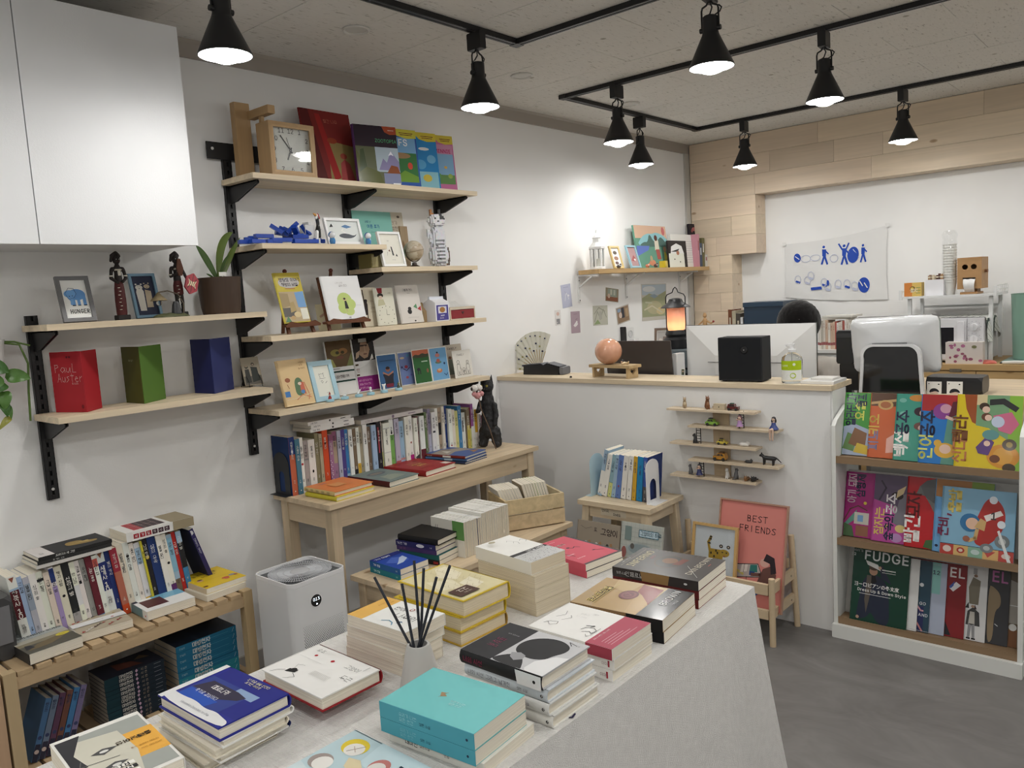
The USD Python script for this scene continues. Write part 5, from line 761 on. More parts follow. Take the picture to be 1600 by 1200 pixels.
# === things on the wall shelves
def at_shelf(px,x,z):return at_y(px,x,z)
def face_book(kind,label,xl,z,pl,pr,top,lean,t,cover,art,hard=True,xr=None,cat='book',rot=0,mat='print',spine=None,sart=(),at_right=False):
 """A book or card standing face out on a wall shelf: lower front edge between columns pl and pr, upper left corner at row top."""
 bl,br=at_y(pl,xl,z+.0008),at_y(pr,xl if xr is None else xr,z+.0008)
 T,w,h=standing(bl,br,top,lean,t)
 if at_right:h=standing(br,br+(br-bl),top,lean,t)[2]
 if cat=='book':return book(kind,label,T,w,h,t,cover,spine,art,sart,hard,PAGE,None,mat,rot)
 o=thing(kind,label,cat,T);b=MB().box((0,0,0),(w,h,t),cover);b.build('card',mat,o)
 p=printed(art,w,h,None,t,rot)
 if not p.empty():p.build('print',mat,o)
 return o
def framed(kind,label,T,w,h,fw,ft,fcol,art,mount=(.80,.80,.77),glass=False,mat='satin',stand=True):
 o=thing(kind,label,'picture frame',T);b=MB();bv=.0015
 for lo,hi in(((0,0,0),(w,fw,ft)),((0,h-fw,0),(w,h,ft)),((0,fw,0),(fw,h-fw,ft)),((w-fw,fw,0),(w,h-fw,ft))):b.box(lo,hi,fcol,bv)
 b.build('frame',mat,o)
 b=MB().box((fw,fw,.001),(w-fw,h-fw,ft*.45),mount);b.build('picture','print',o)
 p=printed(art,w-2*fw,h-2*fw,Tm(fw,fw,0),ft*.45)
 if not p.empty():p.build('artwork','print',o)
 if glass:b=MB().box((fw,fw,ft*.6),(w-fw,h-fw,ft*.68),(1,1,1));b.build('pane','glass',o)
 return o
def shelf_frame(label,x,z,pl,pr,top,lean,fw,ft,fcol,art,xr=None,mount=(.80,.80,.77),glass=False,mat='satin'):
 bl,br=at_y(pl,x,z+.0008),at_y(pr,x if xr is None else xr,z+.0008);T,w,h=standing(bl,br,top,lean,ft);return framed('framed_picture',label,T,w,h,fw,ft,fcol,art,mount,glass,mat)
BLU=(.13,.30,.60)
fr=shelf_frame('grey picture frame with a blue elephant drawing and hand lettering',.19,ZLU,101,153,433.5,15,.012,.012,(.15,.15,.155),[('e',.58,.62,.34,.24,BLU),('r',.34,.34,.13,.26,BLU),('r',.55,.34,.12,.22,BLU),('r',.78,.34,.13,.28,BLU),('e',.32,.64,.24,.17,(.17,.37,.68)),('p',[(.16,.62),(.40,.58),(.42,.42),(.34,.34),(.26,.36),(.30,.46),(.2,.52)],(.17,.37,.68)),('l',[(.14,.66),(.3,.80),(.5,.78),(.56,.64),(.46,.54)],.014,(.02,.03,.08)),('l',[(.46,.54),(.24,.50),(.14,.66)],.010,(.02,.03,.08)),('e',.28,.58,.02,.02,(.02,.02,.04)),('e',.40,.59,.02,.02,(.02,.02,.04)),('t','HUNGER',.20,.13,.10,K_,{'wt':.17,'hand':True}),('r',.34,.325,.13,.02,K_),('r',.55,.325,.12,.02,K_),('r',.78,.325,.13,.02,K_)])
def pillar(label,px,zt,zb,build,x=.12,name='carved_statue',cat='statue'):
 p=at_y(px,x,zb);o=thing(name,label,cat,Tm(x,p[1],zb));H=at_z(zt,x,p[1])[2]-zb;build(o,H);return o
DARK,WINE=(.018,.013,.012),(.085,.014,.014)
def statue(pose):
 def go(o,H):
  s=H/.30
  def S(p):return AR(p)*s
  bones=[((0,0,.235),.013,(0,0,.170),.017),((0,0,.170),.017,(0,0,.135),.016),((0,-.022,.226),.009,(0,.022,.226),.009),((0,0,.235),.008,(0,0,.252),.008),((0,0,.262),.016,(0,0,.278),.014),((.004,0,.262),.012,(.006,0,.258),.010)]
  if pose==0:bones+=[((0,-.026,.222),.0075,(.004,-.033,.185),.007),((.004,-.033,.185),.007,(.020,-.012,.165),.006),((0,.026,.222),.0075,(.004,.032,.185),.007),((.004,.032,.185),.007,(.020,.010,.168),.006)]
  else:bones+=[((0,-.026,.222),.0075,(.004,-.032,.188),.007),((.004,-.032,.188),.007,(.022,-.006,.200),.006),((0,.026,.222),.0075,(.010,.034,.192),.007),((.010,.034,.192),.007,(.026,.034,.172),.006)]
  b=MB().add(chain([(S(p),r*s,S(q),t*s)for p,r,q,t in bones],.008,6),DARK,True)
  for sg in(-1,1):b.ball(S((.0155,sg*.006,.268)),.0022*s,(.5,.48,.44),1)
  b.ball(S((.0185,0,.2635)),(.003*s,.003*s,.004*s),DARK,1);b.box(S((.0165,-.005,.2565)),S((.0185,.005,.2585)),(.10,.02,.02));b.build('body','carved',o,'dark carved body')
  b=MB().add(chain([(S((0,-.017,.284)),.009*s,S((0,.0,.298)),.007*s),(S((0,-.017,.284)),.008*s,S((-.006,-.021,.262)),.006*s),(S((0,0,.292)),.012*s,S((-.006,.012,.284)),.010*s)],.008,4),DARK,True);b.build('hair','carved',o)
  b=MB()
  if pose==0:b.lathe([(.017,.168),(.021,.14),(.023,.09),(.022,.03),(.021,.022),(.0005,.022)],WINE,20,np.diag([s,s,s,1.0]))
  else:
   b.lathe([(.016,.170),(.021,.145),(.022,.105),(.012,.100),(.0005,.1)],WINE,20,np.diag([s,s,s,1.0]))
   for sg in(-1,1):b.add(chain([(S((0,sg*.010,.115)),.010*s,S((.004,sg*.013,.065)),.008*s),(S((.004,sg*.013,.065)),.008*s,S((0,sg*.013,.022)),.007*s)],.008,4),DARK,True)
  b.build('skirt','carved',o,'dark red wrap')
  b=MB()
  for k in range(7):z=.045+k*.016;b.box(S((.017,-.015+.004*(k%2),z)),S((.024,-.007+.004*(k%2),z+.003)),(.62,.58,.5))
  b.lathe([(.0155,.226),(.019,.222),(.0155,.218)],(.62,.58,.5),16,np.diag([s,s,s,1.0]));b.box(S((.014,-.006,.196)),S((.019,.006,.218)),(.62,.58,.5))
  for sg in(-1,1):b.lathe([(.0085,.003),(.0095,0),(.0085,-.003)],(.62,.58,.5),12,Tm(*S((.003,sg*.031,.195)))@np.diag([s,s,s,1.0]))
  b.build('beads','satin',o,'cream beads and bands')
  b=MB().box(S((-.022,-.026,0)),S((.024,.026,.022)),(.012,.010,.010),.003);b.build('base','carved',o)
  if pose==1:
   hx=Polygon([(0,-.034),(.022,-.018),(.022,.018),(0,.034),(-.022,.018),(-.022,-.018)]);Th=frame(S((.032,.048,.150)),(-.2,.86,.30),(.05,-.30,.90))@Rm('z',-38)
   b=MB().prism(hx.buffer(.004*1),0,.006,(.34,.035,.05),Th);b.build('shield','satin',o,'red hexagonal shield')
   pr=MB();pr=printed([('p',[(-.30,-.15),(0,-.04),(.30,-.15),(.16,0),(.30,.15),(0,.04),(-.3,.15),(-.16,0)],(.68,.55,.36)),('l',[(0,-.30),(0,.30)],.03,(.02,.02,.02)),('l',[(-.22,-.18),(-.10,0),(-.22,.18)],.03,(.02,.02,.02)),('l',[(.22,-.18),(.10,0),(.22,.18)],.03,(.02,.02,.02))],.07,.11,Th,.006);pr.build('shield_pattern','satin',o)
   b=MB().prism(Polygon([(-.006,-.025),(.006,-.025),(.012,.0),(.004,.034),(-.006,.034),(-.012,0)]),0,.006,(.11,.035,.015),frame(S((.026,.002,.222)),(0,1,0),(0,.25,1)));b.build('horn','carved',o)
 return go
pillar('carved dark wooden woman figure between the two picture frames',192,394,ZLU,statue(0),.14)
shelf_frame('pale blue picture frame with two bears on a navy ground',.13,ZLU,215,256,429,14,.009,.012,(.16,.29,.40),[('r',0,0,1,1,(.025,.03,.06)),('p',[(.16,.12),(.45,.12),(.48,.62),(.40,.70),(.18,.70),(.12,.6)],(.62,.59,.53)),('e',.29,.72,.17,.115,(.62,.59,.53)),('e',.17,.80,.05,.035,(.62,.59,.53)),('e',.41,.80,.05,.035,(.62,.59,.53)),('p',[(.50,.2),(.80,.2),(.82,.62),(.54,.66)],(.46,.38,.27)),('e',.66,.74,.14,.10,(.46,.38,.27)),('e',.56,.82,.04,.03,(.46,.38,.27)),('e',.76,.82,.04,.03,(.46,.38,.27)),('e',.25,.74,.015,.012,K_),('e',.34,.74,.015,.012,K_),('e',.295,.69,.03,.018,K_),('e',.62,.75,.013,.01,K_),('e',.70,.75,.013,.01,K_),('e',.66,.71,.025,.015,K_)])
pillar('carved dark wooden figure holding a red hexagonal shield',283,394,ZLU,statue(1),.14)
pl=at_y(268,.19,ZLU);lp=thing('miniature_lamp','miniature rustic lamp with straw shade on a mossy base','lamp',Tm(.19,pl[1],ZLU+.0005))
yw=.062
b=MB();v=trimesh.creation.icosphere(subdivisions=3,radius=1.0);vv=AR(v.vertices);vv=vv*(.032,yw,.014)*(1+.35*(meshkit.fbm(vv*3.1,3,2)[:,None]-.5));vv[:,2]=np.maximum(vv[:,2],0);b.add((vv,AR(v.faces)),(.07,.075,.03),True);b.build('mossy_base','carved',lp)
b=MB().tube([(0,.045,.005),(0,.048,.045),(0,.030,.078),(0,-.005,.090),(0,-.036,.086)],.0022,(.13,.10,.07),7);b.build('bent_stem','carved',lp)
b=MB().lathe([(.003,.086),(.012,.074),(.028,.058),(.0265,.057),(.010,.072),(.002,.083)],(.22,.17,.09),20,Tm(0,-.038,0));b.build('straw_shade','carved',lp)
b=MB().ball((0,-.038,.050),.010,(.6,.6,.58),2);b.build('bulb','clear',lp)
b=MB().lathe([(.0005,.048),(.009,.046),(.013,.034),(.016,.014),(.017,.004)],(.02,.02,.022),18,Tm(.006,.018,.006));b.build('dark_bell','satin',lp)
pp=at_y(347,.125,ZLU);po=thing('potted_plant','bark-clad pot with strappy green leaves and a white plant tag','potted plant',Tm(.125,pp[1],ZLU+.0005));HP=at_z(434,.125,pp[1])[2]-ZLU
r0=abs(at_y(378,.125,ZLU+HP)[1]-pp[1])*.80
b=MB();aa_=np.linspace(0,2*math.pi,49)[:-1]
prof=[(r0*.86,0),(r0*.93,HP*.2),(r0*.97,HP*.6),(r0,HP),(r0*.86,HP),(r0*.84,HP*.88),(.0005,HP*.88)];v,f=lathe_mesh(prof,60);rr_=np.hypot(v[:,0],v[:,1]);an=np.arctan2(v[:,1],v[:,0]);v[:,:2]*=(1+.05*(meshkit.noise(np.column_stack([np.cos(an)*7,np.sin(an)*7,v[:,2]*6]))-.5)[:,None]);b.add((v,f),(.055,.032,.020),40);b.build('bark_pot','wood_z',po)
b=MB().cyl((0,0,HP*.88),(0,0,HP*.90),r0*.82,(.03,.022,.016),24);b.build('soil','carved',po)
def strap(o,p0,p1,p2,wid,col,twist=0.0,n=14):
 p0,p1,p2=(np.asarray(p,float)for p in(p0,p1,p2));t=np.linspace(0,1,n)[:,None];P=(1-t)**2*p0+2*t*(1-t)*p1+t*t*p2;d=np.gradient(P,axis=0);d/=norm(d,axis=1,keepdims=True)
 side=np.cross(d,(1.0,.25,.1));side/=norm(side,axis=1,keepdims=True);up=np.cross(side,d);w=wid*np.sin(np.clip(t*.94+.06,0,1)*math.pi)**.7
 L,Mi,Rg=P-side*w/2+up*w*.12,P-up*w*.05,P+side*w/2+up*w*.12;V=np.vstack([L,Mi,Rg,L+up*.0012,Mi+up*.0012,Rg+up*.0012]);F=[]
 for i in range(n-1):
  for a in(0,n):F+=[(a+i,a+i+1,a+n+i+1),(a+i,a+n+i+1,a+n+i)]
  for a in(3*n,4*n):F+=[(a+i,a+n+i+1,a+i+1),(a+i,a+n+i,a+n+i+1)]
 b=MB().add((V,AR(F)),col,True);b.build('leaf','leaf',o)
def lp_(px,py,x=.125):q=onx(px,py,x);return q-AR([.125,pp[1],ZLU])
G1,G2=(.13,.19,.04),(.06,.115,.028)
c0=AR([0,0,HP*.9]);strap(po,c0+(0,-.004,0),lp_(318,398,.135)*(1,1,1),lp_(306,384,.15),.030,G2);strap(po,c0,lp_(336,372,.12),lp_(364,363,.14),.034,G1);strap(po,c0+(0,.006,0),lp_(352,408,.11),lp_(375,371,.11),.026,G1);strap(po,c0+(.004,.004,0),lp_(344,412,.14),lp_(358,398,.15),.013,G2);strap(po,c0+(.002,-.008,0),lp_(328,430),lp_(322,428),.008,G2)
b=MB().box((.03,-.003,HP*.86),(.031,.003,HP*1.03),(.7,.7,.66));b.box((.0305,-.014,HP*1.03),(.032,.014,HP*1.14),(.78,.77,.72));b.build('plant_tag','print',po)
tp=thing('trailing_plant','trailing green vine hanging at the picture edge beside the shelf upright','plant')
b=MB().lathe([(.0005,0),(.05,.002),(.065,.11),(.060,.11),(.047,.01)],(.6,.6,.58),24,Tm(.075,.775,1.30));b.build('wall_pot','satin',tp)
b=MB().tube([(.09,.80,1.405),(.11,.87,1.39),(.12,.885,1.33),(.115,.878,1.24),(.118,.872,1.15)],.0035,(.10,.17,.035),7);b.tube([(.09,.80,1.405),(.10,.86,1.40),(.11,.90,1.385)],.003,(.10,.17,.035),7);b.build('stem','leaf',tp)
def heart(o,base,tip,wid,col):
 base,tip=np.asarray(base),np.asarray(tip);n=12;t=np.linspace(0,1,n)[:,None];mid=(base+tip)/2+(.015,0,.012);P=(1-t)**2*base+2*t*(1-t)*mid+t*t*tip;d=np.gradient(P,axis=0);d/=norm(d,axis=1,keepdims=True);side=np.cross(d,(.95,-.1,.3));side/=norm(side,axis=1,keepdims=True);up=np.cross(side,d)
 w=wid*(np.sin(np.clip(t,0,1)**.62*math.pi))**.8;L,Rg=P-side*w/2+up*w*.18,P+side*w/2+up*w*.18;V=np.vstack([L,P,Rg,L+up*.001,P+up*.001,Rg+up*.001]);F=[]
 for i in range(n-1):
  for a in(0,n):F+=[(a+i,a+i+1,a+n+i+1),(a+i,a+n+i+1,a+n+i)]
  for a in(3*n,4*n):F+=[(a+i,a+n+i+1,a+i+1),(a+i,a+n+i,a+n+i+1)]
 b=MB().add((V,AR(F)),col,True);b.build('leaf','leaf',o)
def wp(px,py,x=.12):return onx(px,py,x)
for a,c,w,k in(((8,590),(48,592),.045,0),((-20,575),(14,582),.05,1),((6,598),(-16,618),.045,1),((4,612),(8,642),.040,0),((-14,602),(6,600),.05,0),((2,628),(12,652),.030,1),((16,652),(-2,673),.020,2),((10,634),(18,655),.018,0)):
 heart(tp,wp(*a),wp(*c,.135),w,((.085,.20,.035),(.05,.14,.025),(.30,.30,.05))[k])
def open_cover(label,L,Ax,Rr,topA,col,col2,art,xl=.05,xa=.175,xr=.105,artw=None):
 pl_,pa,pr_=at_y(L,xl,ZLL),at_y(Ax,xa,ZLL),at_y(Rr,xr,ZLL);H=at_z(topA,xa,pa[1])[2]-ZLL
 o=thing('book',label,'book')
 for nm,p,q,c in(('front_cover',pl_,pa,col),('back_cover',pa,pr_,col2)):
  d=q-p;w=norm(d);T=frame(p+(0,0,.0006),d,(0,0,1));b=MB().box((0,0,-.0025),(w-(.0016 if nm=='front_cover' else 0),H,0),c);b.build(nm,'print',o)
  if nm=='front_cover' and art:printed(art,w,H,T,0).build('cover_print','print',o)
  if nm=='front_cover':
   pass
  M_=stage.GetPrimAtPath(o.GetPath().AppendChild(nm));UsdGeom.Xformable(M_).AddTransformOp().Set(gf(T))
  if nm=='back_cover':b=MB().box((.030,.003,-.0145),(w+.0015,H-.003,-.0027),(.80,.78,.72));pg=b.build('pages','pages',o);UsdGeom.Xformable(pg).AddTransformOp().Set(gf(T))
 return o
open_cover('open red book cover with handwritten pale author lettering',88,137,160,549,(.36,.018,.026),(.36,.018,.026),[('t','Paul',.10,.66,.13,(.62,.50,.46),{'hand':True,'wt':.05}),('t','Auster',.18,.50,.14,(.62,.50,.46),{'hand':True,'wt':.05}),('t','폴 오스터',.62,.46,.03,(.6,.4,.38)),('e',.54,.91,.03,.025,(.10,.01,.02)),('e',.62,.91,.03,.025,(.10,.01,.02)),('e',.88,.09,.04,.05,(.16,.01,.015))])
open_cover('open green book cover, olive outside and bright green inside',198,226.5,259.6,542,(.075,.075,.012),(.085,.17,.03),[('t','정원 일기',.35,.74,.035,(.35,.34,.22))],.045,.165,.09)
open_cover('open dark blue book cover standing near the shelf middle upright',305,336,366,530,(.012,.016,.09),(.028,.036,.13),(),.04,.16,.085)
pe=at_y(387,.10,ZLL);pc=thing('photo_postcard','old sepia photograph on a small dark metal easel','photograph');bl,br=at_y(384,.10,ZLL+.006),at_y(412,.10,ZLL+.006);T,w,h=standing(bl,br,560,14,.002)
b=MB().box((0,0,0),(w,h,.0015),(.30,.26,.19),0,T);b.build('card','print',pc)
printed([('r',.03,.03,.94,.94,(.33,.29,.22)),('r',.03,.03,.94,.3,(.13,.12,.10)),('e',.25,.66,.09,.08,(.04,.04,.035)),('p',[(.10,.1),(.40,.1),(.36,.58),(.14,.58)],(.05,.05,.045)),('e',.62,.74,.09,.08,(.03,.03,.03)),('p',[(.46,.1),(.86,.15),(.82,.62),(.48,.66)],(.04,.045,.04)),('e',.25,.69,.07,.06,(.35,.28,.2)),('e',.62,.73,.06,.05,(.36,.29,.22))],w,h,T,.0016).build('print','print',pc)
b=MB()
for s in(.15,.85):b.tube([T[:3,3]+T[:3,0]*w*s+(.012,0,-.006),T[:3,3]+T[:3,0]*w*s+(.010,0,.012),T[:3,3]+T[:3,0]*w*s+T[:3,1]*h*.5-T[:3,2]*.004,T[:3,3]+T[:3,0]*w*s+(-.05,0,-.006)],.0016,BLACK,6)
b.build('easel','blackmetal',pc)
OAKC=(.46,.30,.15)
p0,p1=at_y(426,.235-.006,ZT),at_y(496.5,.235-.030,ZT);ck=thing('hanging_clock','square wooden box clock hanging from an arm on a wooden post','clock')
bl,br=at_y(426,.222,ZT+.001),at_y(496.5,.222,ZT+.001);wC=br[1]-bl[1];hC=at_z(187.5,.222,bl[1])[2]-ZT;Tc_=frame(bl,(0,1,0),(0,0,1));fw=.020
b=MB()
for lo,hi in(((0,0,-.085),(wC,.012,0)),((0,hC-.012,-.085),(wC,hC,0)),((0,.012,-.085),(.012,hC-.012,0)),((wC-.012,.012,-.085),(wC,hC-.012,0))):b.box(lo,hi,OAKC,.0015,Tc_)
b.build('case','fine_z',ck)
b=MB()
for lo,hi in(((.012,.012,-.006),(wC-.012,fw,-.0005)),((.012,hC-fw,-.006),(wC-.012,hC-.012,-.0005)),((.012,fw,-.006),(fw,hC-fw,-.0005)),((wC-fw,fw,-.006),(wC-.012,hC-fw,-.0005))):b.box(lo,hi,tuple(c*1.1 for c in OAKC),.001,Tc_)
b.build('bezel','fine_z',ck)
b=MB().box((.0122,.0122,-.030),(wC-.0122,hC-.0122,-.020),(.74,.74,.70),0,Tc_);b.build('dial','print',ck)
art=[]
for n in range(1,13):
 a=radians(90-30*n);rx=.36/max(abs(cos(a)),abs(sin(a)),.80);art.append(('t',str(n),.5+rx*cos(a)-(.045 if n>9 else .02),.5+rx*sin(a)-.04,.085,(.06,.06,.07),{'wt':.1,'al':'l'}))
printed(art,wC,hC,Tc_,-.020).build('numerals','print',ck)
b=MB();Tk=Tc_@Tm(wC*.5,hC*.5,-.0185)
for ang,L,w in((128,.068,.004),(247,.040,.005),(108,.05,.0012)):
 b.add(box_mesh(AR([-.012,-w/2,0]),AR([L,w/2,.0008])),(.02,.02,.025),None,Tk@Rm('z',ang))
b.add(trimesh.creation.cylinder(radius=.005,height=.003,sections=16),(.03,.03,.03),40,Tk);b.build('hands','satin',ck,'dark clock hands')
b=MB().box((fw,fw,-.0050),(wC-fw,hC-fw,-.0035),(1,1,1),0,Tc_);b.build('pane','glass',ck)
py0=at_y(402,.10,ZT)[1];yb0=at_y(383,.06,ZT+.2)[1];zp=at_z(163,.085,yb0+.02)[2]
b=MB().box((.055,bl[1]-.052,ZT+.0005),(.085,bl[1]+.012,zp),OAKC,.002);b.build('post','fine_z',ck)
zA=ZT+hC+.038;b=MB().box((.0855,bl[1]+.0,zA-.012),(.228,bl[1]+.030,zA+.018),OAKC,.002,None);b.build('arm','fine_x',ck)
b=MB().box((.150,bl[1]+.008,ZT+hC),(.165,bl[1]+.022,zA-.012),OAKC,.001);b.build('hanger','fine_z',ck)
b=MB().box((.03,bl[1]-.06,ZT+.0003),(.14,bl[1]-.001,ZT+.012),OAKC,.002);b.build('foot','fine_x',ck)
face_book('picture_book','dark red picture book leaning behind the wooden clock',.115,ZT,488,564,168,9,.011,(.20,.02,.018),[('p',[(.40,0),(1,0),(1,.55),(.46,.6)],(.26,.19,.07)),('p',[(.0,0),(.35,0),(.16,1),(0,1)],(.10,.012,.012)),('p',[(.28,.95),(.38,.95),(.62,.1),(.48,.05)],(.32,.02,.018)),('p',[(.62,.05),(.92,.05),(.85,.30),(.75,.36),(.66,.30)],(.34,.06,.06)),('e',.74,.40,.07,.05,(.30,.06,.04)),('t','빨간 나무',.44,.84,.05,(.40,.12,.08)),('e',.55,.6,.1,.05,(.30,.05,.02))])
def toy_book(label,pl,pr,top,xl,xr,cover,art,t=.024,spine=None,ar=True):return face_book('picture_book',label,xl,ZT,pl,pr,top,5,t,cover,art,True,xr,mat='gloss',spine=spine,at_right=ar)
BADGE=lambda c:[('p',[(.52,1),(1,1),(1,.86),(.80,.845),(.62,.88),(.55,.94)],c),('r',.66,.93,.28,.012,(.15,.05,.03)),('r',.68,.90,.24,.012,(.15,.05,.03))]
toy_book('pink picture book with yellow badge, last of the overlapping four',655,716,214,.085,.125,(.52,.16,.32),[('r',.03,.16,.94,.68,(.22,.40,.60)),('r',.03,.16,.94,.16,(.13,.26,.09)),('r',.03,.68,.94,.16,(.55,.25,.40)),('t','MINNIE',.50,.70,.06,(.40,.02,.10),{'wt':.18}),('e',.75,.45,.04,.03,(.65,.4,.1)),('e',.55,.30,.07,.06,(.12,.30,.10)),('e',.85,.30,.06,.05,(.30,.42,.10))]+BADGE((.60,.48,.06)),.022,(.6,.25,.45))
toy_book('sky blue picture book with yellow badge, third of the overlapping four',620,690,210,.112,.150,(.03,.22,.50),[('r',.03,.03,.94,.3,(.25,.50,.58)),('e',.72,.22,.1,.07,(.6,.48,.08)),('e',.60,.45,.12,.09,(.10,.34,.58)),('e',.85,.55,.1,.08,(.16,.40,.62)),('e',.7,.72,.12,.03,(.7,.7,.7))]+BADGE((.62,.50,.05)),.022,(.08,.42,.70))
toy_book('green and blue picture book with yellow badge, second of the overlapping four',580,659,205,.138,.178,(.04,.10,.34),[('r',.03,.10,.94,.5,(.05,.17,.06)),('r',.03,.60,.94,.26,(.18,.36,.58)),('p',[(.4,.1),(.7,.3),(.97,.2),(.97,.1)],(.16,.30,.05)),('e',.65,.55,.2,.05,(.32,.20,.10)),('t','FS',.62,.72,.11,(.75,.75,.75),{'wt':.2}),('e',.82,.38,.05,.06,(.55,.08,.05))]+BADGE((.58,.52,.06)),.022,(.05,.20,.55))
toy_book('dark picture book with green title over snowy mountains, first of the overlapping four',562,628,200,.172,.212,(.03,.02,.03),[('r',0,0,1,.64,(.10,.11,.06)),('r',.45,.22,.55,.42,(.35,.42,.48)),('p',[(.5,.25),(.62,.45),(.70,.38),(.82,.58),(1,.40),(1,.25)],(.22,.20,.34)),('p',[(.75,.50),(.82,.58),(.88,.50),(.82,.52)],(.75,.75,.8)),('p',[(.68,.2),(.8,.34),(.95,.32),(1,.2)],(.22,.07,.03)),('r',.6,.02,.4,.18,(.20,.22,.34)),('p',[(0,0),(.6,0),(.5,.22),(.2,.3),(0,.6)],(.09,.10,.03)),('p',[(.04,.2),(.10,.58),(.18,.6),(.22,.3)],(.05,.07,.03)),('t','ZOOTOPIA',.47,.72,.058,(.10,.42,.20),{'wt':.1}),('r',.80,.0,.18,.035,(.7,.7,.7)),('p',[(.66,1),(1,1),(1,.87),(.84,.86),(.72,.9)],(.36,.07,.03)),('r',.8,.93,.14,.01,(.7,.6,.5))],.022,(.10,.04,.14))
random.seed(5)
for i,(px,py,L,rz,tl,xx)in enumerate(((384,378,.055,80,0,.17),(392,374,.05,70,0,.10),(402,377,.06,95,0,.20),(412,369,.075,88,0,.15),(428,377,.06,85,0,.20),(440,375,.08,84,0,.205),(432,358,.055,60,35,.14),(446,360,.05,40,30,.11),(456,356,.06,70,-40,.15),(462,361,.055,130,35,.18),(470,370,.06,60,0,.19),(478,360,.05,20,55,.13),(484,377,.07,88,0,.21),(496,377,.06,90,0,.185),(452,370,.05,20,0,.10),(468,377,.06,94,0,.215),(440,365,.05,75,10,.12))):
 q=onx(px,py,xx);zc=max(q[2],ZB2+.0095);y=q[1]
 o=thing('wooden_block',f'bright blue wooden block, {ordinal(i + 1)} of the heap on the short shelf','toy block',Tm(xx,y,zc)@Rm('z',rz)@Rm('y',tl),'blue wooden blocks on the short shelf')
 b=MB().box((-L/2,-.011,-.0075),(L/2,.011,.0075),(.006,.05,.36),.0012)
 if i%3==1:b.box((-L*.2,-.0112,.0076),(L*.2,.0112,.012),(.006,.06,.40),.001)
 b.build('block','satin',o)
pb_=at_y(482,.12,ZB2);o=thing('white_block','small white box standing behind the black bird figurine','box',Tm(.12,pb_[1],ZB2+.0005));b=MB().box((-.02,-.022,0),(.02,.022,.085),(.70,.70,.70),.002);b.box((-.021,-.006,.0855),(.021,.006,.097),(.70,.70,.70),.001);b.build('body','satin',o)
pb_=at_y(499,.205,ZB2);bd=thing('bird_figurine','black and white bird figurine with a red crest and orange beak','figurine',Tm(.205,pb_[1],ZB2+.0005)@Rm('z',-60));s=1.0
b=MB().add(chain([((0,0,.030),.010,(.002,0,.055),.012),((.002,0,.055),.011,(-.004,0,.078),.007),((-.004,0,.078),.007,(.003,0,.108),.008),((.0,0,.06),.009,(-.024,0,.062),.003)],.006,5),(.015,.015,.016),True);b.build('body','shiny',bd)
b=MB().add(chain([((.012,0,.05),.007,(.016,0,.02),.006),((.016,0,.02),.006,(.012,0,.006),.006),((.010,0,.105),.006,(.008,0,.116),.007)],.006,4),(.75,.75,.73),True);b.build('white_breast','shiny',bd)
b=MB().add(chain([((.0,0,.112),.008,(-.014,0,.106),.006),((-.014,0,.106),.005,(-.024,0,.110),.002),((0,0,.117),.007,(-.012,0,.116),.004)],.006,4),(.40,.01,.015),True);b.build('crest','shiny',bd,'red crest')
b=MB().add(lathe_mesh([(.0005,.024),(.004,.012),(.006,0),(.0005,-.001)],10),(.65,.30,.05),True,Tm(.014,0,.115)@Rm('y',75));b.build('beak','shiny',bd)
b=MB().cyl((.008,.006,0),(.002,.004,.03),.003,(.75,.75,.73),8);b.cyl((.004,-.006,0),(.001,-.004,.03),.003,(.015,.015,.016),8);b.box((-.018,-.016,0),(.022,.016,.004),(.70,.70,.69),.001);b.build('legs','shiny',bd)
shelf_frame('white picture frame with a whale print on the blue blocks shelf',.205,ZB2,515,570,341,14,.011,.013,(.74,.74,.74),[('r',.0,.0,1,1,(.60,.64,.62)),('r',.05,.05,.9,.9,(.64,.67,.65)),('p',[(.30,.30),(.45,.42),(.65,.40),(.82,.30),(.92,.42),(.86,.28),(.70,.18),(.45,.18)],(.09,.10,.115)),('p',[(.45,.74),(.6,.84),(.80,.74),(.62,.66)],(.10,.20,.36)),('l',[(.55,.45),(.45,.55),(.5,.62)],.03,(.74,.74,.70)),('p',[(.08,.70),(.16,.88),(.20,.72)],(.03,.03,.03))])
for i,(px,lab)in enumerate(((521,'small blue and white round ornament before the whale print'),(577,'small blue and white round ornament near the short shelf end'))):
 q=at_y(px,.236,ZB2);o=thing('round_ornament',lab,'ornament',Tm(.232,q[1],ZB2+.0005));b=MB().ball((0,0,.036),.0135,(.72,.73,.75),2);b.build('pale_ball','shiny',o);b=MB().ball((-.0035,0,.0372),.0137,(.03,.16,.40),2);b.build('blue_shell','shiny',o)
 b=MB().lathe([(.0005,.026),(.010,.024),(.0125,.012),(.010,.001),(.0005,0)],(.04,.18,.42),18);b.build('base','shiny',o)
face_book('notebook','mint green booklet standing on edge behind a white frame',.05,ZB3,563,623,329,7,.008,(.20,.46,.40),[('t','바람 난',.30,.80,.038,(.02,.08,.16),{'wt':.12}),('t','여름 휴가',.34,.71,.06,(.02,.12,.26),{'wt':.14}),('r',.42,.64,.2,.008,(.1,.25,.25))],False,cat='notebook')
face_book('paper_sheet','beige lettered sheet standing beside the mint booklet',.04,ZB3,612,640,331,6,.003,(.52,.47,.38),[('t','우리가',.15,.78,.07,(.2,.16,.12),{'wt':.1}),('t','사랑한',.15,.68,.07,(.2,.16,.12),{'wt':.1}),('t','계절의',.15,.55,.07,(.2,.16,.12),{'wt':.1}),('t','이야기',.15,.45,.07,(.2,.16,.12),{'wt':.1}),('e',.75,.92,.08,.05,(.1,.08,.06))],False,cat='paper')
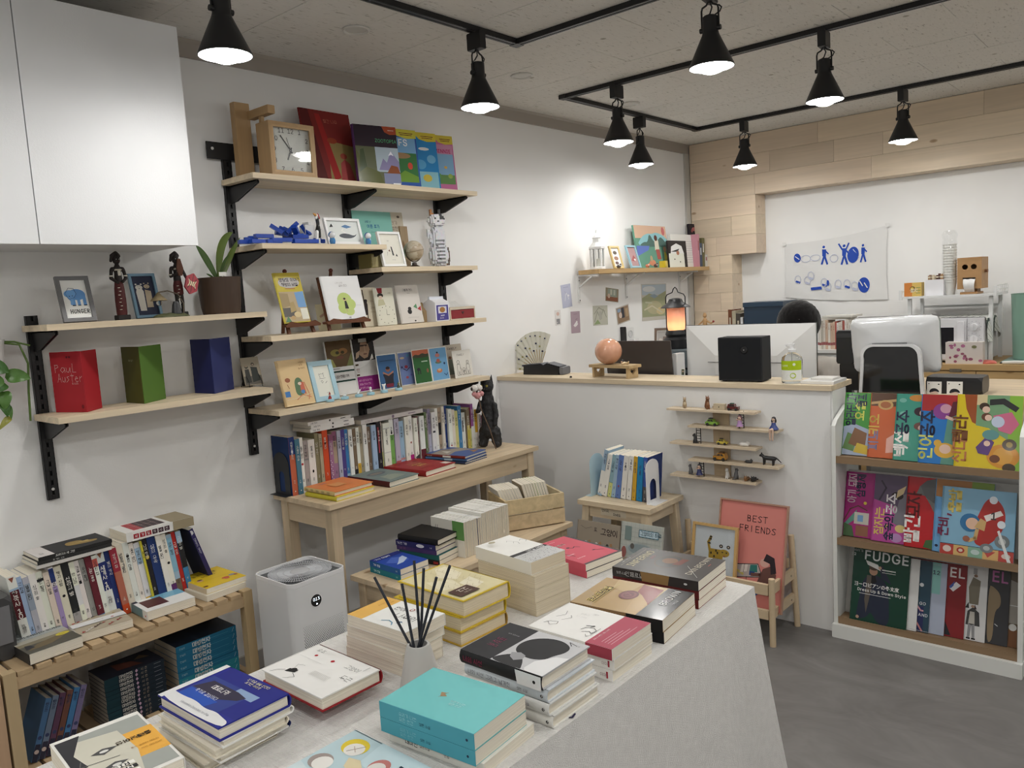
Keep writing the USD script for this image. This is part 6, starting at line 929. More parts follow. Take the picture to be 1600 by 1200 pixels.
q=at_y(641,.06,ZB3);o=thing('wood_offcut','tall pale wooden board standing behind the globe','board',frame((.03,q[1]-.02,ZB3+.0005),(0,1,0),(-.06,0,1)));b=MB().box((0,0,0),(.045,.200,.012),(.42,.31,.19),.001);b.build('board','wood_y',o)
q=at_y(568,.12,ZB3);o=thing('book','small olive box book half hidden on the globe shelf','book',Tm(.09,q[1],ZB3+.0005));b=MB().box((0,0,0),(.085,.085,.060),(.20,.17,.06),.002);b.build('cover','print',o);b=MB().box((.0855,.004,.004),(.087,.081,.056),(.4,.36,.2));b.build('pages','pages',o)
shelf_frame('white picture frame with ink drawing leaning beside the globe',.215,ZB3,601,636,362.5,13,.010,.013,(.75,.75,.74),[('r',0,0,1,1,(.70,.68,.60)),('l',[(.05,.05),(.95,.05),(.95,.95),(.05,.95),(.05,.05)],.008,(.5,.48,.4)),('p',[(.52,.30),(.60,.30),(.56,.58),(.50,.60)],(.05,.05,.05)),('p',[(.68,.28),(.78,.26),(.74,.36)],(.06,.06,.06)),('p',[(.34,.45),(.44,.42),(.42,.50)],(.15,.06,.05)),('l',[(.24,.30),(.30,.42),(.26,.38)],.01,(.25,.25,.25)),('e',.42,.78,.06,.03,(.55,.54,.48)),('t','작은 것들',.45,.14,.03,(.3,.3,.3))])
q=onx(646,388,.15);gl=thing('desk_globe','small sepia desk globe in a curved metal cradle','globe',Tm(.15,q[1],ZB3+.0005));rg=.046;zc=rg+.030
G=trimesh.creation.icosphere(subdivisions=4,radius=1.0);gv=AR(G.vertices);land=meshkit.fbm(gv*1.9+3,4,4);colr=np.where(land[:,None]>.52,AR([[.36,.29,.20]]),AR([[.50,.44,.34]]));b=MB().add((gv*rg+(0,0,zc),AR(G.faces)),colr,True);b.build('sphere','satin',gl)
b=MB().lathe([(rg+.0004,-.001),(rg+.0016,0),(rg+.0004,.001)],(.25,.2,.13),40,Tm(0,0,zc)@Rm('x',10));b.build('equator_band','satin',gl)
b=MB().tube([(0,(rg+.004)*cos(a),zc+(rg+.004)*sin(a))for a in np.radians(np.linspace(-185,5,24))],.0022,(.14,.10,.07),8);b.build('cradle','metal',gl)
b=MB().lathe([(.0005,.0235),(.010,.022),(.012,.012),(.024,.005),(.026,0),(.0005,0)],(.035,.022,.015),28);b.build('base','satin',gl)
q=at_y(689,.14,ZB3);bc=thing('brick_cat','tall calico cat sculpture built from small white, grey, black and orange bricks','sculpture',Tm(.13,q[1],ZB3+.0005)@Rm('z',-25));sH=(at_z(326,.14,q[1])[2]-ZB3)
U=.0085;parts={}
def vox(fn,col,nm):
 b=MB();k=U
 for i in range(-6,7):
  for j in range(-6,7):
   for l in range(0,int(sH/U)+1):
    x,y,z=i*k,j*k,(l+.5)*k
    if fn(x,y,z):b.box((x-k/2,y-k/2,z-k/2),(x+k/2,y+k/2,z+k/2),tuple(c*uni(.94,1.04)for c in col),.0007)
 if not b.empty():b.build(nm,'satin',bc,kind='stuff')
H_=sH
ell=lambda x,y,z,c,r:((x-c[0])/r[0])**2+((y-c[1])/r[1])**2+((z-c[2])/r[2])**2<1
body=lambda x,y,z:ell(x,y,z,(0,0,H_*.20),(.044,.044,H_*.25))or ell(x,y,z,(.004,-.002,H_*.48),(.036,.036,H_*.27))
head=lambda x,y,z:ell(x,y,z,(.006,-.004,H_*.79),(.036,.040,H_*.12))
arm=lambda x,y,z:ell(x,y-(z-H_*.5)*-.35,z,(.014,-.040,H_*.52),(.012,.011,H_*.14))
belly=lambda x,y,z:body(x,y,z)and x>.012 and abs(y)<.02 and z<H_*.5 and int(z/U)%2==0
ears=lambda x,y,z:(abs(abs(y+.004)-.020)<.0085-(z-H_*.86)*.10)and abs(x+.004)<.010 and H_*.86<z<H_*.985
patch=lambda x,y,z:(y>.012 and x<.008)or(x<-.012 and z>H_*.3 and y>-.01)
vox(lambda x,y,z:(body(x,y,z)or arm(x,y,z))and not belly(x,y,z)and not patch(x,y,z),(.64,.65,.69),'white_bricks');vox(belly,(.20,.205,.22),'grey_bricks')
vox(lambda x,y,z:body(x,y,z)and patch(x,y,z)and int((z+y)/.03)%2==0,(.025,.025,.028),'black_bricks');vox(lambda x,y,z:body(x,y,z)and patch(x,y,z)and int((z+y)/.03)%2==1,(.40,.15,.025),'orange_bricks')
vox(lambda x,y,z:head(x,y,z)and not(y>.006 and z>H_*.80),(.66,.66,.68),'head_bricks');vox(lambda x,y,z:(head(x,y,z)and y>.006 and z>H_*.80)or(ears(x,y,z)and y>0),(.025,.025,.028),'dark_ear_bricks');vox(lambda x,y,z:ears(x,y,z)and y<0,(.42,.16,.03),'orange_ear_bricks')
vox(lambda x,y,z:ell(x,y,z,(-.01,.048,H_*.18),(.012,.012,H_*.17)),(.10,.07,.05),'tail_bricks')
b=MB()
for dy in(-.014,.012):b.box((.036,-.004+dy-.004,H_*.81),(.0385,-.004+dy+.004,H_*.81+.008),(.02,.02,.02))
b.box((.036,-.009,H_*.765),(.0395,.001,H_*.785),(.02,.02,.02));b.build('face_bricks','satin',bc)
EAS=(.13,.045,.018)
def easel(label,pl,pr,x,z,wz,splay_=.03):
 a,c=at_y(pl,x,z),at_y(pr,x,z);w=c[1]-a[1];o=thing('small_easel',label,'easel',Tm(x,a[1],z+.0005));hl=wz
 for y in(.018,w-.022):
  b=MB();V=[AR([-.010,y,0]),AR([-.090,y+(.02 if y<w/2 else-.02),.22])]
  d=AR([0,.006,0]);e=AR([.005,0,.001]);b.add(trimesh.convex.convex_hull(AR([v+s1*d+s2*e for v in V for s1 in(-1,1)for s2 in(-1,1)])),EAS);b.build('leg','wood_z',o)
 b=MB();V=[AR([-.145,w/2,0]),AR([-.095,w/2,.245])];b.add(trimesh.convex.convex_hull(AR([v+s1*AR([0,.006,0])+s2*AR([.004,0,.001])for v in V for s1 in(-1,1)for s2 in(-1,1)])),EAS);b.build('back_leg','wood_z',o)
 pts=[(0,0),(w,0),(w+.004,.008),(w*.86,.0122),(w*.14,.0122),(-.004,.008)]
 b=MB().prism(pts,0,.028,EAS,AR([[0,0,1,-.026],[1,0,0,0],[0,1,0,hl-.0125],[0,0,0,1.0]]));b.build('ledge','wood_y',o)
 b=MB().prism([(0,-.002),(w,-.002),(w+.004,.006),(w*.86,.021),(w*.62,.013),(w*.5,.009),(w*.38,.013),(w*.14,.021),(-.004,.006)],0,.005,EAS,AR([[0,0,1,.0022],[1,0,0,0],[0,1,0,hl-.0125],[0,0,0,1.0]]));b.build('ledge_lip','wood_y',o)
 b=MB().box((-.092,w*.3,.19),(-.083,w*.7,.202),EAS,.001);b.build('crossbar','wood_y',o)
 b=MB().ball((-.094,w/2,.249),.009,(.11,.02,.015),2);b.build('finial','satin',o)
 return o
easel('dark wooden tabletop easel holding the yellow picture book',448,500,.19,ZB4,.040)
easel('dark wooden tabletop easel holding the white tree book',512,578,.195,ZB4,.040)
def on_ledge(kind,label,x,z,pl,pr,top,lean,t,cover,art,mat='gloss',spine=None):
 bl,br=at_y(pl,x,z),at_y(pr,x,z);T,w,h=standing(bl,br,top,lean,t);return book(kind,label,T,w,h,t,cover,spine,art,(),True,PAGE,None,mat)
on_ledge('picture_book','yellow detective picture book with ornate title standing on an easel',.188,ZB4+.040,447,486,428,16,.012,(.52,.42,.05),[('r',.02,.02,.96,.60,(.46,.36,.22)),('p',[(.02,.30),(.35,.34),(.35,.58),(.02,.6)],(.34,.26,.14)),('p',[(.65,.3),(.98,.3),(.98,.62),(.62,.60)],(.18,.34,.58)),('e',.5,.80,.42,.19,(.46,.44,.42)),('e',.22,.78,.12,.1,(.46,.44,.42)),('e',.8,.80,.12,.1,(.46,.44,.42)),('t','명탐정 이야기',.14,.82,.075,(.05,.04,.05),{'wt':.13}),('t','책방의 비밀',.20,.73,.065,(.05,.04,.05),{'wt':.13}),('r',.3,.67,.4,.02,(.4,.2,.08)),('r',.02,.12,.5,.18,(.12,.11,.10)),('r',.70,.06,.28,.22,(.70,.68,.58)),('p',[(.02,.02),(.25,.02),(.15,.14)],(.10,.22,.12)),('e',.55,.16,.14,.10,(.62,.5,.28)),('e',.35,.10,.09,.07,(.5,.34,.16)),('p',[(.3,.2),(.55,.24),(.5,.42),(.34,.40)],(.40,.30,.14))],spine=(.62,.52,.08))
on_ledge('picture_book','white picture book with a lime tree and dancing girl on an easel',.192,ZB4+.040,516,573,433,13,.012,(.74,.74,.74),[('e',.50,.42,.20,.19,(.46,.56,.18)),('e',.62,.34,.16,.13,(.46,.56,.18)),('e',.44,.26,.15,.13,(.46,.56,.18)),('e',.58,.18,.13,.10,(.48,.57,.2)),('p',[(.47,.24),(.57,.24),(.54,.42),(.49,.42)],(.03,.03,.03)),('e',.505,.455,.026,.024,(.55,.36,.25)),('e',.50,.47,.03,.022,(.03,.02,.02)),('l',[(.49,.42),(.44,.49)],.014,(.55,.36,.25)),('l',[(.54,.42),(.58,.49)],.014,(.55,.36,.25)),('l',[(.50,.24),(.51,.17)],.012,(.5,.34,.25)),('t','나는 나로',.34,.82,.045,(.25,.22,.2),{'wt':.06}),('t','살아 있다',.42,.75,.05,(.2,.18,.16),{'wt':.07}),('r',.74,.30,.18,.006,(.5,.5,.5)),('r',.52,.03,.06,.012,(.05,.05,.05))],mat='print')
face_book('greeting_card','pale yellow card with pencil drawing tucked behind the white book',.10,ZB4,499,534,476,8,.002,(.66,.60,.40),[('p',[(.1,.55),(.5,.75),(.55,.68),(.15,.48)],(.5,.33,.24)),('p',[(.15,.3),(.6,.52),(.65,.44),(.2,.22)],(.6,.45,.42)),('t','그림책',.60,.80,.11,(.05,.05,.05),{'wt':.14})],cat='card')
face_book('picture_book','cream picture book with a long-tailed black cat',.13,ZB4,570,594,450,6,.008,(.66,.60,.47),[('p',[(.12,.95),(.18,.95),(.22,.62),(.16,.60)],(.03,.02,.02)),('p',[(.12,.30),(.34,.30),(.38,.55),(.34,.66),(.18,.64)],(.03,.02,.02)),('e',.28,.66,.11,.08,(.03,.02,.02)),('r',.14,.14,.05,.2,(.03,.02,.02)),('r',.28,.14,.05,.2,(.03,.02,.02)),('t','꼬리',.55,.62,.05,(.4,.3,.2)),('t','고양이',.52,.45,.05,(.4,.3,.2)),('r',.5,.36,.4,.008,(.4,.3,.2))])
face_book('picture_book','pale picture book with a clock face and girl in red scarf',.16,ZB4,593,621.5,451,7,.010,(.64,.63,.53),[('p',[(.12,1),(.42,1),(.40,.86),(.18,.86)],(.22,.015,.02)),('e',.28,.80,.16,.10,(.03,.025,.02)),('e',.28,.75,.11,.07,(.60,.48,.38)),('p',[(.08,.52),(.5,.55),(.42,.70),(.16,.70)],(.48,.46,.30))]+[('e',.5+.40*cos(radians(30*k)),.28+.23*sin(radians(30*k)),.02,.018,(.08,.08,.07))for k in range(12)]+[('l',[(.5,.42),(.5,.28),(.64,.28)],.012,(.05,.05,.05)),('t','시계탑',.68,.84,.035,(.3,.28,.2))])
face_book('picture_book','white picture book with small black chick and red bow motif',.175,ZB4,630,663,447,11,.013,(.60,.57,.53),[('e',.42,.30,.10,.09,(.02,.02,.02)),('e',.44,.38,.08,.06,(.02,.02,.02)),('p',[(.62,.42),(.80,.36),(.78,.50)],(.10,.25,.12)),('p',[(.80,.36),(.98,.44),(.96,.30)],(.40,.04,.05)),('t','그렇게 간다',.26,.84,.06,(.08,.08,.08),{'wt':.13}),('r',.45,.78,.14,.008,(.2,.2,.2)),('r',.3,.14,.5,.006,(.3,.3,.3)),('e',.6,.05,.04,.03,(.05,.05,.05))])
q=at_y(664,.15,ZB4);o=thing('wooden_bookend','plain wooden wedge bookend beside the juice carton','bookend',Tm(.04,q[1],ZB4+.0005));b=MB().prism([(0,0),(.10,0),(.10,.05),(.06,.092),(0,.095)],0,.036,(.36,.25,.13),AR([[1,0,0,0],[0,0,1,0],[0,1,0,0],[0,0,0,1.0]]));b.build('block','wood_z',o)
q0,q1=at_y(681.5,.20,ZB4),at_y(703,.20,ZB4);w=q1[1]-q0[1];o=thing('juice_carton','small purple and white gable-top carton with a bear face print','carton',Tm(.20,q0[1],ZB4+.0005)@Rm('z',0));hh=at_z(473,.2,q0[1])[2]-ZB4
b=MB().box((-w*.9,0,0),(0,w,hh),(.70,.70,.72),.001);b.build('box','print',o);b=MB().prism([(0,hh),(-w*.9,hh),(-w*.5,hh+.016),(-w*.4,hh+.016)],0,w,(.70,.70,.72),AR([[1,0,0,0],[0,0,1,0],[0,1,0,0],[0,0,0,1.0]]));b.box((-w*.5,0,hh+.016),(-w*.4,w,hh+.028),(.62,.64,.70));b.build('gable_top','print',o)
printed([('r',.08,.05,.84,.80,(.07,.06,.26)),('r',.20,.42,.60,.36,(.62,.62,.66)),('e',.5,.60,.2,.14,(.36,.17,.05)),('r',.36,.28,.28,.05,(.6,.6,.65)),('t','포도맛',.28,.12,.1,(.5,.5,.6))],w,hh,frame((0,0,0),(0,1,0),(0,0,1)),0).build('label','print',o)
q0,q1=at_y(704.5,.205,ZB4),at_y(743,.205,ZB4);w=q1[1]-q0[1];hh=at_z(482,.2,q0[1])[2]-ZB4+.004;o=thing('matchbox_house','flat wooden music box with dark red drawer under a clear house lid','box',Tm(.205,q0[1],ZB4+.0005))
b=MB()
for lo,hi in(((-.10,0,0),(0,w,.005)),((-.10,0,hh-.012),(0,w,hh)),((-.10,0,.005),(0,.005,hh-.012)),((-.10,w-.005,.005),(0,w,hh-.012))):b.box(lo,hi,(.60,.52,.40),.001)
b.build('case','fine_y',o);b=MB().box((-.09,.006,.006),(-.002,w-.006,hh-.014),(.22,.015,.02),.001);dr=b.build('drawer','satin',o,'dark red drawer');b=MB().prism([(w/2-.010,hh*.62),(w/2+.010,hh*.62),(w/2,hh*.42)],0,.002,(.04,.02,.02),AR([[0,0,1,-.0018],[1,0,0,0],[0,1,0,0],[0,0,0,1.0]]));b.build('pull','satin',dr)
b=MB().prism([(.0,hh+.0005),(w,hh+.0005),(w,hh+.006),(w*.42,hh+.010),(w*.25,hh+.030),(.004,hh+.022)],0,.09,(.62,.66,.66),AR([[0,0,1,-.095],[1,0,0,0],[0,1,0,0],[0,0,0,1.0]]));b.build('clear_lid','film',o)
face_book('picture_book','tan picture book with an arched door drawing on the postcard shelf',.20,ZB5,449,493.7,566,16,.016,(.62,.45,.24),[('p',[(.42,.20),(.72,.20),(.72,.48),(.66,.58),(.55,.60),(.46,.55),(.42,.45)],(.10,.17,.09)),('p',[(.58,.26),(.76,.22),(.74,.48),(.62,.50)],(.50,.13,.08)),('e',.66,.28,.07,.06,(.08,.22,.45)),('e',.60,.46,.06,.05,(.66,.55,.44)),('e',.22,.56,.09,.07,(.28,.10,.05)),('l',[(.18,.46),(.22,.38)],.02,(.3,.15,.07)),('r',.04,.20,.17,.12,(.06,.18,.42)),('l',[(.40,.12),(.62,.22),(.90,.14)],.02,(.50,.14,.08)),('l',[(.76,.48),(.86,.2),(.80,.10)],.02,(.50,.14,.08)),('r',0,.0,1,.03,(.66,.52,.3)),('t','서점의',.72,.90,.04,(.25,.14,.06)),('t','사계',.72,.84,.04,(.25,.14,.06)),('t','절 이야기',.68,.77,.035,(.25,.14,.06)),('l',[(.06,.14),(.6,.16),(.95,.24)],.008,(.7,.62,.5))],True,.205,mat='print')
shelf_frame('pale blue picture frame with a small line-drawn bear',.19,ZB5,495,532,567,15,.020,.010,(.34,.52,.60),[('r',0,0,1,1,(.70,.70,.62)),('l',[(.36,.60),(.32,.74),(.38,.72),(.48,.74),(.54,.72),(.60,.76),(.60,.62)],.016,K_),('l',[(.30,.58),(.68,.58)],.014,K_),('e',.42,.67,.012,.01,K_),('e',.52,.67,.012,.01,K_),('l',[(.36,.50),(.44,.52),(.50,.47),(.42,.43),(.36,.50)],.014,K_),('l',[(.62,.42),(.74,.48)],.02,K_),('r',.55,.10,.18,.01,(.3,.3,.3))])
face_book('book','white paperback with a dark expressionist painting across its top',.10,ZB5,521,561,535,8,.012,(.66,.66,.65),[('r',0,.52,1,.48,(.10,.06,.025)),('e',.36,.78,.20,.11,(.26,.22,.06)),('e',.64,.80,.18,.10,(.28,.14,.05)),('e',.42,.78,.07,.05,(.06,.06,.03)),('e',.62,.78,.07,.05,(.06,.05,.02)),('e',.5,.69,.14,.05,(.14,.05,.03)),('p',[(.0,.52),(.3,.52),(.2,.66),(0,.7)],(.30,.30,.10)),('p',[(.7,.52),(1,.52),(1,.8),(.86,.68)],(.16,.18,.06)),('r',.15,.42,.85,.03,(.02,.05,.04)),('r',.15,.24,.80,.03,(.02,.05,.04)),('t','알 수 없는 현재의 기억',.08,.315,.055,(.14,.12,.12),{'wt':.13,'sx':.72}),('r',.12,.48,.3,.012,(.2,.2,.2))])
face_book('book','white paperback with a dark half-portrait and magenta band',.105,ZB5,562,594.5,531,7,.012,(.64,.64,.63),[('r',0,.58,1,.42,(.018,.015,.014)),('p',[(.26,.70),(.40,.96),(.70,.97),(.78,.78),(.64,.64),(.46,.62)],(.30,.19,.12)),('r',.3,.93,.5,.07,(.40,.38,.34)),('r',.34,.85,.34,.03,(.05,.03,.02)),('r',.52,.74,.05,.12,(.38,.25,.17)),('r',.46,.695,.16,.02,(.10,.04,.03)),('p',[(.05,.62),(.22,.66),(.30,.78),(.12,.74)],(.36,.26,.18)),('p',[(.7,.58),(.9,.60),(.86,.70)],(.62,.6,.56)),('r',0,.02,1,.27,(.20,.015,.15)),('t','우리 시대 최고의 작가',.06,.20,.036,(.62,.36,.5),{'sx':.8}),('t','마음을 흔드는 문장',.06,.13,.036,(.62,.36,.5),{'sx':.8}),('t','새 장편소설',.06,.06,.036,(.62,.36,.5)),('r',.0,.50,.14,.03,(.05,.03,.01)),('r',.0,.31,.14,.03,(.05,.03,.01)),('t','인',.03,.38,.07,(.3,.12,.1))])
def postcard(label,x,pl,pr,top,cover,art,lean=7,border=True,xr=None):
 return face_book('postcard',label,x,ZB5,pl,pr,top,lean,.0012,(.56,.56,.53)if border else cover,([('r',.04,.03,.92,.94,cover)]if border else[])+art,False,xr,cat='postcard')
postcard('dark blue postcard of a figure with crossed arms',.145,595,626,555,(.035,.10,.22),[('p',[(.28,.06),(.72,.06),(.70,.30),(.80,.46),(.50,.42),(.2,.46),(.30,.30)],(.02,.02,.03)),('r',.32,.06,.36,.1,(.16,.02,.04)),('l',[(.26,.48),(.5,.40),(.74,.48)],.06,(.32,.14,.09)),('e',.5,.56,.11,.09,(.24,.09,.06)),('e',.5,.60,.10,.06,(.025,.015,.015)),('r',.15,.80,.7,.02,(.02,.05,.11))])
postcard('lavender blue postcard with scattered small figures',.115,628,650,551,(.13,.18,.36),[('e',.3,.82,.16,.06,(.45,.36,.26)),('e',.7,.88,.11,.08,(.08,.22,.36)),('e',.5,.55,.12,.09,(.22,.03,.05)),('l',[(.3,.5),(.5,.44),(.72,.52)],.05,(.03,.03,.07)),('e',.48,.24,.1,.07,(.30,.06,.08)),('e',.2,.55,.07,.06,(.03,.03,.10)),('e',.78,.3,.08,.05,(.1,.1,.3))])
postcard('green postcard with orange hills and two tiny figures',.14,650,677,547,(.025,.10,.03),[('r',.04,.80,.92,.17,(.44,.12,.06)),('p',[(.04,.80),(.2,.86),(.4,.82),(.6,.88),(.8,.83),(.96,.86),(.96,.74),(.04,.76)],(.05,.05,.03)),('r',.5,.62,.35,.03,(.4,.5,.4)),('e',.28,.42,.10,.07,(.02,.02,.025)),('r',.22,.28,.05,.12,(.02,.02,.02)),('r',.34,.28,.05,.12,(.02,.02,.02)),('e',.78,.36,.06,.09,(.20,.09,.05))])
postcard('sky blue postcard with three stacked round figures',.135,677,704,544,(.13,.30,.50),[('e',.45,.76,.13,.08,(.45,.18,.16)),('e',.45,.84,.05,.04,(.02,.02,.03)),('e',.45,.55,.18,.06,(.09,.16,.12)),('e',.45,.60,.10,.08,(.35,.10,.07)),('e',.45,.30,.16,.09,(.46,.17,.08)),('e',.45,.33,.09,.05,(.55,.36,.22)),('e',.78,.5,.05,.05,(.02,.04,.1)),('l',[(.7,.2),(.8,.14),(.88,.2)],.03,(.02,.05,.12))])
postcard('beige postcard with a dark standing figure and small heading',.085,699,727,540,(.42,.37,.30),[('t','FAMILY',.22,.84,.07,(.06,.05,.05),{'wt':.18}),('p',[(.15,.08),(.45,.08),(.40,.55),(.22,.55)],(.13,.15,.12)),('e',.31,.60,.08,.06,(.16,.08,.05))],border=False)
postcard('white postcard with a line drawing of a family holding hands',.15,712,740,549,(.62,.60,.55),[('t','FAMILY',.24,.80,.07,(.06,.06,.06),{'wt':.1})]+[it for(cx,hh_,r_)in((.26,.58,.07),(.52,.30,.06),(.76,.55,.065))for it in(('l',[(cx+r_*cos(t),hh_+r_*.8*sin(t))for t in np.linspace(0,6.3,12)],.014,K_),('l',[(cx-.08,hh_-.08),(cx-.10,.10),(cx-.02,.10),(cx,.25),(cx+.02,.10),(cx+.10,.10),(cx+.08,hh_-.08),(cx-.08,hh_-.08)],.014,K_))]+[('l',[(.34,.38),(.46,.22)],.012,K_),('l',[(.68,.36),(.58,.22)],.012,K_)],border=False)
for i,(px,sh,col)in enumerate(((516.6,0,(.30,.03,.03)),(539.5,1,(.70,.70,.68)),(561.5,2,(.72,.72,.71)),(580,3,(.72,.72,.71)),(601,4,(.72,.72,.71)),(623.6,5,(.06,.08,.05)))):
 q=at_y(px,.218,ZB5);words=['tiny red figurine on a round pale blue base, nearest the bear frame','tiny reclining white figurine on a round pale blue base','tiny bowing white figurine on a round pale blue base','tiny round white figurine before the magenta band book','tiny white figurine with raised arms on a pale blue base','tiny dark green figurine on a pale blue base, last in line'][i]
 o=thing('figurine',words,'figurine',Tm(.216,q[1],ZB5+.0005));b=MB().lathe([(.0005,.0115),(.0150,.0115),(.0165,.010),(.0165,.001),(.0005,0)],(.34,.58,.68),24);b.build('base','satin',o)
 b=MB();z0=.0115
 if sh==0:b.lathe([(.0075,z0),(.006,z0+.008),(.003,z0+.014),(.0005,z0+.015)],col,14);b.ball((0,0,z0+.017),.0045,(.55,.4,.32),2);b.lathe([(.0046,z0+.018),(.003,z0+.024),(.0005,z0+.030)],col,12)
 elif sh==1:b.ball((0,0,z0+.005),(.005,.010,.005),col);b.ball((0,.008,z0+.012),.005,col)
 elif sh==2:b.add(chain([((0,-.004,z0+.006),.006,(0,.003,z0+.014),.004),((0,.003,z0+.014),.004,(0,.008,z0+.017),.004)],.004,3),col,True)
 elif sh==3:b.ball((0,0,z0+.007),(.0065,.0065,.007),col);b.ball((0,0,z0+.018),.006,col)
 elif sh==4:b.add(chain([((0,0,z0+.004),.006,(0,0,z0+.015),.005),((0,-.003,z0+.015),.003,(0,-.008,z0+.025),.0028),((0,.003,z0+.015),.003,(0,.008,z0+.025),.0028),((0,0,z0+.02),.005,(0,0,z0+.022),.005)],.004,3),col,True)
 else:b.lathe([(.006,z0),(.007,z0+.006),(.004,z0+.013)],col,14);b.ball((0,0,z0+.016),.0045,(.30,.2,.1));b.lathe([(.008,z0+.018),(.004,z0+.019),(.0005,z0+.026)],(.09,.12,.03),12)
 b.build('figure','shiny',o)
q=onz(772,702,.70);q[0]=max(.12,q[0]);cat=thing('black_cat_sculpture','faceted black upright cat sculpture holding a cotton flower stem','sculpture',Tm(.19,at_y(767,.19,.70)[1],.7005)@Rm('z',-70));Hc=at_z(585,.19,at_y(767,.19,.7)[1])[2]-.70
s=Hc/.46;cb_=[((.0,-.045,.030),.030,(0,-.035,.10),.036),((0,.045,.030),.030,(0,.035,.10),.036),((0,0,.10),.050,(0,0,.20),.048),((0,0,.20),.046,(0,0,.30),.040),((0,0,.30),.036,(.005,0,.345),.034),((.008,0,.385),.044,(.006,0,.40),.040),((.034,0,.372),.016,(.040,0,.370),.013),((.02,-.05,.022),.021,(-.005,-.05,.022),.021),((.02,.05,.022),.021,(-.005,.05,.022),.021),((.02,-.04,.28),.018,(.050,-.052,.235),.016),((.050,-.052,.235),.016,(.070,-.035,.25),.015),((.01,.044,.27),.018,(.02,.058,.21),.016),((.02,.058,.21),.016,(.03,.05,.15),.014)]
k=chain([(AR(p)*s,r*s,AR(q_)*s,t*s)for p,r,q_,t in cb_],.02*s,4)
vv=AR(k.vertices);vv+=(meshkit.noise(vv*75)-.5)[:,None]*AR(k.vertex_normals)*.007
b=MB().add((vv,AR(k.faces)),(.016,.016,.017));b.build('body','carved',cat)
for sg in(-1,1):
 b=MB().add(trimesh.convex.convex_hull(AR([(.0,sg*.012,.415),(.0,sg*.042,.40),(.022,sg*.028,.405),(-.012,sg*.028,.405),(.004,sg*.036,.460)])*s),(.016,.016,.017));b.build('ear','carved',cat)
b=MB()
for sg in(-1,1):b.add(lathe_mesh([(.0005,.002),(.006,.001),(.0065,0)],12),(.36,.30,.05),True,Tm(*(AR([.046,sg*.017,.392])*s))@Rm('y',85))
b.ball(AR([.054,0,.374])*s,.004,(.10,.05,.05),1);b.build('face','satin',cat,'small eyes and nose')
cs=thing('cotton_stem','dried stem with white and pink cotton bolls held by the black cat','flower');P0=onx(775,702,.26);P0[2]=.703;P1=onx(752,640,.262);P2=onx(748,622,.262)
b=MB().tube([P0,(P0+P1)/2+(.004,.004,0),P1,P2],.0028,(.13,.08,.05),7);b.build('stem','carved',cs)
for(px,py,c,r)in((741,607,(.66,.62,.58),.017),(749,606,(.66,.62,.58),.015),(746,618,(.55,.26,.26),.017),(752,615,(.55,.26,.26),.013),(741,616,(.55,.26,.26),.012)):
 p=onx(px,py,.262);b=MB();g=trimesh.creation.icosphere(subdivisions=3,radius=1.0);gv=AR(g.vertices);gv*=r*(1+.3*(meshkit.fbm(gv*3+px,3)-.5))[:,None];b.add((gv+p,AR(g.faces)),c,True);b.build('boll','fabric',cs)
for(px,py)in((737,608),(745,611),(750,618)):p=onx(px,py,.272);b=MB().ball(p,(.005,.006,.009),(.03,.018,.014),1);b.build('husk','carved',cs)
# === on and around the counter
CZ=1.0212
def on_counter(px,y=3.3,z=CZ):return at_x(px,y,z)
fp=ony(843,584,3.36);fp[2]=CZ+.012;fan=thing('folding_fan','open paper folding fan with small dark prints leaning in the counter corner','fan');R0,R1=.05,ony(797,560,3.36);R1=norm(R1-fp)
nf=22;a0,a1=178,66
for k in range(nf):
 p,q=radians(a0+(a1-a0)*k/nf),radians(a0+(a1-a0)*(k+1)/nf);d=.003*(1 if k%2 else-1)
 V=AR([(R*cos(a),dd_,R*sin(a))for R in(R0,R1)for a,dd_ in((p,-d),(q,d))])+fp;V2=V+(0,.0006,0);b=MB()
 b.add((np.vstack([V,V2]),AR([(0,1,3),(0,3,2),(4,7,5),(4,6,7),(0,2,6),(0,6,4),(1,5,7),(1,7,3),(2,3,7),(2,7,6)])),(.72,.71,.62));fo=b.build('fold','print',fan)
 if k%2==0:
  m_=(p+q)/2;b=MB()
  for rr2,sz in((.62+.1*sin(k*2.1),.010),(.86+.06*sin(k*3.3),.008)):c=fp+R1*rr2*AR([cos(m_),0,sin(m_)])-(0,.0042,0);b.box(c-(sz*.6,.0002,sz*.4),c+(sz*.6,.0002,sz*.4),(.03,.04,.09)if(k//2)%3 else(.36,.34,.12))
  b.build('print','print',fo)
for k in range(0,nf+1,2):
 a=radians(a0+(a1-a0)*k/nf);b=MB().tube([fp,fp+R1*.55*AR([cos(a),.004/R1,sin(a)])],.0018,(.55,.40,.20),5);b.build('rib','satin',fan)
T=frame(on_counter(818,3.29)+(0,0,.0005),(1,.12,0),(-.12,1,0));w=on_counter(868,3.29)[0]-on_counter(818,3.29)[0]
o=thing('card_terminal','low black and grey angular device at the wall end of the counter','device');pr=[(0,0),(w,0),(w+.004,.040),(w*.68,.058),(w*.60,.047),(w*.52,.056),(.004,.050)]
b=MB().prism(pr,-.08,.0,(.012,.012,.014),T@AR([[1,0,0,0],[0,0,-1,0],[0,1,0,0],[0,0,0,1.0]]));b.build('body','satin',o)
b=MB().prism([(.002,.0502),(w*.5,.0575),(w*.58,.049),(w*.68,.060),(w+.006,.042),(w+.006,.044),(w*.68,.063),(w*.58,.052),(w*.5,.0605),(.002,.053)],-.08,-.004,(.09,.095,.11),T@AR([[1,0,0,0],[0,0,-1,0],[0,1,0,0],[0,0,0,1.0]]));b.build('top_shell','satin',o)
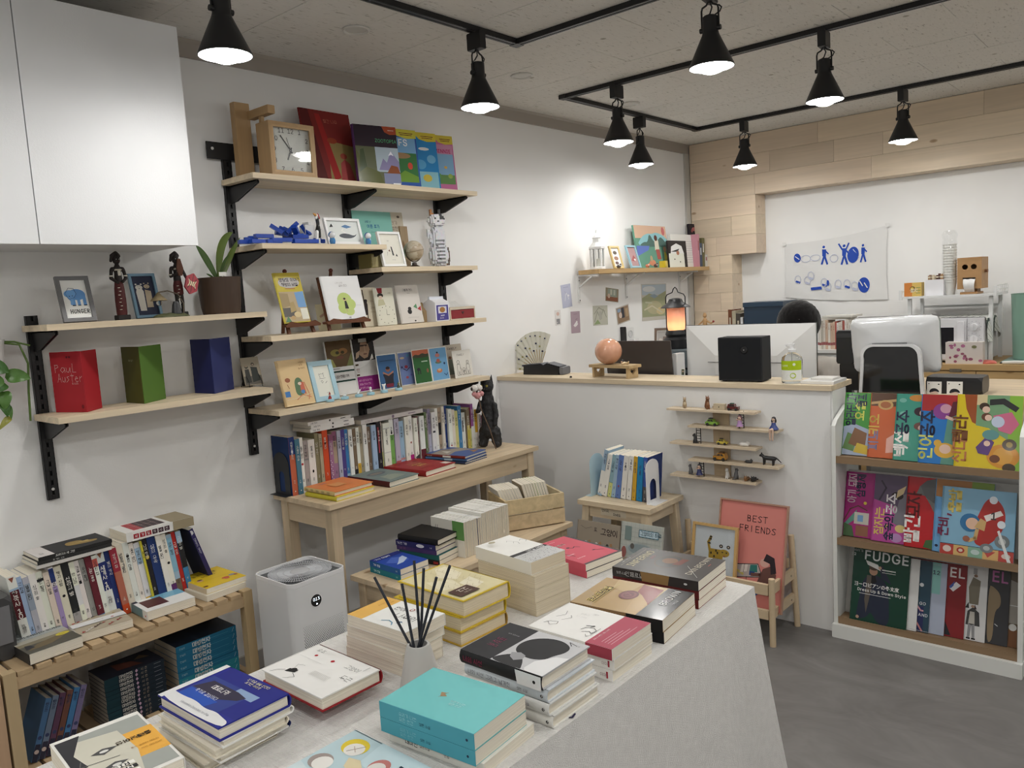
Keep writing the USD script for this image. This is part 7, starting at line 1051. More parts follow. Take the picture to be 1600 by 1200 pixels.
b=MB().box((w+.0045,.004,.002),(w+.030,.078,.040),(.16,.165,.18),.006,T);b.build('side_shell','satin',o)
q=on_counter(892,3.22);o=thing('black_bead','tiny black round bead lying on the counter edge','bead',Tm(*(q+(0,0,.0004))));b=MB().lathe([(.0005,.009),(.005,.008),(.0065,.003),(.006,0),(.0005,0)],(.012,.012,.012),16);b.build('body','satin',o)
xa,xb=on_counter(924,3.27)[0],on_counter(991,3.25)[0];zs=ony(950,570,3.26)[2];o=thing('miniature_stool','small pale wooden stool with heart cutouts on the counter','stool',Tm((xa+xb)/2,3.285,CZ+.0004)@Rm('z',-8));W2=(xb-xa)/2;hs=zs-CZ;col=(.50,.36,.19)
b=MB().box((-W2,-.045,hs-.014),(W2,.045,hs),col,.002);b.build('seat','wood_x',o)
hp=[(0,-.012),(.013,.004),(.011,.012),(.005,.013),(0,.008),(-.005,.013),(-.011,.012),(-.013,.004)]
for sx in(-1,1):
 pl_=Polygon([(-.038,0),(.038,0),(.038,hs-.0145),(-.038,hs-.0145)]).difference(Polygon([(x*1.4,y*1.1+hs*.45)for x,y in hp]));x0=sx*(W2-.022)-.006
 b=MB().prism(pl_,0,.012,col,AR([[0,0,1,x0],[1,0,0,0],[0,1,0,0],[0,0,0,1.0]]));b.build('leg_panel','wood_z',o)
c=ony(950,556,3.275);rb_=.5*(ony(968,556,3.275)[0]-ony(932.5,556,3.275)[0]);o=thing('round_ball','plain peach coloured ball resting on the small wooden stool','ball',Tm(c[0],3.28,zs+rb_*.96+.0005));b=MB().ball((0,0,0),(rb_,rb_,rb_*.96),(.62,.32,.20),4);b.build('body','shiny',o)
c=ony(977,566,3.275);o=thing('figurine','tiny cream lying figurine with dark hair on the counter stool','figurine',Tm(c[0],3.27,zs+.0006));b=MB().add(chain([((-.010,0,.010),.006,(.014,.004,.006),.006),((.014,.004,.006),.005,(.022,.0,.014),.004),((.0,0,.008),.004,(-.008,-.014,.005),.004)],.006,3),(.60,.45,.26),True);b.build('body','satin',o)
b=MB().ball((-.013,0,.018),(.009,.009,.008),(.02,.02,.022),2);b.build('hair','satin',o);b=MB().ball((-.013,-.004,.0135),.0065,(.60,.42,.30),2);b.build('head','satin',o)
la,lb=ony(945,533,3.46),ony(1048,535,3.46);o=thing('laptop','dark brown-grey laptop seen from behind its raised lid','laptop');zl0=.742
bl,br=AR([la[0],3.49,zl0+.245]),AR([lb[0],3.49,zl0+.245])
b=MB().box((la[0],3.50,zl0),(lb[0],3.73,zl0+.016),(.04,.035,.033),.004);b.build('base','satin',o)
Tl=frame((la[0],3.505,zl0+.018),(1,0,0),(0,-.10,1));hl=norm(solve_line((la[0],3.505,zl0+.018),Tl[:3,1],py=533)-(la[0],3.505,zl0+.018));b=MB().box((0,0,0),(lb[0]-la[0],hl,.007),(.050,.042,.040),.003,Tl);b.build('lid','satin',o)
b=MB().box((.008,.01,-.0006),(lb[0]-la[0]-.008,hl-.008,-.0001),(.02,.02,.03),0,Tl);b.build('screen','shiny',o)
p,q=ony(1049.5,553,3.5),ony(1057,553,3.5);o=thing('white_router','narrow white upright device between the laptop and the monitor','device');b=MB().box((p[0],3.5,.742),(q[0],3.58,p[2]),(.72,.72,.72),.003);b.build('body','satin',o)
p,q=ony(1050,546,3.78),ony(1100,546,3.78);zpn=p[2];o=thing('grey_printer','grey office printer under the camping lantern','printer');b=MB().box((p[0]-.06,3.72,.742),(q[0]+.10,4.02,zpn),(.16,.19,.205),.008);b.build('body','satin',o)
b=MB()
for k in range(3):b.box((p[0]-.03,3.715,zpn-.10-.03*k),(q[0]+.08,3.7195,zpn-.09-.03*k),(.02,.022,.025))
b.build('paper_slot','satin',o)
c=ony(1057,520,3.85);zl1=zpn;o=thing('camping_lantern','black camping lantern with a glowing frosted peach chimney','lantern',Tm(c[0],3.85,zl1+.0005));k=1/314.0*norm(AR([c[0],3.85,1.2])-EYE)/3.96*(314*3.96/FOCAL_PX)
def L(px):return px*k
b=MB().lathe([(.0005,0),(L(19),0),(L(20),L(3)),(L(20),L(14)),(L(15),L(18)),(L(17),L(22)),(L(15),L(28)),(.0005,L(28))],BLACK,32);b.build('base','blackmetal',o)
b=MB().lathe([(L(12),L(28)),(L(13.5),L(33)),(L(13.5),L(62)),(L(11.5),L(66)),(L(11),L(66)),(L(12.9),L(61)),(L(12.9),L(34)),(L(11.6),L(28.5))],(.8,.6,.5),32);b.build('chimney','lantern_glass',o)
b=MB().lathe([(L(23),L(62)),(L(21),L(64)),(L(12),L(70)),(L(9.5),L(75)),(L(4),L(76.5)),(.0005,L(76.5)),(.0005,L(66)),(L(10),L(66)),(L(20),L(62.4))],BLACK,32);b.build('cap','blackmetal',o)
b=MB().tube([(s*1.0,0,z)for s,z in[(-L(16.5),L(16)),(-L(16.5),L(50)),(-L(16.5),L(78)),(-L(14),L(82)),(-L(5),L(85)),(-L(3),L(90)),(0,L(93)),(L(3),L(90)),(L(5),L(85)),(L(14),L(82)),(L(16.5),L(78)),(L(16.5),L(50)),(L(16.5),L(16))]],L(.8),BLACK,6);b.build('handle','blackmetal',o)
b=MB().lathe([(.0005,L(29)),(L(3),L(29.5)),(L(4),L(33)),(L(2),L(38)),(.0005,L(41))],(1,1,1),16);b.build('flame','flame',o)
b=MB().add(lathe_mesh([(.0005,.004),(.006,.003),(.007,0)],16),(.5,.5,.5),30,frame((.0,-L(20.2),L(9)),(1,0,0),(0,0,1)));b.build('button','metal',o)
p,q=ony(1072,509,3.62),ony(1274,505,3.62);zb=.742;o=thing('desktop_monitor','large white desktop monitor seen from behind on the counter desk','monitor');xa,xb,zt=p[0],q[0],(p[2]+q[2])/2;z0=zt-.365
Tm_=frame((xa,3.62,z0),(1,0,0),(0,0,1));w,h=xb-xa,zt-z0
V=AR([(0,0,0),(w,0,0),(w,h,0),(0,h,0),(w*.26,h*.34,.032),(w*.74,h*.34,.032),(w*.74,h*.60,.032),(w*.26,h*.60,.032),(0,0,-.012),(w,0,-.012),(w,h,-.012),(0,h,-.012)]);F=[]
for a,c_ in((0,4),(1,5),(2,6),(3,7)):
 a2,c2=(a+1)%4,4+(c_-4+1)%4;F+=[(a,a2,c2),(a,c2,c_),(a+8,a2,a),(a+8,8+a2,a2)]
F+=[(4,5,6),(4,6,7),(8,10,9),(8,11,10)];b=MB().add((V,AR(F)),(.72,.72,.71),None,Tm_);b.build('back_shell','satin',o)
b=MB().box((-.002,-.002,-.017),(w+.002,h+.002,-.0125),(.02,.02,.022),.001,Tm_);b.build('screen','shiny',o,'black screen')
b=MB().box((w*.46,-.10,.02),(w*.54,h*.45,.031),(.62,.62,.62),.002,Tm_);b.build('stand','satin',o);b=MB().box((xa+w*.35,3.55,zb),(xa+w*.65,3.74,zb+.008),(.62,.62,.62),.002);b.build('foot','satin',o)
b=MB().box((w*.20,h*.505,.0323),(w*.80,h*.513,.0335),(.12,.12,.12),0,Tm_);b.build('cable_slot','satin',o)
xs_,xe=on_counter(1124,3.235)[0],on_counter(1191,3.235)[0];w=xe-xs_;h=ony(1122,528,3.232)[2]-CZ;o=thing('cube_speaker','black cube speaker with a round knob standing on the counter','speaker',Tm(xs_,3.232,CZ+.0005)@Rm('z',3));b=MB().box((0,0,.004),(w,.10,h),(.018,.019,.021),.003);b.build('body','matte',o)
b=MB().box((.006,-.001,.010),(w-.006,-.0001,h-.006),(.013,.014,.016));b.build('grille','fabric',o);b=MB().add(lathe_mesh([(.0005,.004),(.014,.004),(.0165,.001),(.0165,0)],28),(.008,.008,.009),40,frame((w*.60,-.0012,h*.72),(1,0,0),(0,0,1)));kb=b.build('volume_knob','satin',o);b=MB().add(lathe_mesh([(.0005,.0005),(.002,0)],12),(.7,.7,.7),None,frame((w*.60,-.0056,h*.72),(1,0,0),(0,0,1)));b.build('mark','satin',kb)
b=MB()
for x in(.02,w-.02):
 for y in(.02,.08):b.box((x-.008,y-.008,0),(x+.008,y+.008,.0039),(.02,.02,.02))
b.build('foot','matte',o)
c=on_counter(1238,3.255);k=norm(c-EYE)/FOCAL_PX;o=thing('hand_sanitizer','clear pump bottle of hand sanitizer with a lime green label','pump bottle',Tm(*(c+(0,0,.0005))))
HB=(ony(1238,558,3.255)[2]-CZ);r=15*k*.98
b=MB().lathe([(.0005,0),(r*.92,0),(r,.004),(r,HB*.86),(r*.94,HB*1.0),(r*.62,HB*1.12),(r*.34,HB*1.18),(r*.34,HB*1.24),(r*.30,HB*1.24),(.0005,HB*1.23)],(.9,.9,.9),36);b.build('bottle','clear',o)
def band(z0,z1,col,a=(-172,-8),rr_=1.006):b=MB();t=np.radians(np.linspace(a[0],a[1],24));V=np.vstack([np.column_stack([r*rr_*np.cos(t),r*rr_*np.sin(t),np.full(24,z)])for z in(z0,z1)]);b.add((V,AR([f for i in range(23)for f in((i,i+1,25+i),(i,25+i,24+i))])),col,True);return b
lb_=band(HB*.52,HB*.98*.88+.002,(.38,.52,.01)).build('label','print',o,'lime green and white label');band(HB*.14,HB*.52,(.74,.75,.72)).build('lower_label','print',lb_)
def curved(items,z0,z1):
 W_b=r*radians(164);m_=printed(items,W_b,z1-z0);
 for i,v in enumerate(m_.V):a=radians(-172)+v[:,0]/r;m_.V[i]=np.column_stack([(r*1.012+v[:,2])*np.cos(a),(r*1.012+v[:,2])*np.sin(a),z0+v[:,1]])
 for i in range(len(m_.N)):n_=m_.V[i]*(1,1,0);m_.N[i]=n_/norm(n_,axis=1,keepdims=True)
 return m_
curved([('t','손소독제',.22,.40,.22,(.70,.75,.5),{'wt':.14}),('r',.22,.2,.3,.06,(.6,.66,.4)),('e',.7,.65,.05,.05,(.75,.8,.6))],HB*.53,HB*.86).build('lettering','print',lb_);curved([('r',.2,.82,.5,.06,(.45,.47,.45)),('r',.2,.5,.3,.05,(.4,.42,.4)),('r',.2,.38,.26,.05,(.4,.42,.4)),('e',.66,.45,.10,.10,(.42,.55,.06)),('r',.2,.12,.46,.06,(.5,.52,.5))],HB*.14,HB*.52).build('lettering','print',lb_)
b=MB().lathe([(r*.36,HB*1.19),(r*.40,HB*1.20),(r*.40,HB*1.30),(r*.2,HB*1.32),(r*.16,HB*1.46),(.0005,HB*1.46)],(.75,.75,.75),20);b.box((-.022,-.006,HB*1.44),(.012,.006,HB*1.52),(.75,.75,.75),.003);b.box((-.026,-.004,HB*1.40),(-.019,.004,HB*1.5),(.75,.75,.75),.001);b.build('pump','satin',o,'white pump head')
b=MB().cyl((0,0,.01),(0,0,HB*1.2),.0022,(.8,.8,.8),8);b.build('dip_tube','satin',o)
c0,c1=on_counter(1257,3.27),on_counter(1308,3.24);o=thing('white_tray','thin white tray with lipped edges at the end of the counter','tray');b=MB().box((c0[0],3.225,CZ+.0004),(min(c1[0],1.78),3.38,CZ+.012),(.70,.69,.67),.004);b.build('body','satin',o);b=MB().box((c0[0]+.03,3.26,CZ+.0125),(1.765,3.35,CZ+.021),(.66,.64,.60),.003);b.build('lid','satin',o)
p=ony(1067,582,3.40);o=thing('mini_photo_stand','tiny white photo stand beside the monitor edge','photo stand',frame((p[0],3.40,CZ+.0006),(1,0,0),(0,.15,1)));b=MB().box((-.010,0,0),(.010,.034,.002),(.7,.7,.7),.0005);b.build('card','print',o);printed([('r',.12,.1,.76,.8,(.06,.07,.05)),('e',.5,.6,.2,.2,(.4,.3,.25))],.020,.034,Tm(-.010,0,0),.002).build('print','print',o)
def wall_card(label,tl,tr,bl_,col,art,name='wall_card',cat='card'):
 P,Q,S=onx(*tl,.0008),onx(*tr,.0008),onx(*bl_,.0008);u=Q-P;v=P-S;w,h=norm(u),norm(v);o=thing(name,label,cat,frame(S,u,v));b=MB().box((0,0,0),(w,h,.0006),col);b.build('card','print',o);pm=printed(art,w,h,None,.0006)
 if not pm.empty():pm.build('print','print',o)
wall_card('pale blue card with a white line figure taped to the wall',(875,446),(890,443),(879.5,482),(.46,.48,.60),[('l',[(.3,.3),(.4,.55),(.5,.62),(.62,.5),(.7,.34)],.04,(.74,.74,.76)),('l',[(.35,.7),(.45,.62)],.03,(.3,.32,.45)),('r',.25,.86,.5,.02,(.3,.32,.45)),('e',.7,.5,.08,.06,(.75,.75,.76))])
wall_card('small white bookmark card with a tiny building print',(867,485),(876,484),(868,509),(.70,.68,.66),[('r',.2,.08,.6,.35,(.25,.25,.26)),('e',.5,.75,.25,.2,(.62,.45,.38)),('r',.3,.14,.1,.1,(.6,.6,.6))])
wall_card('mauve card with a small white bird taped to the wall',(892,487),(906,486),(893,521),(.43,.33,.38),[('p',[(.25,.35),(.5,.5),(.78,.42),(.6,.32),(.4,.28)],(.76,.74,.74)),('e',.62,.5,.1,.08,(.76,.74,.74)),('r',.3,.86,.4,.02,(.3,.2,.25)),('l',[(.5,.62),(.7,.66)],.03,(.25,.16,.2))])
wall_card('small photo print of a shop window with green lattice',(946,449),(966,452),(946,470),(.30,.26,.18),[('r',.15,.35,.7,.6,(.30,.34,.28)),('r',.05,.05,.9,.3,(.28,.11,.06)),('r',.35,.5,.14,.4,(.55,.55,.45)),('r',.6,.5,.14,.4,(.5,.52,.44)),('e',.25,.4,.1,.1,(.6,.45,.35))])
wall_card('square pencil sketch of a garden taped to the wall',(926,478),(949,477),(927,509),(.50,.50,.42),[('l',[(.1,.2),(.3,.7),(.5,.3),(.7,.8),(.9,.4)],.04,(.30,.31,.25)),('l',[(.1,.6),(.4,.9),(.8,.7)],.04,(.33,.33,.27)),('p',[(.05,.05),(.5,.08),(.3,.3)],(.28,.36,.18)),('r',.4,.3,.2,.4,(.42,.41,.36))])
wall_card('tilted photo print of people by shop shelves',(961,482),(981,475),(965,508),(.50,.47,.42),[('r',.06,.06,.88,.88,(.28,.19,.12)),('r',.4,.3,.2,.6,(.05,.05,.06)),('e',.3,.5,.12,.12,(.62,.5,.42)),('r',.7,.3,.2,.5,(.42,.30,.18)),('r',.1,.7,.25,.2,(.25,.34,.46))])
wall_card('large pale landscape print of hills and flowers under the far shelf',(1001,444),(1040,443),(1003.5,502),(.56,.53,.46),[('r',.02,.70,.96,.28,(.44,.52,.58)),('p',[(.02,.62),(.3,.74),(.6,.66),(.98,.80),(.98,.1),(.02,.1)],(.34,.36,.22)),('p',[(.3,.68),(.5,.72),(.66,.66),(.5,.60)],(.26,.34,.40)),('e',.3,.86,.25,.06,(.66,.68,.68)),('e',.5,.35,.3,.14,(.45,.42,.26)),('e',.75,.25,.18,.08,(.60,.50,.28)),('l',[(.1,.3),(.4,.4),(.8,.2)],.03,(.58,.54,.40)),('l',[(.15,.5),(.4,.48)],.03,(.5,.5,.36))],'wall_print','picture')
p=onx(981,524,0);o=thing('wall_outlet','white wall outlet box with a white plug above the laptop','outlet');b=MB().box((.0005,p[1]-.045,p[2]-.05),(.020,p[1]+.045,p[2]+.05),(.74,.74,.73),.004);b.build('plate','satin',o);b=MB().lathe([(.0005,.001),(.018,.001),(.020,.004),(.024,.004),(.024,0)],(.6,.6,.6),24,frame((.0202,p[1],p[2]+.01),(0,1,0),(0,0,1)));b.build('socket','satin',o);b=MB().box((.021,p[1]-.02,p[2]-.05),(.06,p[1]+.04,p[2]-.022),(.74,.74,.74),.006);b.build('plug','satin',o)
p=onx(971,524,0);o=thing('black_strip','narrow black vertical strip beside the wall outlet','device');b=MB().box((.0005,p[1]-.012,p[2]-.06),(.03,p[1]+.012,p[2]+.055),(.012,.012,.013),.003);b.build('body','satin',o)
P=ony(1022,513,4.4);Q=ony(1041,513,4.4);o=framed('framed_picture','small brown photo frame behind the camping lantern',frame((P[0],4.4,P[2]-.16),(1,.2,0),(0,.12,1)),(Q[0]-P[0])*1.25,.16,.014,.014,(.16,.11,.08),[('r',.05,.05,.9,.9,(.42,.40,.38)),('r',.5,.1,.4,.6,(.2,.16,.14)),('e',.3,.5,.15,.2,(.6,.55,.5))])
side=thing('side_table','low white side table hidden behind the counter desk','table');b=MB();zst=P[2]-.1615;b.box((.03,4.25,zst-.02),(.62,4.9,zst-.0005),(.6,.6,.58),.003);b.build('top','satin',side)
for x in(.05,.60):
 for y in(4.27,4.88):b=MB().box((x-.015,y-.015,0),(x+.015,y+.015,zst-.02),(.6,.6,.58),.002);b.build('leg','satin',side)
ZF=1.578;o=thing('wall_shelf','thick honey coloured shelf on white brackets at the far wall corner','shelf');b=MB().box((.0225,3.955,ZF-.026),(.172,5.36,ZF),(.50,.33,.15),.002);b.build('board','wood_y',o)
for px in(905,979,1063):
 y=onx(px,445,.01)[1];b=MB().box((.0005,y-.008,ZF-.19),(.010,y+.008,ZF-.0265),(.70,.70,.69),.002);b.box((.010,y-.008,ZF-.036),(.15,y+.008,ZF-.0265),(.70,.70,.69),.002);b.tube([(.014,y,ZF-.10),(.05,y,ZF-.075),(.08,y,ZF-.055),(.11,y,ZF-.038)],.006,(.70,.70,.69),8);b.build('bracket','satin',o)
 b=MB().cyl((.0102,y,ZF-.06),(.0118,y,ZF-.06),.004,(.05,.05,.05),10);b.cyl((.0102,y,ZF-.18),(.0118,y,ZF-.18),.004,(.05,.05,.05),10);b.build('screw','satin',o)
def fy(px,x=.14,z=ZF):return at_y(px,x,z)[1]
y=fy(935,.11);k=norm(AR([.11,y,ZF])-EYE)/FOCAL_PX;o=thing('candle_lantern','white metal candle lantern with arched windows on the far shelf','lantern',Tm(.105,y,ZF+.0005)@Rm('z',20));rl=14.5*k*.80;wl=(.74,.74,.73)
b=MB().lathe([(.0005,0),(rl*1.08,0),(rl*1.08,3*k),(rl,4*k),(.0005,4*k)],wl,8,None,None);b.build('base','satin',o)
for i in range(8):a=radians(45*i);b=MB().box((rl*.88,-.0035,4*k),(rl*.98,.0035,31*k),wl,.001,Rm('z',45*i));b.build('post','satin',o)
b=MB().lathe([(rl*.85,4*k),(rl*.85,30*k),(rl*.80,30*k),(rl*.80,4*k)],(.55,.57,.58),8,Rm('z',22.5),None);b.build('pane','film',o)
b=MB().lathe([(rl*1.08,31*k),(rl*1.1,34*k),(rl*.55,41*k),(rl*.5,47*k),(rl*.62,48*k),(rl*.2,52*k),(.0005,52*k)],wl,8,None,None);b.build('roof','satin',o);b=MB().tube([(0,.010*cos(t),58*k+.010*sin(t))for t in np.linspace(0,6.3,14)],.0016,wl,6);b.build('ring','satin',o)
b=MB().cyl((0,0,4*k),(0,0,16*k),rl*.4,(.7,.68,.6),16);b.build('candle','satin',o)
def fshelf(fn,*a):return fn(*a)
def far_frame(label,x,pl,pr,top,lean,fw,fcol,art):bl,br=at_y(pl,x,ZF+.0008),at_y(pr,x,ZF+.0008);T,w,h=standing(bl,br,top,lean,.012);return framed('framed_picture',label,T,w,h,fw,.012,fcol,art)
far_frame('small yellow photo frame beside the white candle lantern',.13,961,976,385,15,.012,(.62,.48,.22),[('e',.5,.75,.25,.14,(.12,.1,.08)),('e',.5,.45,.28,.15,(.35,.2,.14)),('e',.45,.2,.22,.12,(.15,.1,.1))])
far_frame('light blue photo frame leaning on the far shelf',.14,988,1003,384,17,.012,(.30,.50,.58),[('r',0,0,1,1,(.42,.26,.26)),('p',[(.2,.3),(.6,.6),(.8,.4),(.5,.25)],(.36,.10,.10)),('e',.65,.35,.12,.08,(.7,.68,.66))])
def far_book(label,x,pl,pr,top,lean,t,cover,art,mat='print',kind='picture_board'):
 bl,br=at_y(pl,x,ZF+.0008),at_y(pr,x,ZF+.0008);T,w,h=standing(bl,br,top,lean,t);o=thing(kind,label,'picture',T);b=MB().box((0,0,0),(w,h,t),cover,.0005);b.build('panel',mat,o);printed(art,w,h,None,t).build('artwork',mat,o)
far_book('painted canvas of people in a mountain meadow on the far shelf',.09,1000,1049,352,8,.014,(.13,.30,.22),[('r',0,.70,1,.30,(.62,.42,.30)),('p',[(0,.5),(.2,.74),(.4,.82),(.5,.80),(.7,.86),(1,.72),(1,.5)],(.26,.50,.54)),('p',[(.05,.5),(.25,.62),(.36,.60),(.45,.84),(.56,.60),(.7,.66),(.8,.76),(.95,.60),(1,.62),(1,.5)],(.08,.15,.13)),('p',[(0,.28),(.35,.42),(.4,.52),(0,.52)],(.12,.18,.50)),('e',.9,.88,.05,.07,(.50,.14,.14)),('p',[(.56,.42),(.70,.42),(.70,.66),(.58,.66)],(.66,.62,.50)),('p',[(.60,.20),(.72,.20),(.70,.44),(.58,.44)],(.40,.11,.09)),('e',.63,.71,.05,.05,(.10,.04,.03)),('p',[(.82,.18),(.94,.18),(.90,.36),(.84,.40)],(.62,.55,.10)),('e',.87,.44,.045,.05,(.5,.28,.18)),('e',.42,.12,.10,.05,(.58,.24,.14)),('e',.40,.22,.04,.05,(.42,.34,.2))])
y=fy(1037,.15);o=thing('yellow_cube','small plain yellow cube standing before the meadow canvas','block',Tm(.15,y,ZF+.0005)@Rm('z',12));b=MB().box((-.022,-.022,0),(.022,.022,.044),(.62,.46,.03),.003);b.build('block','shiny',o)
for px,col,lab in((1012,(.62,.22,.13),'tiny orange figurine before the meadow canvas'),(1025,(.10,.05,.05),'tiny dark red figurine beside the yellow cube'),(967,(.06,.05,.05),'tiny black and white cow figurine before the yellow frame')):
 y=fy(px,.155);o=thing('figurine',lab,'figurine',Tm(.155,y,ZF+.0005));b=MB().add(chain([((0,-.010,.014),.010,(0,.010,.014),.010),((0,.012,.018),.007,(0,.020,.024),.007),((0,-.010,.010),.004,(0,-.010,.003),.003),((0,.010,.010),.004,(0,.010,.003),.003)],.006,3),col,True);b.build('body','shiny',o);b=MB().ball((.007,0,.017),.005,(.7,.68,.64),1);b.ball((.004,.020,.021),.004,(.7,.68,.64),1);b.build('pale_patch','shiny',o)
def far_std(label,pl,pr,top,x,cover,art,t,lean=4,hard=False):
 bl,br=at_y(pl,x,ZF+.0008),at_y(pr,x,ZF+.0008);T,w,h=standing(bl,br,top,lean,t);return book('book',label,T,w,h,t,cover,None,art,(),hard,PAGE)
far_std('black and white book with an arch picture on the far shelf',1047,1075,376,.135,(.03,.025,.025),[('p',[(.1,.5),(.16,.78),(.45,.90),(.74,.80),(.85,.5)],(.70,.69,.67)),('r',0,0,.84,.52,(.66,.66,.58)),('p',[(.1,.58),(.6,.7),(.5,.58)],(.03,.03,.03)),('e',.5,.54,.08,.06,(.36,.16,.1)),('e',.3,.3,.03,.02,(.1,.1,.08)),('e',.6,.2,.03,.02,(.1,.1,.08))],.014)
far_std('white lined notebook standing behind the arch picture book',1052,1090,366,.105,(.70,.69,.65),[('r',.55,.15+.07*i,.4,.012,(.45,.45,.45))for i in range(10)],.018)
for i,(pl,pr,top,col,wd)in enumerate(((1089,1092,366,(.52,.25,.30),'pink'),(1092,1096,380,(.07,.09,.14),'navy'),(1096,1100,372,(.14,.13,.06),'olive'),(1100,1104,398,(.55,.55,.52),'white'))):
 y0,y1=fy(pl,.13),fy(pr,.13);h=at_z(top,.13,y0)[2]-ZF;book('book',f'slim {wd} spined book near the corner end of the far shelf',frame((.14,y0,ZF+.0006),(-1,0,0),(0,0,1)),.11,h,(y1-y0)-.001,col,None,(),[('r',.2,.3,.3,.4,(.6,.6,.58)if sum(col)<1 else(.3,.1,.1))],False)
far_std('tall dark book with red mottled cover at the end of the far shelf',1083,1107,350,.060,(.02,.015,.02),[('e',.3,.88,.16,.06,(.40,.12,.12)),('e',.55,.86,.12,.07,(.36,.10,.10)),('e',.9,.9,.06,.06,(.6,.5,.5)),('e',.15,.84,.06,.05,(.3,.08,.08))],.020)
YC=3.1995;o=thing('display_ledge_shelf','pale wooden shelf of five offset ledges on the counter front','shelf');PB=(.62,.51,.37)
b=MB().box((1.267,YC-.010,.588),(1.342,YC,.918),(.46,.36,.24),.001);b.build('spine_board','fine_z',o)
LED=[(.908,1.075,1.490),(.836,1.178,1.585),(.755,1.085,1.493),(.684,1.175,1.587),(.607,1.080,1.488)]
for z,xa,xb in LED:b=MB().box((xa,YC-.076,z-.009),(xb,YC-.0105,z),PB,.0015);b.build('ledge','fine_x',o)
def mini(px,li,name,lab,cat,build,y=None,rz=0):
 z=LED[li][0]+.0004;yy=YC-.045 if y is None else y;x=at_x(px,yy,z)[0];t=thing(name,lab,cat,Tm(x,yy,z)@Rm('z',rz));build(t)
def animal(col,col2=None,pose='sit',s=1.0):
 def go(t):
  if pose=='sit':bones=[((0,0,.010),.010,(.002,0,.024),.008),((.002,0,.024),.008,(.004,0,.034),.006),((.006,0,.040),.0075,(.011,0,.038),.005),((.004,.004,.044),.002,(.003,.005,.050),.001),((.004,-.004,.044),.002,(.003,-.005,.050),.001),((.008,.004,.015),.003,(.009,.004,.002),.003),((.008,-.004,.015),.003,(.009,-.004,.002),.003),((-.008,0,.004),.003,(-.018,.004,.004),.002)]
  elif pose=='stand':bones=[((-.020,0,.026),.0085,(.018,0,.027),.0085),((.018,0,.028),.006,(.028,0,.036),.006),((.030,0,.036),.006,(.035,0,.034),.004),((.029,.003,.041),.0018,(.029,.004,.046),.001),((.029,-.003,.041),.0018,(.029,-.004,.046),.001)]+[((x,y,.024),.0045,(x+.002,y,.002),.0026)for x in(-.018,.018)for y in(-.005,.005)]+[((-.026,0,.030),.003,(-.038,0,.022),.002),((-.038,0,.022),.002,(-.046,0,.014),.0018)]
  else:bones=[((-.012,0,.008),.008,(.012,0,.008),.008),((.014,0,.014),.007,(.018,0,.014),.005),((.013,.004,.019),.002,(.013,.005,.024),.001),((.013,-.004,.019),.002,(.013,-.005,.024),.001),((-.018,0,.005),.003,(-.026,.006,.004),.002)]
  b=MB().add(chain([(AR(p)*s,r*s,AR(q)*s,u*s)for p,r,q,u in bones],.006*s,4),col,True);b.build('body','satin',t)
  if col2:b=MB().ball(AR((.007,0,.020)if pose=='sit' else(.012,0,.010))*s,AR((.006,.006,.009))*s,col2,2);b.build('pale_patch','satin',t)
 return go
def girl(dress,hair,skin=(.60,.42,.32),sit=False,s=1.0):
 def go(t):
  b=MB()
  if sit:b.add(chain([((0,.004,.010),.008,(0,.002,.030),.007),((0,0,.008),.0055,(-.0,-.026,.006),.005),((.006,-.026,.006),.0042,(.006,-.028,-.036),.0034),((-.005,-.026,.006),.0042,(-.005,-.028,-.036),.0034)],.005,4),skin,True)
  else:b.add(chain([((0,0,.020),.006,(0,0,.036),.006),((.003,0,.018),.004,(.004,0,.003),.003),((-.003,0,.018),.004,(-.006,-.004,.005),.003),((.006,0,.036),.003,(.008,-.012,.046),.0025),((-.006,0,.036),.003,(-.008,-.012,.040),.0025)],.005,4),skin,True)
  hz=.044 if not sit else .043;b.ball((0,0,hz+.003),(.0075,.0075,.0085),skin,2);b.build('body','satin',t)
  b=MB().lathe([(.0075,.036),(.009,.030),(.0105,.020),(.016,.010),(.0005,.010)]if not sit else[(.008,.033),(.0095,.022),(.016,.012),(.020,.004),(.0005,.005)],dress,16);b.build('dress','satin',t)
  b=MB().ball((0,.002,hz+.0055),(.0088,.0085,.0085),hair,2);b.ball((.008,.003,hz-.004),(.0035,.004,.009),hair,1);b.ball((-.008,.003,hz-.004),(.0035,.004,.009),hair,1);b.build('hair','satin',t)
 return go
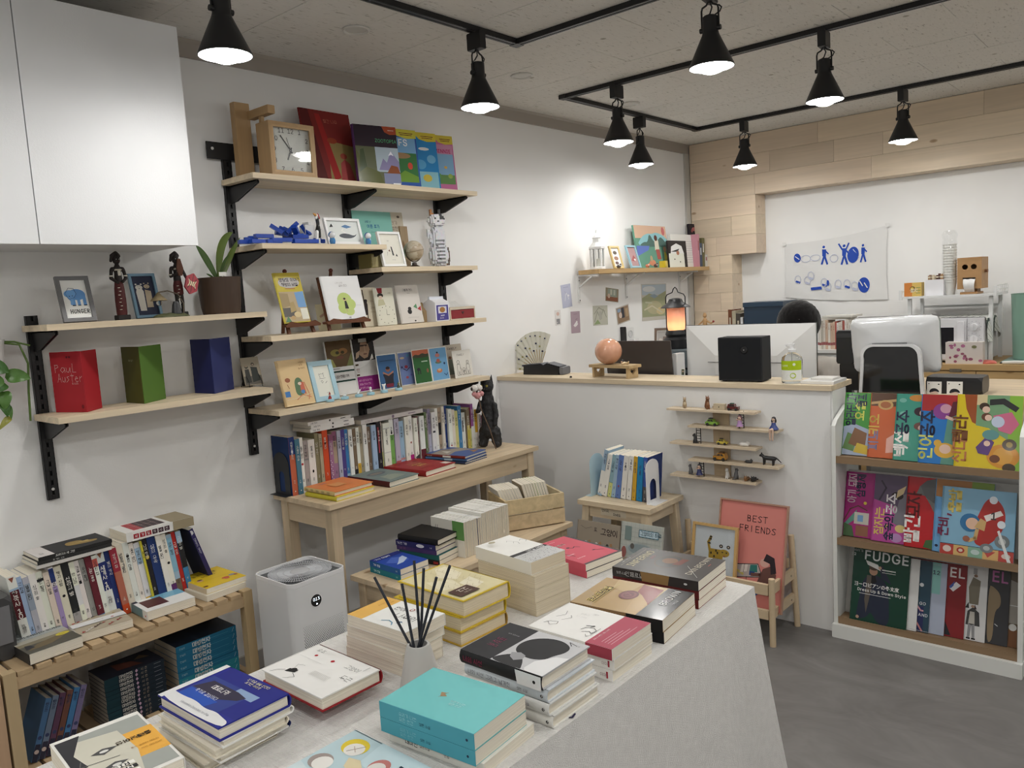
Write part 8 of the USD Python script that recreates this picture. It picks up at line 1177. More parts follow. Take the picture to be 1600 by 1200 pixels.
def car(body,roof,dark=(.02,.02,.02),s=1.0,kind=0):
 def go(t):
  b=MB();pr=[(-.028,.006),(.028,.006),(.030,.013),(.024,.017),(.014,.019),(.006,.028),(-.014,.029),(-.022,.019),(-.030,.016)]if kind==0 else[(-.026,.006),(.026,.006),(.027,.018),(.010,.019),(.008,.030),(-.022,.030),(-.026,.016)]
  b.prism([(x*s,y*s)for x,y in pr],-.011*s,.011*s,body,AR([[1,0,0,0],[0,0,1,0],[0,1,0,0],[0,0,0,1.0]]));b.build('body','shiny',t)
  b=MB().prism([(x*s,y*s)for x,y in((.011,.0195),(.005,.0268),(-.003,.0275),(-.003,.0195))],-.0114*s,.0114*s,dark,AR([[1,0,0,0],[0,0,1,0],[0,1,0,0],[0,0,0,1.0]]));b.prism([(x*s,y*s)for x,y in((-.005,.0195),(-.005,.0275),(-.012,.0275),(-.018,.0195))],-.0114*s,.0114*s,dark,AR([[1,0,0,0],[0,0,1,0],[0,1,0,0],[0,0,0,1.0]]));b.build('window','shiny',t)
  for x in(-.017,.018):
   b=MB()
   for yy in(-.0125,.0125):b.cyl((x*s,(yy-.003)*s,.0065*s),(x*s,(yy+.003)*s,.0065*s),.0065*s,dark,14)
   b.build('wheel','satin',t,kind='stuff')
  b=MB().box((-.014*s,-.008*s,.0302*s),(.002*s,.008*s,.034*s),roof,.001);b.build('roof_rack','satin',t)
 return go
def ladder(t):
 b=MB()
 for x in(-.010,.010):b.box((x-.0014,-.0014,0),(x+.0014,.0014,.074),BLACK)
 b.build('rail','satin',t,kind='stuff')
 for k in range(6):b=MB().box((-.0086,-.001,.008+k*.012),(.0086,.001,.0105+k*.012),BLACK);b.build('rung','satin',t)
mini(1070,0,'figurine','miniature dog with a camera at the end of the top ledge','figurine',animal((.36,.27,.17),(.55,.45,.3),'sit',1.0),None,-60)
mini(1105,0,'figurine','miniature brown otter sitting on the top ledge','figurine',animal((.17,.065,.025),(.24,.11,.05),'sit',1.18),None,-40)
def bx_(t):b=MB().box((-.026,-.010,0),(.026,.010,.026),(.48,.40,.28),.001);b.build('box','fine_x',t);b=MB().cyl((0,-.0103,.013),(0,-.0115,.013),.0025,(.05,.04,.03),8);b.build('knob','satin',t)
mini(1125,0,'miniature_box','tiny plain wooden box on the top ledge','box',bx_)
mini(1146,0,'toy_car','miniature vintage car in dark red and green on the top ledge','toy car',car((.11,.015,.015),(.02,.08,.05),kind=1,s=.92))
mini(1113,1,'toy_car','miniature lime green hatchback on the second ledge','toy car',car((.22,.42,.05),(.03,.04,.03),s=1.0))
mini(1159,1,'toy_ladder','tiny black ladder between the top and second ledges','toy ladder',ladder,YC-.060)
mini(1156,1,'figurine','miniature girl in lilac dress climbing the upper ladder','figurine',girl((.42,.24,.46),(.12,.05,.07)),YC-.0725,0)
mini(1209,1,'figurine','miniature girl in blue dress sitting on the second ledge end','figurine',girl((.03,.05,.20),(.02,.015,.02),sit=True),YC-.060)
mini(1092,2,'toy_ladder','tiny black ladder between the second and third ledges','toy ladder',ladder,YC-.060)
mini(1087,2,'figurine','miniature black cat figure climbing the middle ladder','figurine',animal((.02,.02,.022),None,'sit',.9),YC-.062,180)
mini(1129,2,'toy_car','miniature yellow and black taxi on the third ledge','toy car',car((.58,.46,.05),(.05,.04,.03),s=.82))
mini(1163,2,'figurine','miniature white puppy with black ears on the third ledge','figurine',animal((.70,.68,.65),(.03,.03,.03),'lie',1.15))
mini(1126,3,'toy_car','miniature amber vintage car carrying luggage on the fourth ledge','toy car',car((.48,.22,.02),(.16,.08,.03),s=1.12,kind=1),None,180)
mini(1170,3,'figurine','tiny black and white kitten lying on the fourth ledge','figurine',animal((.04,.04,.042),(.62,.62,.6),'lie',.8))
mini(1202,3,'figurine','miniature black cat walking on the fourth ledge','figurine',animal((.012,.012,.013),None,'stand',1.1),None,180)
mini(1080,4,'figurine','miniature grey and white cat at the lowest ledge end','figurine',animal((.12,.12,.125),(.6,.6,.58),'sit',.95),None,160)
mini(1097,4,'toy_ladder','tiny black ladder between the fourth and lowest ledges','toy ladder',ladder,YC-.060)
mini(1093,4,'figurine','miniature girl in navy clothes climbing the lowest ladder','figurine',girl((.02,.025,.10),(.02,.02,.03)),YC-.0725)
mini(1137,4,'figurine','miniature white cat standing upright on the lowest ledge','figurine',animal((.66,.65,.62),None,'sit',.95),None,-90)
mini(1150,4,'figurine','miniature grey cat with its back turned on the lowest ledge','figurine',animal((.10,.10,.105),None,'sit',1.0),None,80)
mini(1167,4,'figurine','miniature brown cat curled on the lowest ledge','figurine',animal((.24,.12,.05),None,'lie',1.0),None,-90)
mini(1178,4,'figurine','miniature black curled cat at the lowest ledge end','figurine',animal((.014,.014,.015),None,'lie',1.05),None,-90)
# === stool books, picture stand, picture books
SB=[(933.5,940,713,'sky',[rr(.45,.5,C['white'])],1,'tall '),(940,948.5,718,'white',(),0,''),(949,955,716,'teal',[rr(0,.65,(.25,.40,.46)),rr(.66,.34,C['lime'])],0,''),(955,961,716,'sky',(),0,''),(961,969,717,'blue',[rr(0,1,(.12,.20,.46)),('e',.72,.5,.02,.02,(.4,.05,.05))],0,''),(969.5,977.5,718,'white',[('e',.25,.5,.03,.02,(.1,.1,.1))],0,''),(978.5,986,717,'white',(),0,'second '),(987,993,718,'amber',(),0,''),(994,1003,716,'blue',[rr(0,1,(.02,.22,.46))],0,'bright '),(1004,1010,715,'navy',[rr(0,.66,(.05,.11,.40)),rr(.66,.34,(.10,.10,.11))],0,'')]
for i,(pa,pb_,top,cn,mk,tall,pre)in enumerate(SB):
 a=radians(13.5-9*i/9);v16=AR([sin(a),0,cos(a)])
 x0,x1=at_x(pa,2.985,.5006)[0],at_x(pb_,2.985,.5006)[0];t=(x1-x0)*cos(a)-.0008;h=.205 if not tall else .225
 book('book',f'{pre}{WORD.get(cn, cn)} spined slim book, {ordinal(i + 1)} from the pale blue bookend on the stool',frame(AR([x0,2.985,.5006+t*sin(a)]),(0,1,0),v16),.13,h,t,C[cn],None,(),spine_art(i+9,(.05,.06,.12)if sum(C[cn])>.5 else(.7,.7,.7),h,t,mk),False,PAGE,'cat books on the stool')
def plate(px,col,label,slot):
 x=at_x(px,2.98,.5005)[0];o=thing('bookend',label,'bookend');outer=Polygon([(-.0,0),(.11,0),(.11,.10),*_arc(.055,.155,.055,.04,0,180,14),(0,.10)])
 if slot:outer=outer.difference(Polygon([(.03,.012),(.085,.012),(.085,.07),*_arc(.0575,.075,.0275,.03,0,180,8),(.03,.07)]))
 b=MB().prism(outer,0,.002,col,AR([[0,0,1,x],[1,0,0,2.955],[0,1,0,.5004],[0,0,0,1.0]]));b.build('plate','satin',o);b=MB();s=1 if slot else-1;b.box((x+(.0022 if s>0 else-.03),2.955,.5004),(x+(.045 if s>0 else-.0002),3.065,.5018),col);b.build('foot','satin',o)
plate(928,(.45,.60,.66),'pale blue rounded bookend at the start of the stool books',False)
plate(1015,(.74,.74,.74),'white bookend with an arched hole ending the stool books',True)
ps=thing('picture_stand','pale wooden floor stand with round posts holding two framed pictures','stand');PW=(.60,.47,.31)
for x in(1.150,1.628):b=MB().cyl((x,2.934,.0),(x,2.934,.278),.0125,PW,20);b.build('front_post','fine_z',ps)
for x in(1.142,1.622):b=MB().cyl((x+.012*(1 if x>1.3 else .6),3.172,.0),(x-.012,3.182,.388),.0125,PW,20);b.build('back_post','fine_z',ps)
for z0,z1 in((.208,.252),(.108,.145)):
 b=MB().box((1.163,2.926,z0),(1.615,2.942,z1),PW,.003);b.build('front_rail','fine_x',ps)
 for x in(1.150,1.621):b=MB().box((x-.007,2.948,z0),(x+.007,3.161,z1),PW,.003);b.build('side_rail','fine_y',ps);b=MB().cyl((x+(.0072 if x>1.3 else-.0072),3.13,(z0+z1)/2),(x+(.009 if x>1.3 else-.009),3.13,(z0+z1)/2),.004,(.25,.2,.14),10);b.build('screw','satin',ps)
b=MB().box((1.158,2.943,.100),(1.613,3.155,.110),PW,.002);b.build('floor_board','fine_x',ps);b=MB().box((1.150,3.158,.25),(1.605,3.170,.29),PW,.003);b.build('back_rail','fine_x',ps)
SK=(.62,.36,.30)
T,w,h=standing((1.345,2.985,.1115),(1.643,2.985,.1115),778.5,13,.014)
framed('framed_poster','coral pink framed poster lettered BEST FRIENDS with two girls reading',T,w,h,.006,.014,(.40,.22,.15),[('t','BEST',.41,.82,.058,(.05,.02,.02),{'hand':True,'wt':.12}),('t','FRIENDS',.30,.72,.058,(.05,.02,.02),{'hand':True,'wt':.12}),('p',[(.24,.38),(.62,.42),(.70,.30),(.30,.26)],(.42,.36,.34)),('l',[(.24,.38),(.62,.42),(.70,.30),(.30,.26),(.24,.38)],.010,K_),('l',[(.46,.28),(.46,.12)],.008,K_),('p',[(.12,.26),(.24,.27),(.27,.42),(.18,.50),(.10,.44)],(.52,.44,.14)),('l',[(.20,.44),(.30,.33),(.40,.30)],.035,(.52,.44,.14)),('e',.20,.53,.07,.06,SK),('p',[(.12,.5),(.14,.6),(.24,.61),(.27,.56),(.20,.57),(.18,.50)],(.06,.02,.02)),('p',[(.10,.12),(.24,.12),(.27,.24),(.14,.27)],(.05,.16,.05)),('p',[(.36,.31),(.46,.33),(.47,.40),(.38,.39)],(.66,.60,.55)),('l',[(.41,.32),(.42,.40)],.006,K_),('p',[(.50,.33),(.62,.34),(.61,.41),(.51,.40)],(.03,.16,.14)),('p',[(.50,.30),(.58,.30),(.58,.34),(.50,.34)],(.02,.06,.20)),('p',[(.62,.24),(.86,.20),(.90,.34),(.82,.42),(.70,.38)],(.13,.06,.05)),('l',[(.80,.36),(.66,.32),(.54,.31)],.045,(.13,.06,.05)),('e',.72,.44,.07,.06,SK),('p',[(.70,.46),(.74,.53),(.86,.50),(.90,.36),(.82,.34),(.80,.44)],(.03,.02,.025)),('p',[(.48,.16),(.62,.24),(.86,.22),(.84,.16),(.64,.14),(.60,.08),(.54,.08)],(.02,.10,.30)),('p',[(.44,.11),(.54,.08),(.54,.13)],(.20,.05,.04)),('l',[(.66,.14),(.90,.14)],.02,K_),('l',[(.86,.14),(.87,.05)],.008,K_)],(.62,.22,.19))
T,w,h=standing((1.246,2.955,.1115),(1.452,2.955,.1115),815.5,11,.016)
framed('framed_picture','light wood framed print of a yellow spotted tiger cub',T,w,h,.011,.016,(.56,.36,.14),[('p',[(.36,.50),(.70,.50),(.72,.70),(.36,.70)],(.40,.25,.025)),('r',.36,.34,.10,.18,(.40,.25,.025)),('r',.50,.34,.08,.18,(.40,.25,.025)),('r',.62,.34,.09,.18,(.40,.25,.025)),('l',[(.38,.68),(.34,.78),(.40,.86)],.06,(.40,.25,.025)),('e',.74,.66,.13,.085,(.42,.27,.03)),('e',.66,.75,.045,.04,K_),('e',.84,.75,.045,.04,K_),('e',.66,.75,.02,.018,(.6,.5,.4)),('e',.84,.75,.02,.018,(.6,.5,.4)),('e',.70,.67,.02,.015,K_),('e',.80,.67,.02,.015,K_),('e',.75,.62,.03,.018,(.30,.10,.06))]+[('e',x,y,.02,.028,K_)for x,y in((.42,.64),(.50,.60),(.58,.65),(.46,.55),(.60,.56),(.54,.68))]+[('r',.36,.40,.10,.02,K_),('r',.50,.38,.08,.02,K_),('r',.62,.40,.09,.02,K_),('r',.34,.76,.06,.02,K_),('r',.36,.82,.06,.02,K_),('e',.40,.86,.03,.02,K_)],(.62,.66,.70),True)
o=thing('wooden_box','plain pine box under the two leaning cat picture books','box');b=MB().box((.86,2.655,0),(1.335,2.80,.298),PINE,.003);b.build('body','wood_x',o)
def cat_book(label,pl,pr,top,cover,art):bl,br=at_x(pl,2.69,.299),at_x(pr,2.69,.299);T,w,h=standing(bl,br,top,12,.012);return book('picture_book',label,T,w,h,.012,cover,None,art,(),True,PAGE)
CATS=[it for i in range(9)for it in(('e',.14+.085*i,.28+.03*(i%3),.035,.09,((.05,.05,.05),(.62,.60,.56),(.35,.2,.1),(.3,.3,.3))[i%4]),('e',.14+.085*i,.42+.03*(i%3),.032,.035,((.05,.05,.05),(.62,.60,.56),(.35,.2,.1),(.3,.3,.3))[(i+i//4)%4]))]+[('e',.18+.1*i,.14,.035,.06,((.60,.58,.55),(.06,.06,.06))[i%2])for i in range(7)]
cat_book('brown picture book with a crowd of cats and brush title',899,965,812,(.30,.255,.20),[('t','또',.40,.76,.10,(.03,.02,.02),{'wt':.12}),('t','고양이',.56,.70,.17,(.03,.02,.02),{'wt':.11}),('l',[(.08,.86),(.2,.80),(.34,.86)],.006,(.1,.08,.06))]+CATS)
cat_book('pale picture book with a tiled bathroom scene and blue title plate',967,1031,815,(.46,.48,.44),[('r',.04+.1*i,0,.006,1,(.36,.39,.37))for i in range(10)]+[('r',0,.1*i,1,.008,(.36,.39,.37))for i in range(10)]+[('r',.44,.72,.48,.16,(.03,.10,.14)),('r',.455,.735,.45,.13,(.46,.58,.64)),('t','고양이의 하루',.48,.76,.09,(.03,.07,.1),{'wt':.12}),('r',.10,.62,.16,.3,(.18,.24,.23)),('e',.5,.42,.36,.16,(.36,.40,.40)),('e',.5,.45,.30,.11,(.24,.29,.30)),('e',.30,.5,.05,.06,(.12,.11,.1)),('e',.7,.40,.06,.06,(.5,.48,.44)),('p',[(.0,.0),(.4,0),(.2,.25),(0,.2)],(.30,.25,.18)),('e',.10,.35,.06,.12,(.28,.10,.09))])
# === magazine rack
rk=thing('magazine_rack','white three-tier display rack with wooden ledges full of picture books','rack');RX0,RX1=1.804,2.425;RW=(.72,.73,.70);LIP=(.25,.165,.095)
side_p=[(3.165,.055),(3.44,.055),(3.44,.93),(3.30,.93),(3.19,.885),(3.165,.865)]
for x in(RX0-.016,RX1):b=MB().prism(side_p,0,.016,RW,AR([[0,0,1,x],[1,0,0,0],[0,1,0,0],[0,0,0,1.0]]));b.build('side_panel','satin',rk)
b=MB().box((RX0-.018,3.145,0),(RX1+.018,3.45,.0545),RW,.003);b.build('plinth','satin',rk)
TIERS=[.738,.405,.076];LEAN=15
for z in TIERS:
 b=MB().box((RX0+.0005,3.172,z-.020),(RX1-.0005,3.30,z-.0005),LIP,.001);led=b.build('ledge','fine_x',rk)
 b=MB().box((RX0+.0005,3.166,z-.022),(RX1-.0005,3.1715,z+.006),LIP,.001);b.build('lip','fine_x',led)
 tn=math.tan(radians(LEAN));zz=min(z+.29,1.0);yb=3.247;b=MB();Tb=frame((RX0+.001,yb,z),(1,0,0),(0,sin(radians(LEAN)),cos(radians(LEAN))));b.box((0,0,-.006),(RX1-RX0-.002,.205 if z>.7 else .265,0),(.46,.45,.42),0,Tb);b.build('back_board','satin',rk)
def rack_book(kind,label,tier,pl,w,top,yoff,t,cover,art,mat='gloss',hard=True,px_w=None):
 z=TIERS[tier]+.0004;x0=max(at_x(pl,3.180+yoff,z)[0],RX0+.003);bl=AR([x0,3.180+yoff,z]);br=bl+(w,0,0)
 if br[0]>RX1-.002:br[0]=RX1-.002
 T,w,h=standing(bl,br,top,LEAN,t);return book(kind,label,T,w,h,t,cover,None,art,(),hard,PAGE,None,mat)
def vt(s,x,y,h,c,wt=.15):return('t',s,x,y,h,c,{'rot':90,'wt':wt})
INK=(.02,.025,.06)
rack_book('picture_book','green fairy-tale book at the rack top end nearest the counter',0,1314,.215,614,.046,.0105,(.05,.26,.04),[('p',[(0,0),(.45,0),(.45,.42),(.2,.5),(0,.45)],(.34,.40,.52)),('p',[(0,.1),(.2,.06),(.26,.3),(.08,.36)],(.12,.22,.08)),('p',[(.1,.18),(.4,.1),(.42,.36),(.2,.44)],(.20,.10,.05)),('p',[(.2,.05),(.45,.02),(.45,.16),(.26,.2)],(.55,.40,.05)),vt('알라딘과',.20,.47,.15,INK),vt('요술',.36,.56,.15,(.62,.66,.12)),vt('램프',.38,.78,.14,INK)])
rack_book('picture_book','orange-red fairy-tale book, second on the rack top tier',0,1355.5,.215,615,.035,.0105,(.50,.11,.035),[('r',0,.80,.45,.2,(.10,.05,.03)),('p',[(.0,.86),(.45,.92),(.45,.88),(0,.82)],(.46,.30,.14)),('e',.25,.82,.13,.09,(.50,.32,.12)),('e',.25,.82,.09,.06,(.34,.12,.05)),('p',[(.30,.3),(.46,.4),(.46,.1),(.3,.08)],(.62,.34,.28)),vt('피노',.16,.12,.15,(.20,.18,.30)),vt('키오',.16,.36,.15,(.62,.42,.08))])
rack_book('picture_book','teal fairy-tale book, third on the rack top tier',0,1395.5,.215,616,.024,.0105,(.05,.27,.20),[('e',.34,.94,.14,.06,(.50,.22,.05)),('e',.40,.74,.11,.08,(.04,.02,.03)),('e',.44,.72,.06,.06,(.62,.42,.34)),('e',.40,.52,.10,.07,(.14,.06,.05)),('e',.43,.50,.06,.05,(.62,.42,.34)),('e',.12,.70,.06,.04,(.16,.40,.33)),('e',.1,.9,.06,.04,(.16,.40,.33)),vt('백설',.22,.06,.19,(.74,.74,.70)),vt('공주',.22,.38,.18,INK)])
rack_book('picture_book','blue and red mermaid fairy-tale book, fourth on the rack top tier',0,1435,.215,617,.013,.0105,(.02,.16,.46),[('p',[(0,.76),(.60,.74),(.60,1),(0,1)],(.34,.03,.03)),('p',[(.34,.0),(.62,0),(.62,.74),(.42,.74)],(.10,.25,.20)),('e',.34,.76,.16,.14,(.22,.05,.24)),('e',.38,.80,.09,.08,(.52,.28,.36)),('p',[(.42,.66),(.56,.72),(.60,.92),(.48,.90)],(.10,.02,.03)),('l',[(.40,.68),(.52,.64),(.60,.70)],.05,(.64,.44,.36)),('e',.40,.20,.17,.13,(.58,.34,.05)),('e',.40,.22,.09,.08,(.66,.46,.36)),('e',.28,.3,.06,.06,(.58,.34,.05)),vt('인어',.20,.06,.18,(.58,.62,.16)),vt('공주',.22,.38,.19,INK)])
rack_book('picture_book','yellow fairy-tale book with a pumpkin coach, front of the rack top tier',0,1491,.216,617,.002,.0105,(.60,.46,.02),[('p',[(.10,1),(.30,1),(.34,.58),(.24,.62),(.14,.80)],(.28,.07,.02)),('p',[(.30,1),(1,1),(1,.30),(.5,.55),(.30,.58)],(.16,.30,.16)),('r',.30,.86,.16,.14,(.58,.48,.28)),('r',.80,0,.20,1,(.22,.42,.05)),('p',[(.5,.94),(.72,.96),(.95,.84),(.90,.78),(.70,.88),(.5,.86)],(.03,.03,.03)),('e',.42,.84,.08,.07,(.05,.03,.02)),('e',.45,.80,.06,.06,(.66,.46,.36)),('e',.46,.70,.08,.07,(.12,.05,.03)),('e',.49,.69,.055,.055,(.68,.48,.38)),('p',[(.56,.72),(.84,.78),(.96,.62),(.84,.48),(.66,.52)],(.52,.13,.22)),('e',.64,.64,.10,.10,(.46,.52,.64)),('e',.74,.18,.25,.21,(.55,.24,.03)),('e',.74,.18,.15,.15,(.58,.30,.05)),('e',.62,.14,.08,.07,(.14,.05,.02)),('e',.83,.34,.11,.10,(.06,.04,.02)),('e',.83,.34,.05,.05,(.28,.2,.04)),('e',.84,.03,.10,.08,(.06,.04,.02)),('p',[(.32,.28),(.48,.44),(.60,.36),(.52,.18),(.36,.20)],(.10,.05,.18)),('e',.49,.34,.05,.05,(.66,.46,.36)),('e',.54,.46,.13,.09,(.10,.25,.24)),vt('신데',.17,.06,.17,(.42,.16,.06)),vt('렐라',.17,.34,.18,(.16,.06,.02))])
rack_book('picture_book','magenta fairy-tale book with a small house, first on the rack middle tier',1,1317,.215,737,.042,.0105,(.32,.02,.16),[('p',[(.02,.14),(.22,.28),(.22,.42),(.02,.2)],(.10,.26,.20)),('r',.18,.2,.26,.18,(.48,.46,.40)),('r',.24,.24,.10,.10,(.16,.30,.50)),('r',.22,.02,.22,.16,(.24,.10,.06)),('l',[(.0,.24),(.1,.42),(.24,.48),(.4,.42)],.02,(.10,.04,.03)),('e',.36,.53,.03,.03,(.6,.45,.06)),('p',[(0,.0),(.2,0),(.15,.16),(0,.2)],(.06,.12,.05)),vt('아기 돼지',.19,.52,.13,(.68,.50,.58)),vt('삼형제',.34,.62,.13,INK)])
rack_book('picture_book','pink fairy-tale book with a dark forest, second on the rack middle tier',1,1361,.215,741,.031,.0105,(.40,.06,.26),[('p',[(0,.62),(.56,.5),(.56,1),(0,1)],(.10,.07,.12)),('p',[(.34,.30),(.56,.2),(.56,.74),(.46,.72)],(.16,.15,.18)),('e',.40,.70,.10,.07,(.03,.02,.02)),('p',[(.38,.66),(.50,.74),(.54,.86),(.40,.78)],(.52,.40,.22)),('l',[(.1,.62),(.2,.80),(.12,.9)],.03,(.04,.03,.05)),('e',.48,.22,.09,.07,(.58,.46,.18)),('e',.42,.08,.10,.08,(.40,.22,.44)),('e',.24,.24,.03,.03,(.62,.48,.1)),vt('잠자는',.19,.10,.13,(.62,.46,.12)),vt('숲속의',.36,.03,.13,INK),vt('공주',.40,.42,.15,(.74,.70,.72))])
rack_book('picture_book','red fairy-tale book with a grey wolf, third on the rack middle tier',1,1413,.215,745,.020,.0105,(.42,.015,.02),[('p',[(.18,.86),(.3,.72),(.46,.64),(.46,1),(.3,.96)],(.10,.10,.105)),('p',[(.2,.88),(.14,.76),(.28,.74)],(.13,.13,.13)),('p',[(.3,.72),(.46,.64),(.44,.52),(.38,.62)],(.16,.155,.15)),('p',[(.30,.02),(.46,.0),(.46,.14),(.34,.12)],(.05,.12,.04)),vt('빨간',.22,.06,.20,(.76,.72,.70)),vt('모자',.22,.42,.18,(.10,.01,.012))])
rack_book('picture_book','light blue picture book mostly hidden behind the racing car book',1,1457,.190,749,.012,.0105,(.13,.32,.56),[('p',[(0,.76),(.8,.72),(1,.8),(1,1),(0,1)],(.36,.16,.05)),('r',.62,.82,.38,.18,(.18,.28,.04)),('e',.3,.4,.04,.04,(.02,.04,.1)),('e',.06,.08,.03,.025,(.02,.03,.06)),('e',.3,.1,.05,.05,(.02,.04,.1))])
rack_book('picture_book','sky blue picture book with a child driving a red racing car',1,1468,.235,760,.001,.0105,(.20,.38,.52),[('r',0,0,.19,.15,(.40,.05,.04)),('r',.19,0,.20,.15,(.55,.36,.14)),('r',.39,0,.20,.15,(.20,.36,.26)),('r',.59,0,.21,.15,(.58,.36,.14)),('r',.80,0,.2,.15,(.42,.06,.05)),('r',0,.15,1,.008,(.03,.05,.08)),('e',.10,.08,.06,.05,(.6,.5,.45)),('e',.29,.08,.055,.045,(.34,.04,.03)),('e',.29,.08,.03,.025,(.6,.5,.4)),('e',.49,.08,.06,.04,(.42,.52,.5)),('p',[(.6,.12),(.76,.12),(.66,.03)],(.44,.07,.06)),('e',.9,.08,.06,.04,(.6,.5,.45)),('p',[(.44,.22),(.60,.16),(.80,.34),(.88,.58),(.84,.78),(.72,.90),(.60,.86),(.52,.66),(.46,.50),(.54,.44)],(.36,.03,.025)),('p',[(.58,.62),(.80,.72),(.84,.66),(.62,.54)],(.7,.66,.62)),('t','1',.66,.58,.10,(.05,.04,.04),{'wt':.2}),('e',.70,.86,.055,.06,(.66,.70,.74)),('e',.82,.52,.055,.06,(.66,.70,.74)),('e',.84,.28,.10,.10,(.16,.18,.19)),('e',.84,.28,.05,.05,(.40,.42,.42)),('e',.64,.16,.09,.07,(.16,.18,.19)),('e',.64,.16,.045,.035,(.40,.42,.42)),('e',.40,.50,.14,.14,(.03,.14,.30)),('e',.43,.49,.09,.09,(.64,.42,.30)),('p',[(.46,.44),(.60,.40),(.62,.54),(.54,.58)],(.52,.34,.14)),('l',[(.50,.40),(.48,.28),(.40,.24)],.05,(.52,.34,.14)),('e',.36,.26,.05,.045,(.28,.10,.06)),vt('준비,',.10,.26,.14,(.16,.02,.06)),vt('출발',.26,.62,.17,(.58,.46,.12)),('p',[(.92,0),(.97,0),(.80,.44),(.77,.42)],(.66,.67,.66))])
def shift(it,d):
 k=it[0]
 if k in 'ret':return(k,it[1]+d,*it[2:])if k!='t' else(k,it[1],it[2]+d,*it[3:])
 return(k,[(x+d,y)for x,y in it[1]],*it[2:])
def mag(label,pl,pr,top,yoff,cover,art,mat='gloss',w=.212):
 z=TIERS[2]+.0004;y=3.180+yoff;x1=min(at_x(pr,y,z)[0],RX1-.002);x0=x1-w;d=(at_x(pl,y,z)[0]-x0)/w
 T,w2,h=standing((x0,y,z),(x1,y,z),top,LEAN,.004);h=standing((x1,y,z),(x1+.1,y,z),top,LEAN,.004)[2];return book('magazine',label,T,w,h,.004,cover,None,[shift(i,d)for i in art],(),False,PAGE,None,mat)
mag('last magazine on the rack bottom tier, tan with printed figures',1574,1600,891,.050,(.12,.09,.06),[('r',0,0,.13,.22,(.16,.07,.03)),('e',.06,.25,.06,.06,(.6,.6,.58)),('p',[(0,.3),(.2,.3),(.2,.8),(0,.85)],(.30,.28,.25)),('r',0,.52,.13,.01,(.6,.6,.6))])
mag('dark magazine with pink letters and a beige trench coat',1540,1573,889,.043,(.045,.045,.05),[('t','EL',.03,.80,.14,(.40,.12,.30),{'wt':.16}),('p',[(0,.0),(.10,.04),(.10,.42),(.20,.50),(.18,.66),(.06,.74),(0,.74)],(.24,.18,.11)),('l',[(.12,.26),(.16,.24)],.014,(.45,.45,.45))])
mag('white magazine with two small coat-wearing figures',1505,1538,887,.036,(.60,.60,.60),[('p',[(.06,.48),(.20,.48),(.22,.80),(.10,.84),(.04,.7)],(.18,.16,.12)),('e',.14,.86,.03,.025,(.2,.12,.08)),('r',.10,.88,.06,.08,(.3,.3,.3)),('p',[(.05,.5),(.0,.42),(.06,.42)],(.03,.03,.03)),('p',[(.15,.48),(.13,.41),(.18,.42)],(.05,.03,.03)),('p',[(.02,.20),(.24,.20),(.22,.38),(.12,.44),(.04,.38)],(.05,.05,.05)),('p',[(.06,.22),(.16,.22),(.15,.38),(.08,.38)],(.42,.40,.36)),('e',.12,.45,.03,.025,(.34,.22,.16)),('p',[(.05,.03),(.09,.03),(.11,.2),(.06,.22)],(.24,.24,.25)),('p',[(.13,.03),(.17,.03),(.16,.22),(.11,.2)],(.24,.24,.25)),('r',.04,.015,.06,.02,(.02,.02,.02)),('r',.12,.015,.06,.02,(.02,.02,.02))])
mag('dark red magazine with white letters and a round flag sticker',1475,1505,885,.029,(.20,.018,.022),[('t','EL',.02,.82,.13,(.66,.62,.62),{'wt':.14}),('p',[(.04,.66),(.14,.76),(.22,.72),(.10,.62)],(.62,.62,.64)),('p',[(.03,.68),(.12,.77),(.10,.70),(.06,.66)],(.05,.09,.30)),('p',[(0,.02),(.10,.02),(.0,.20)],(.02,.02,.025))])
mag('pale blue magazine with a large mint band and the number twelve',1451,1474,882,.022,(.36,.40,.50),[('p',[(0,.56),(.14,.56),(.14,1),(0,1)],(.22,.46,.43)),('t','12',.0,.83,.055,(.04,.05,.08),{'wt':.16}),('r',.02,.96,.1,.012,(.3,.45,.45))])
mag('navy magazine with round white badge between two lighter ones',1431.5,1450,879,.016,(.025,.06,.09),[('r',0,0,.1,.36,(.02,.025,.09)),('e',.045,.66,.035,.035,(.62,.64,.66)),('t','AND',.012,.22,.04,(.6,.6,.62),{'wt':.18}),('t','GO',.02,.38,.04,(.6,.6,.62),{'wt':.18}),('l',[(0,.35),(.05,.30),(.085,.3)],.03,(.55,.30,.34)),('l',[(0,.12),(.05,.06),(.085,.02)],.03,(.5,.2,.2))])
mag('plain white magazine sleeve behind the green fashion magazine',1416,1431,875,.010,(.62,.62,.61),[('r',.0,.02,.4,.006,(.4,.4,.4))],'print')
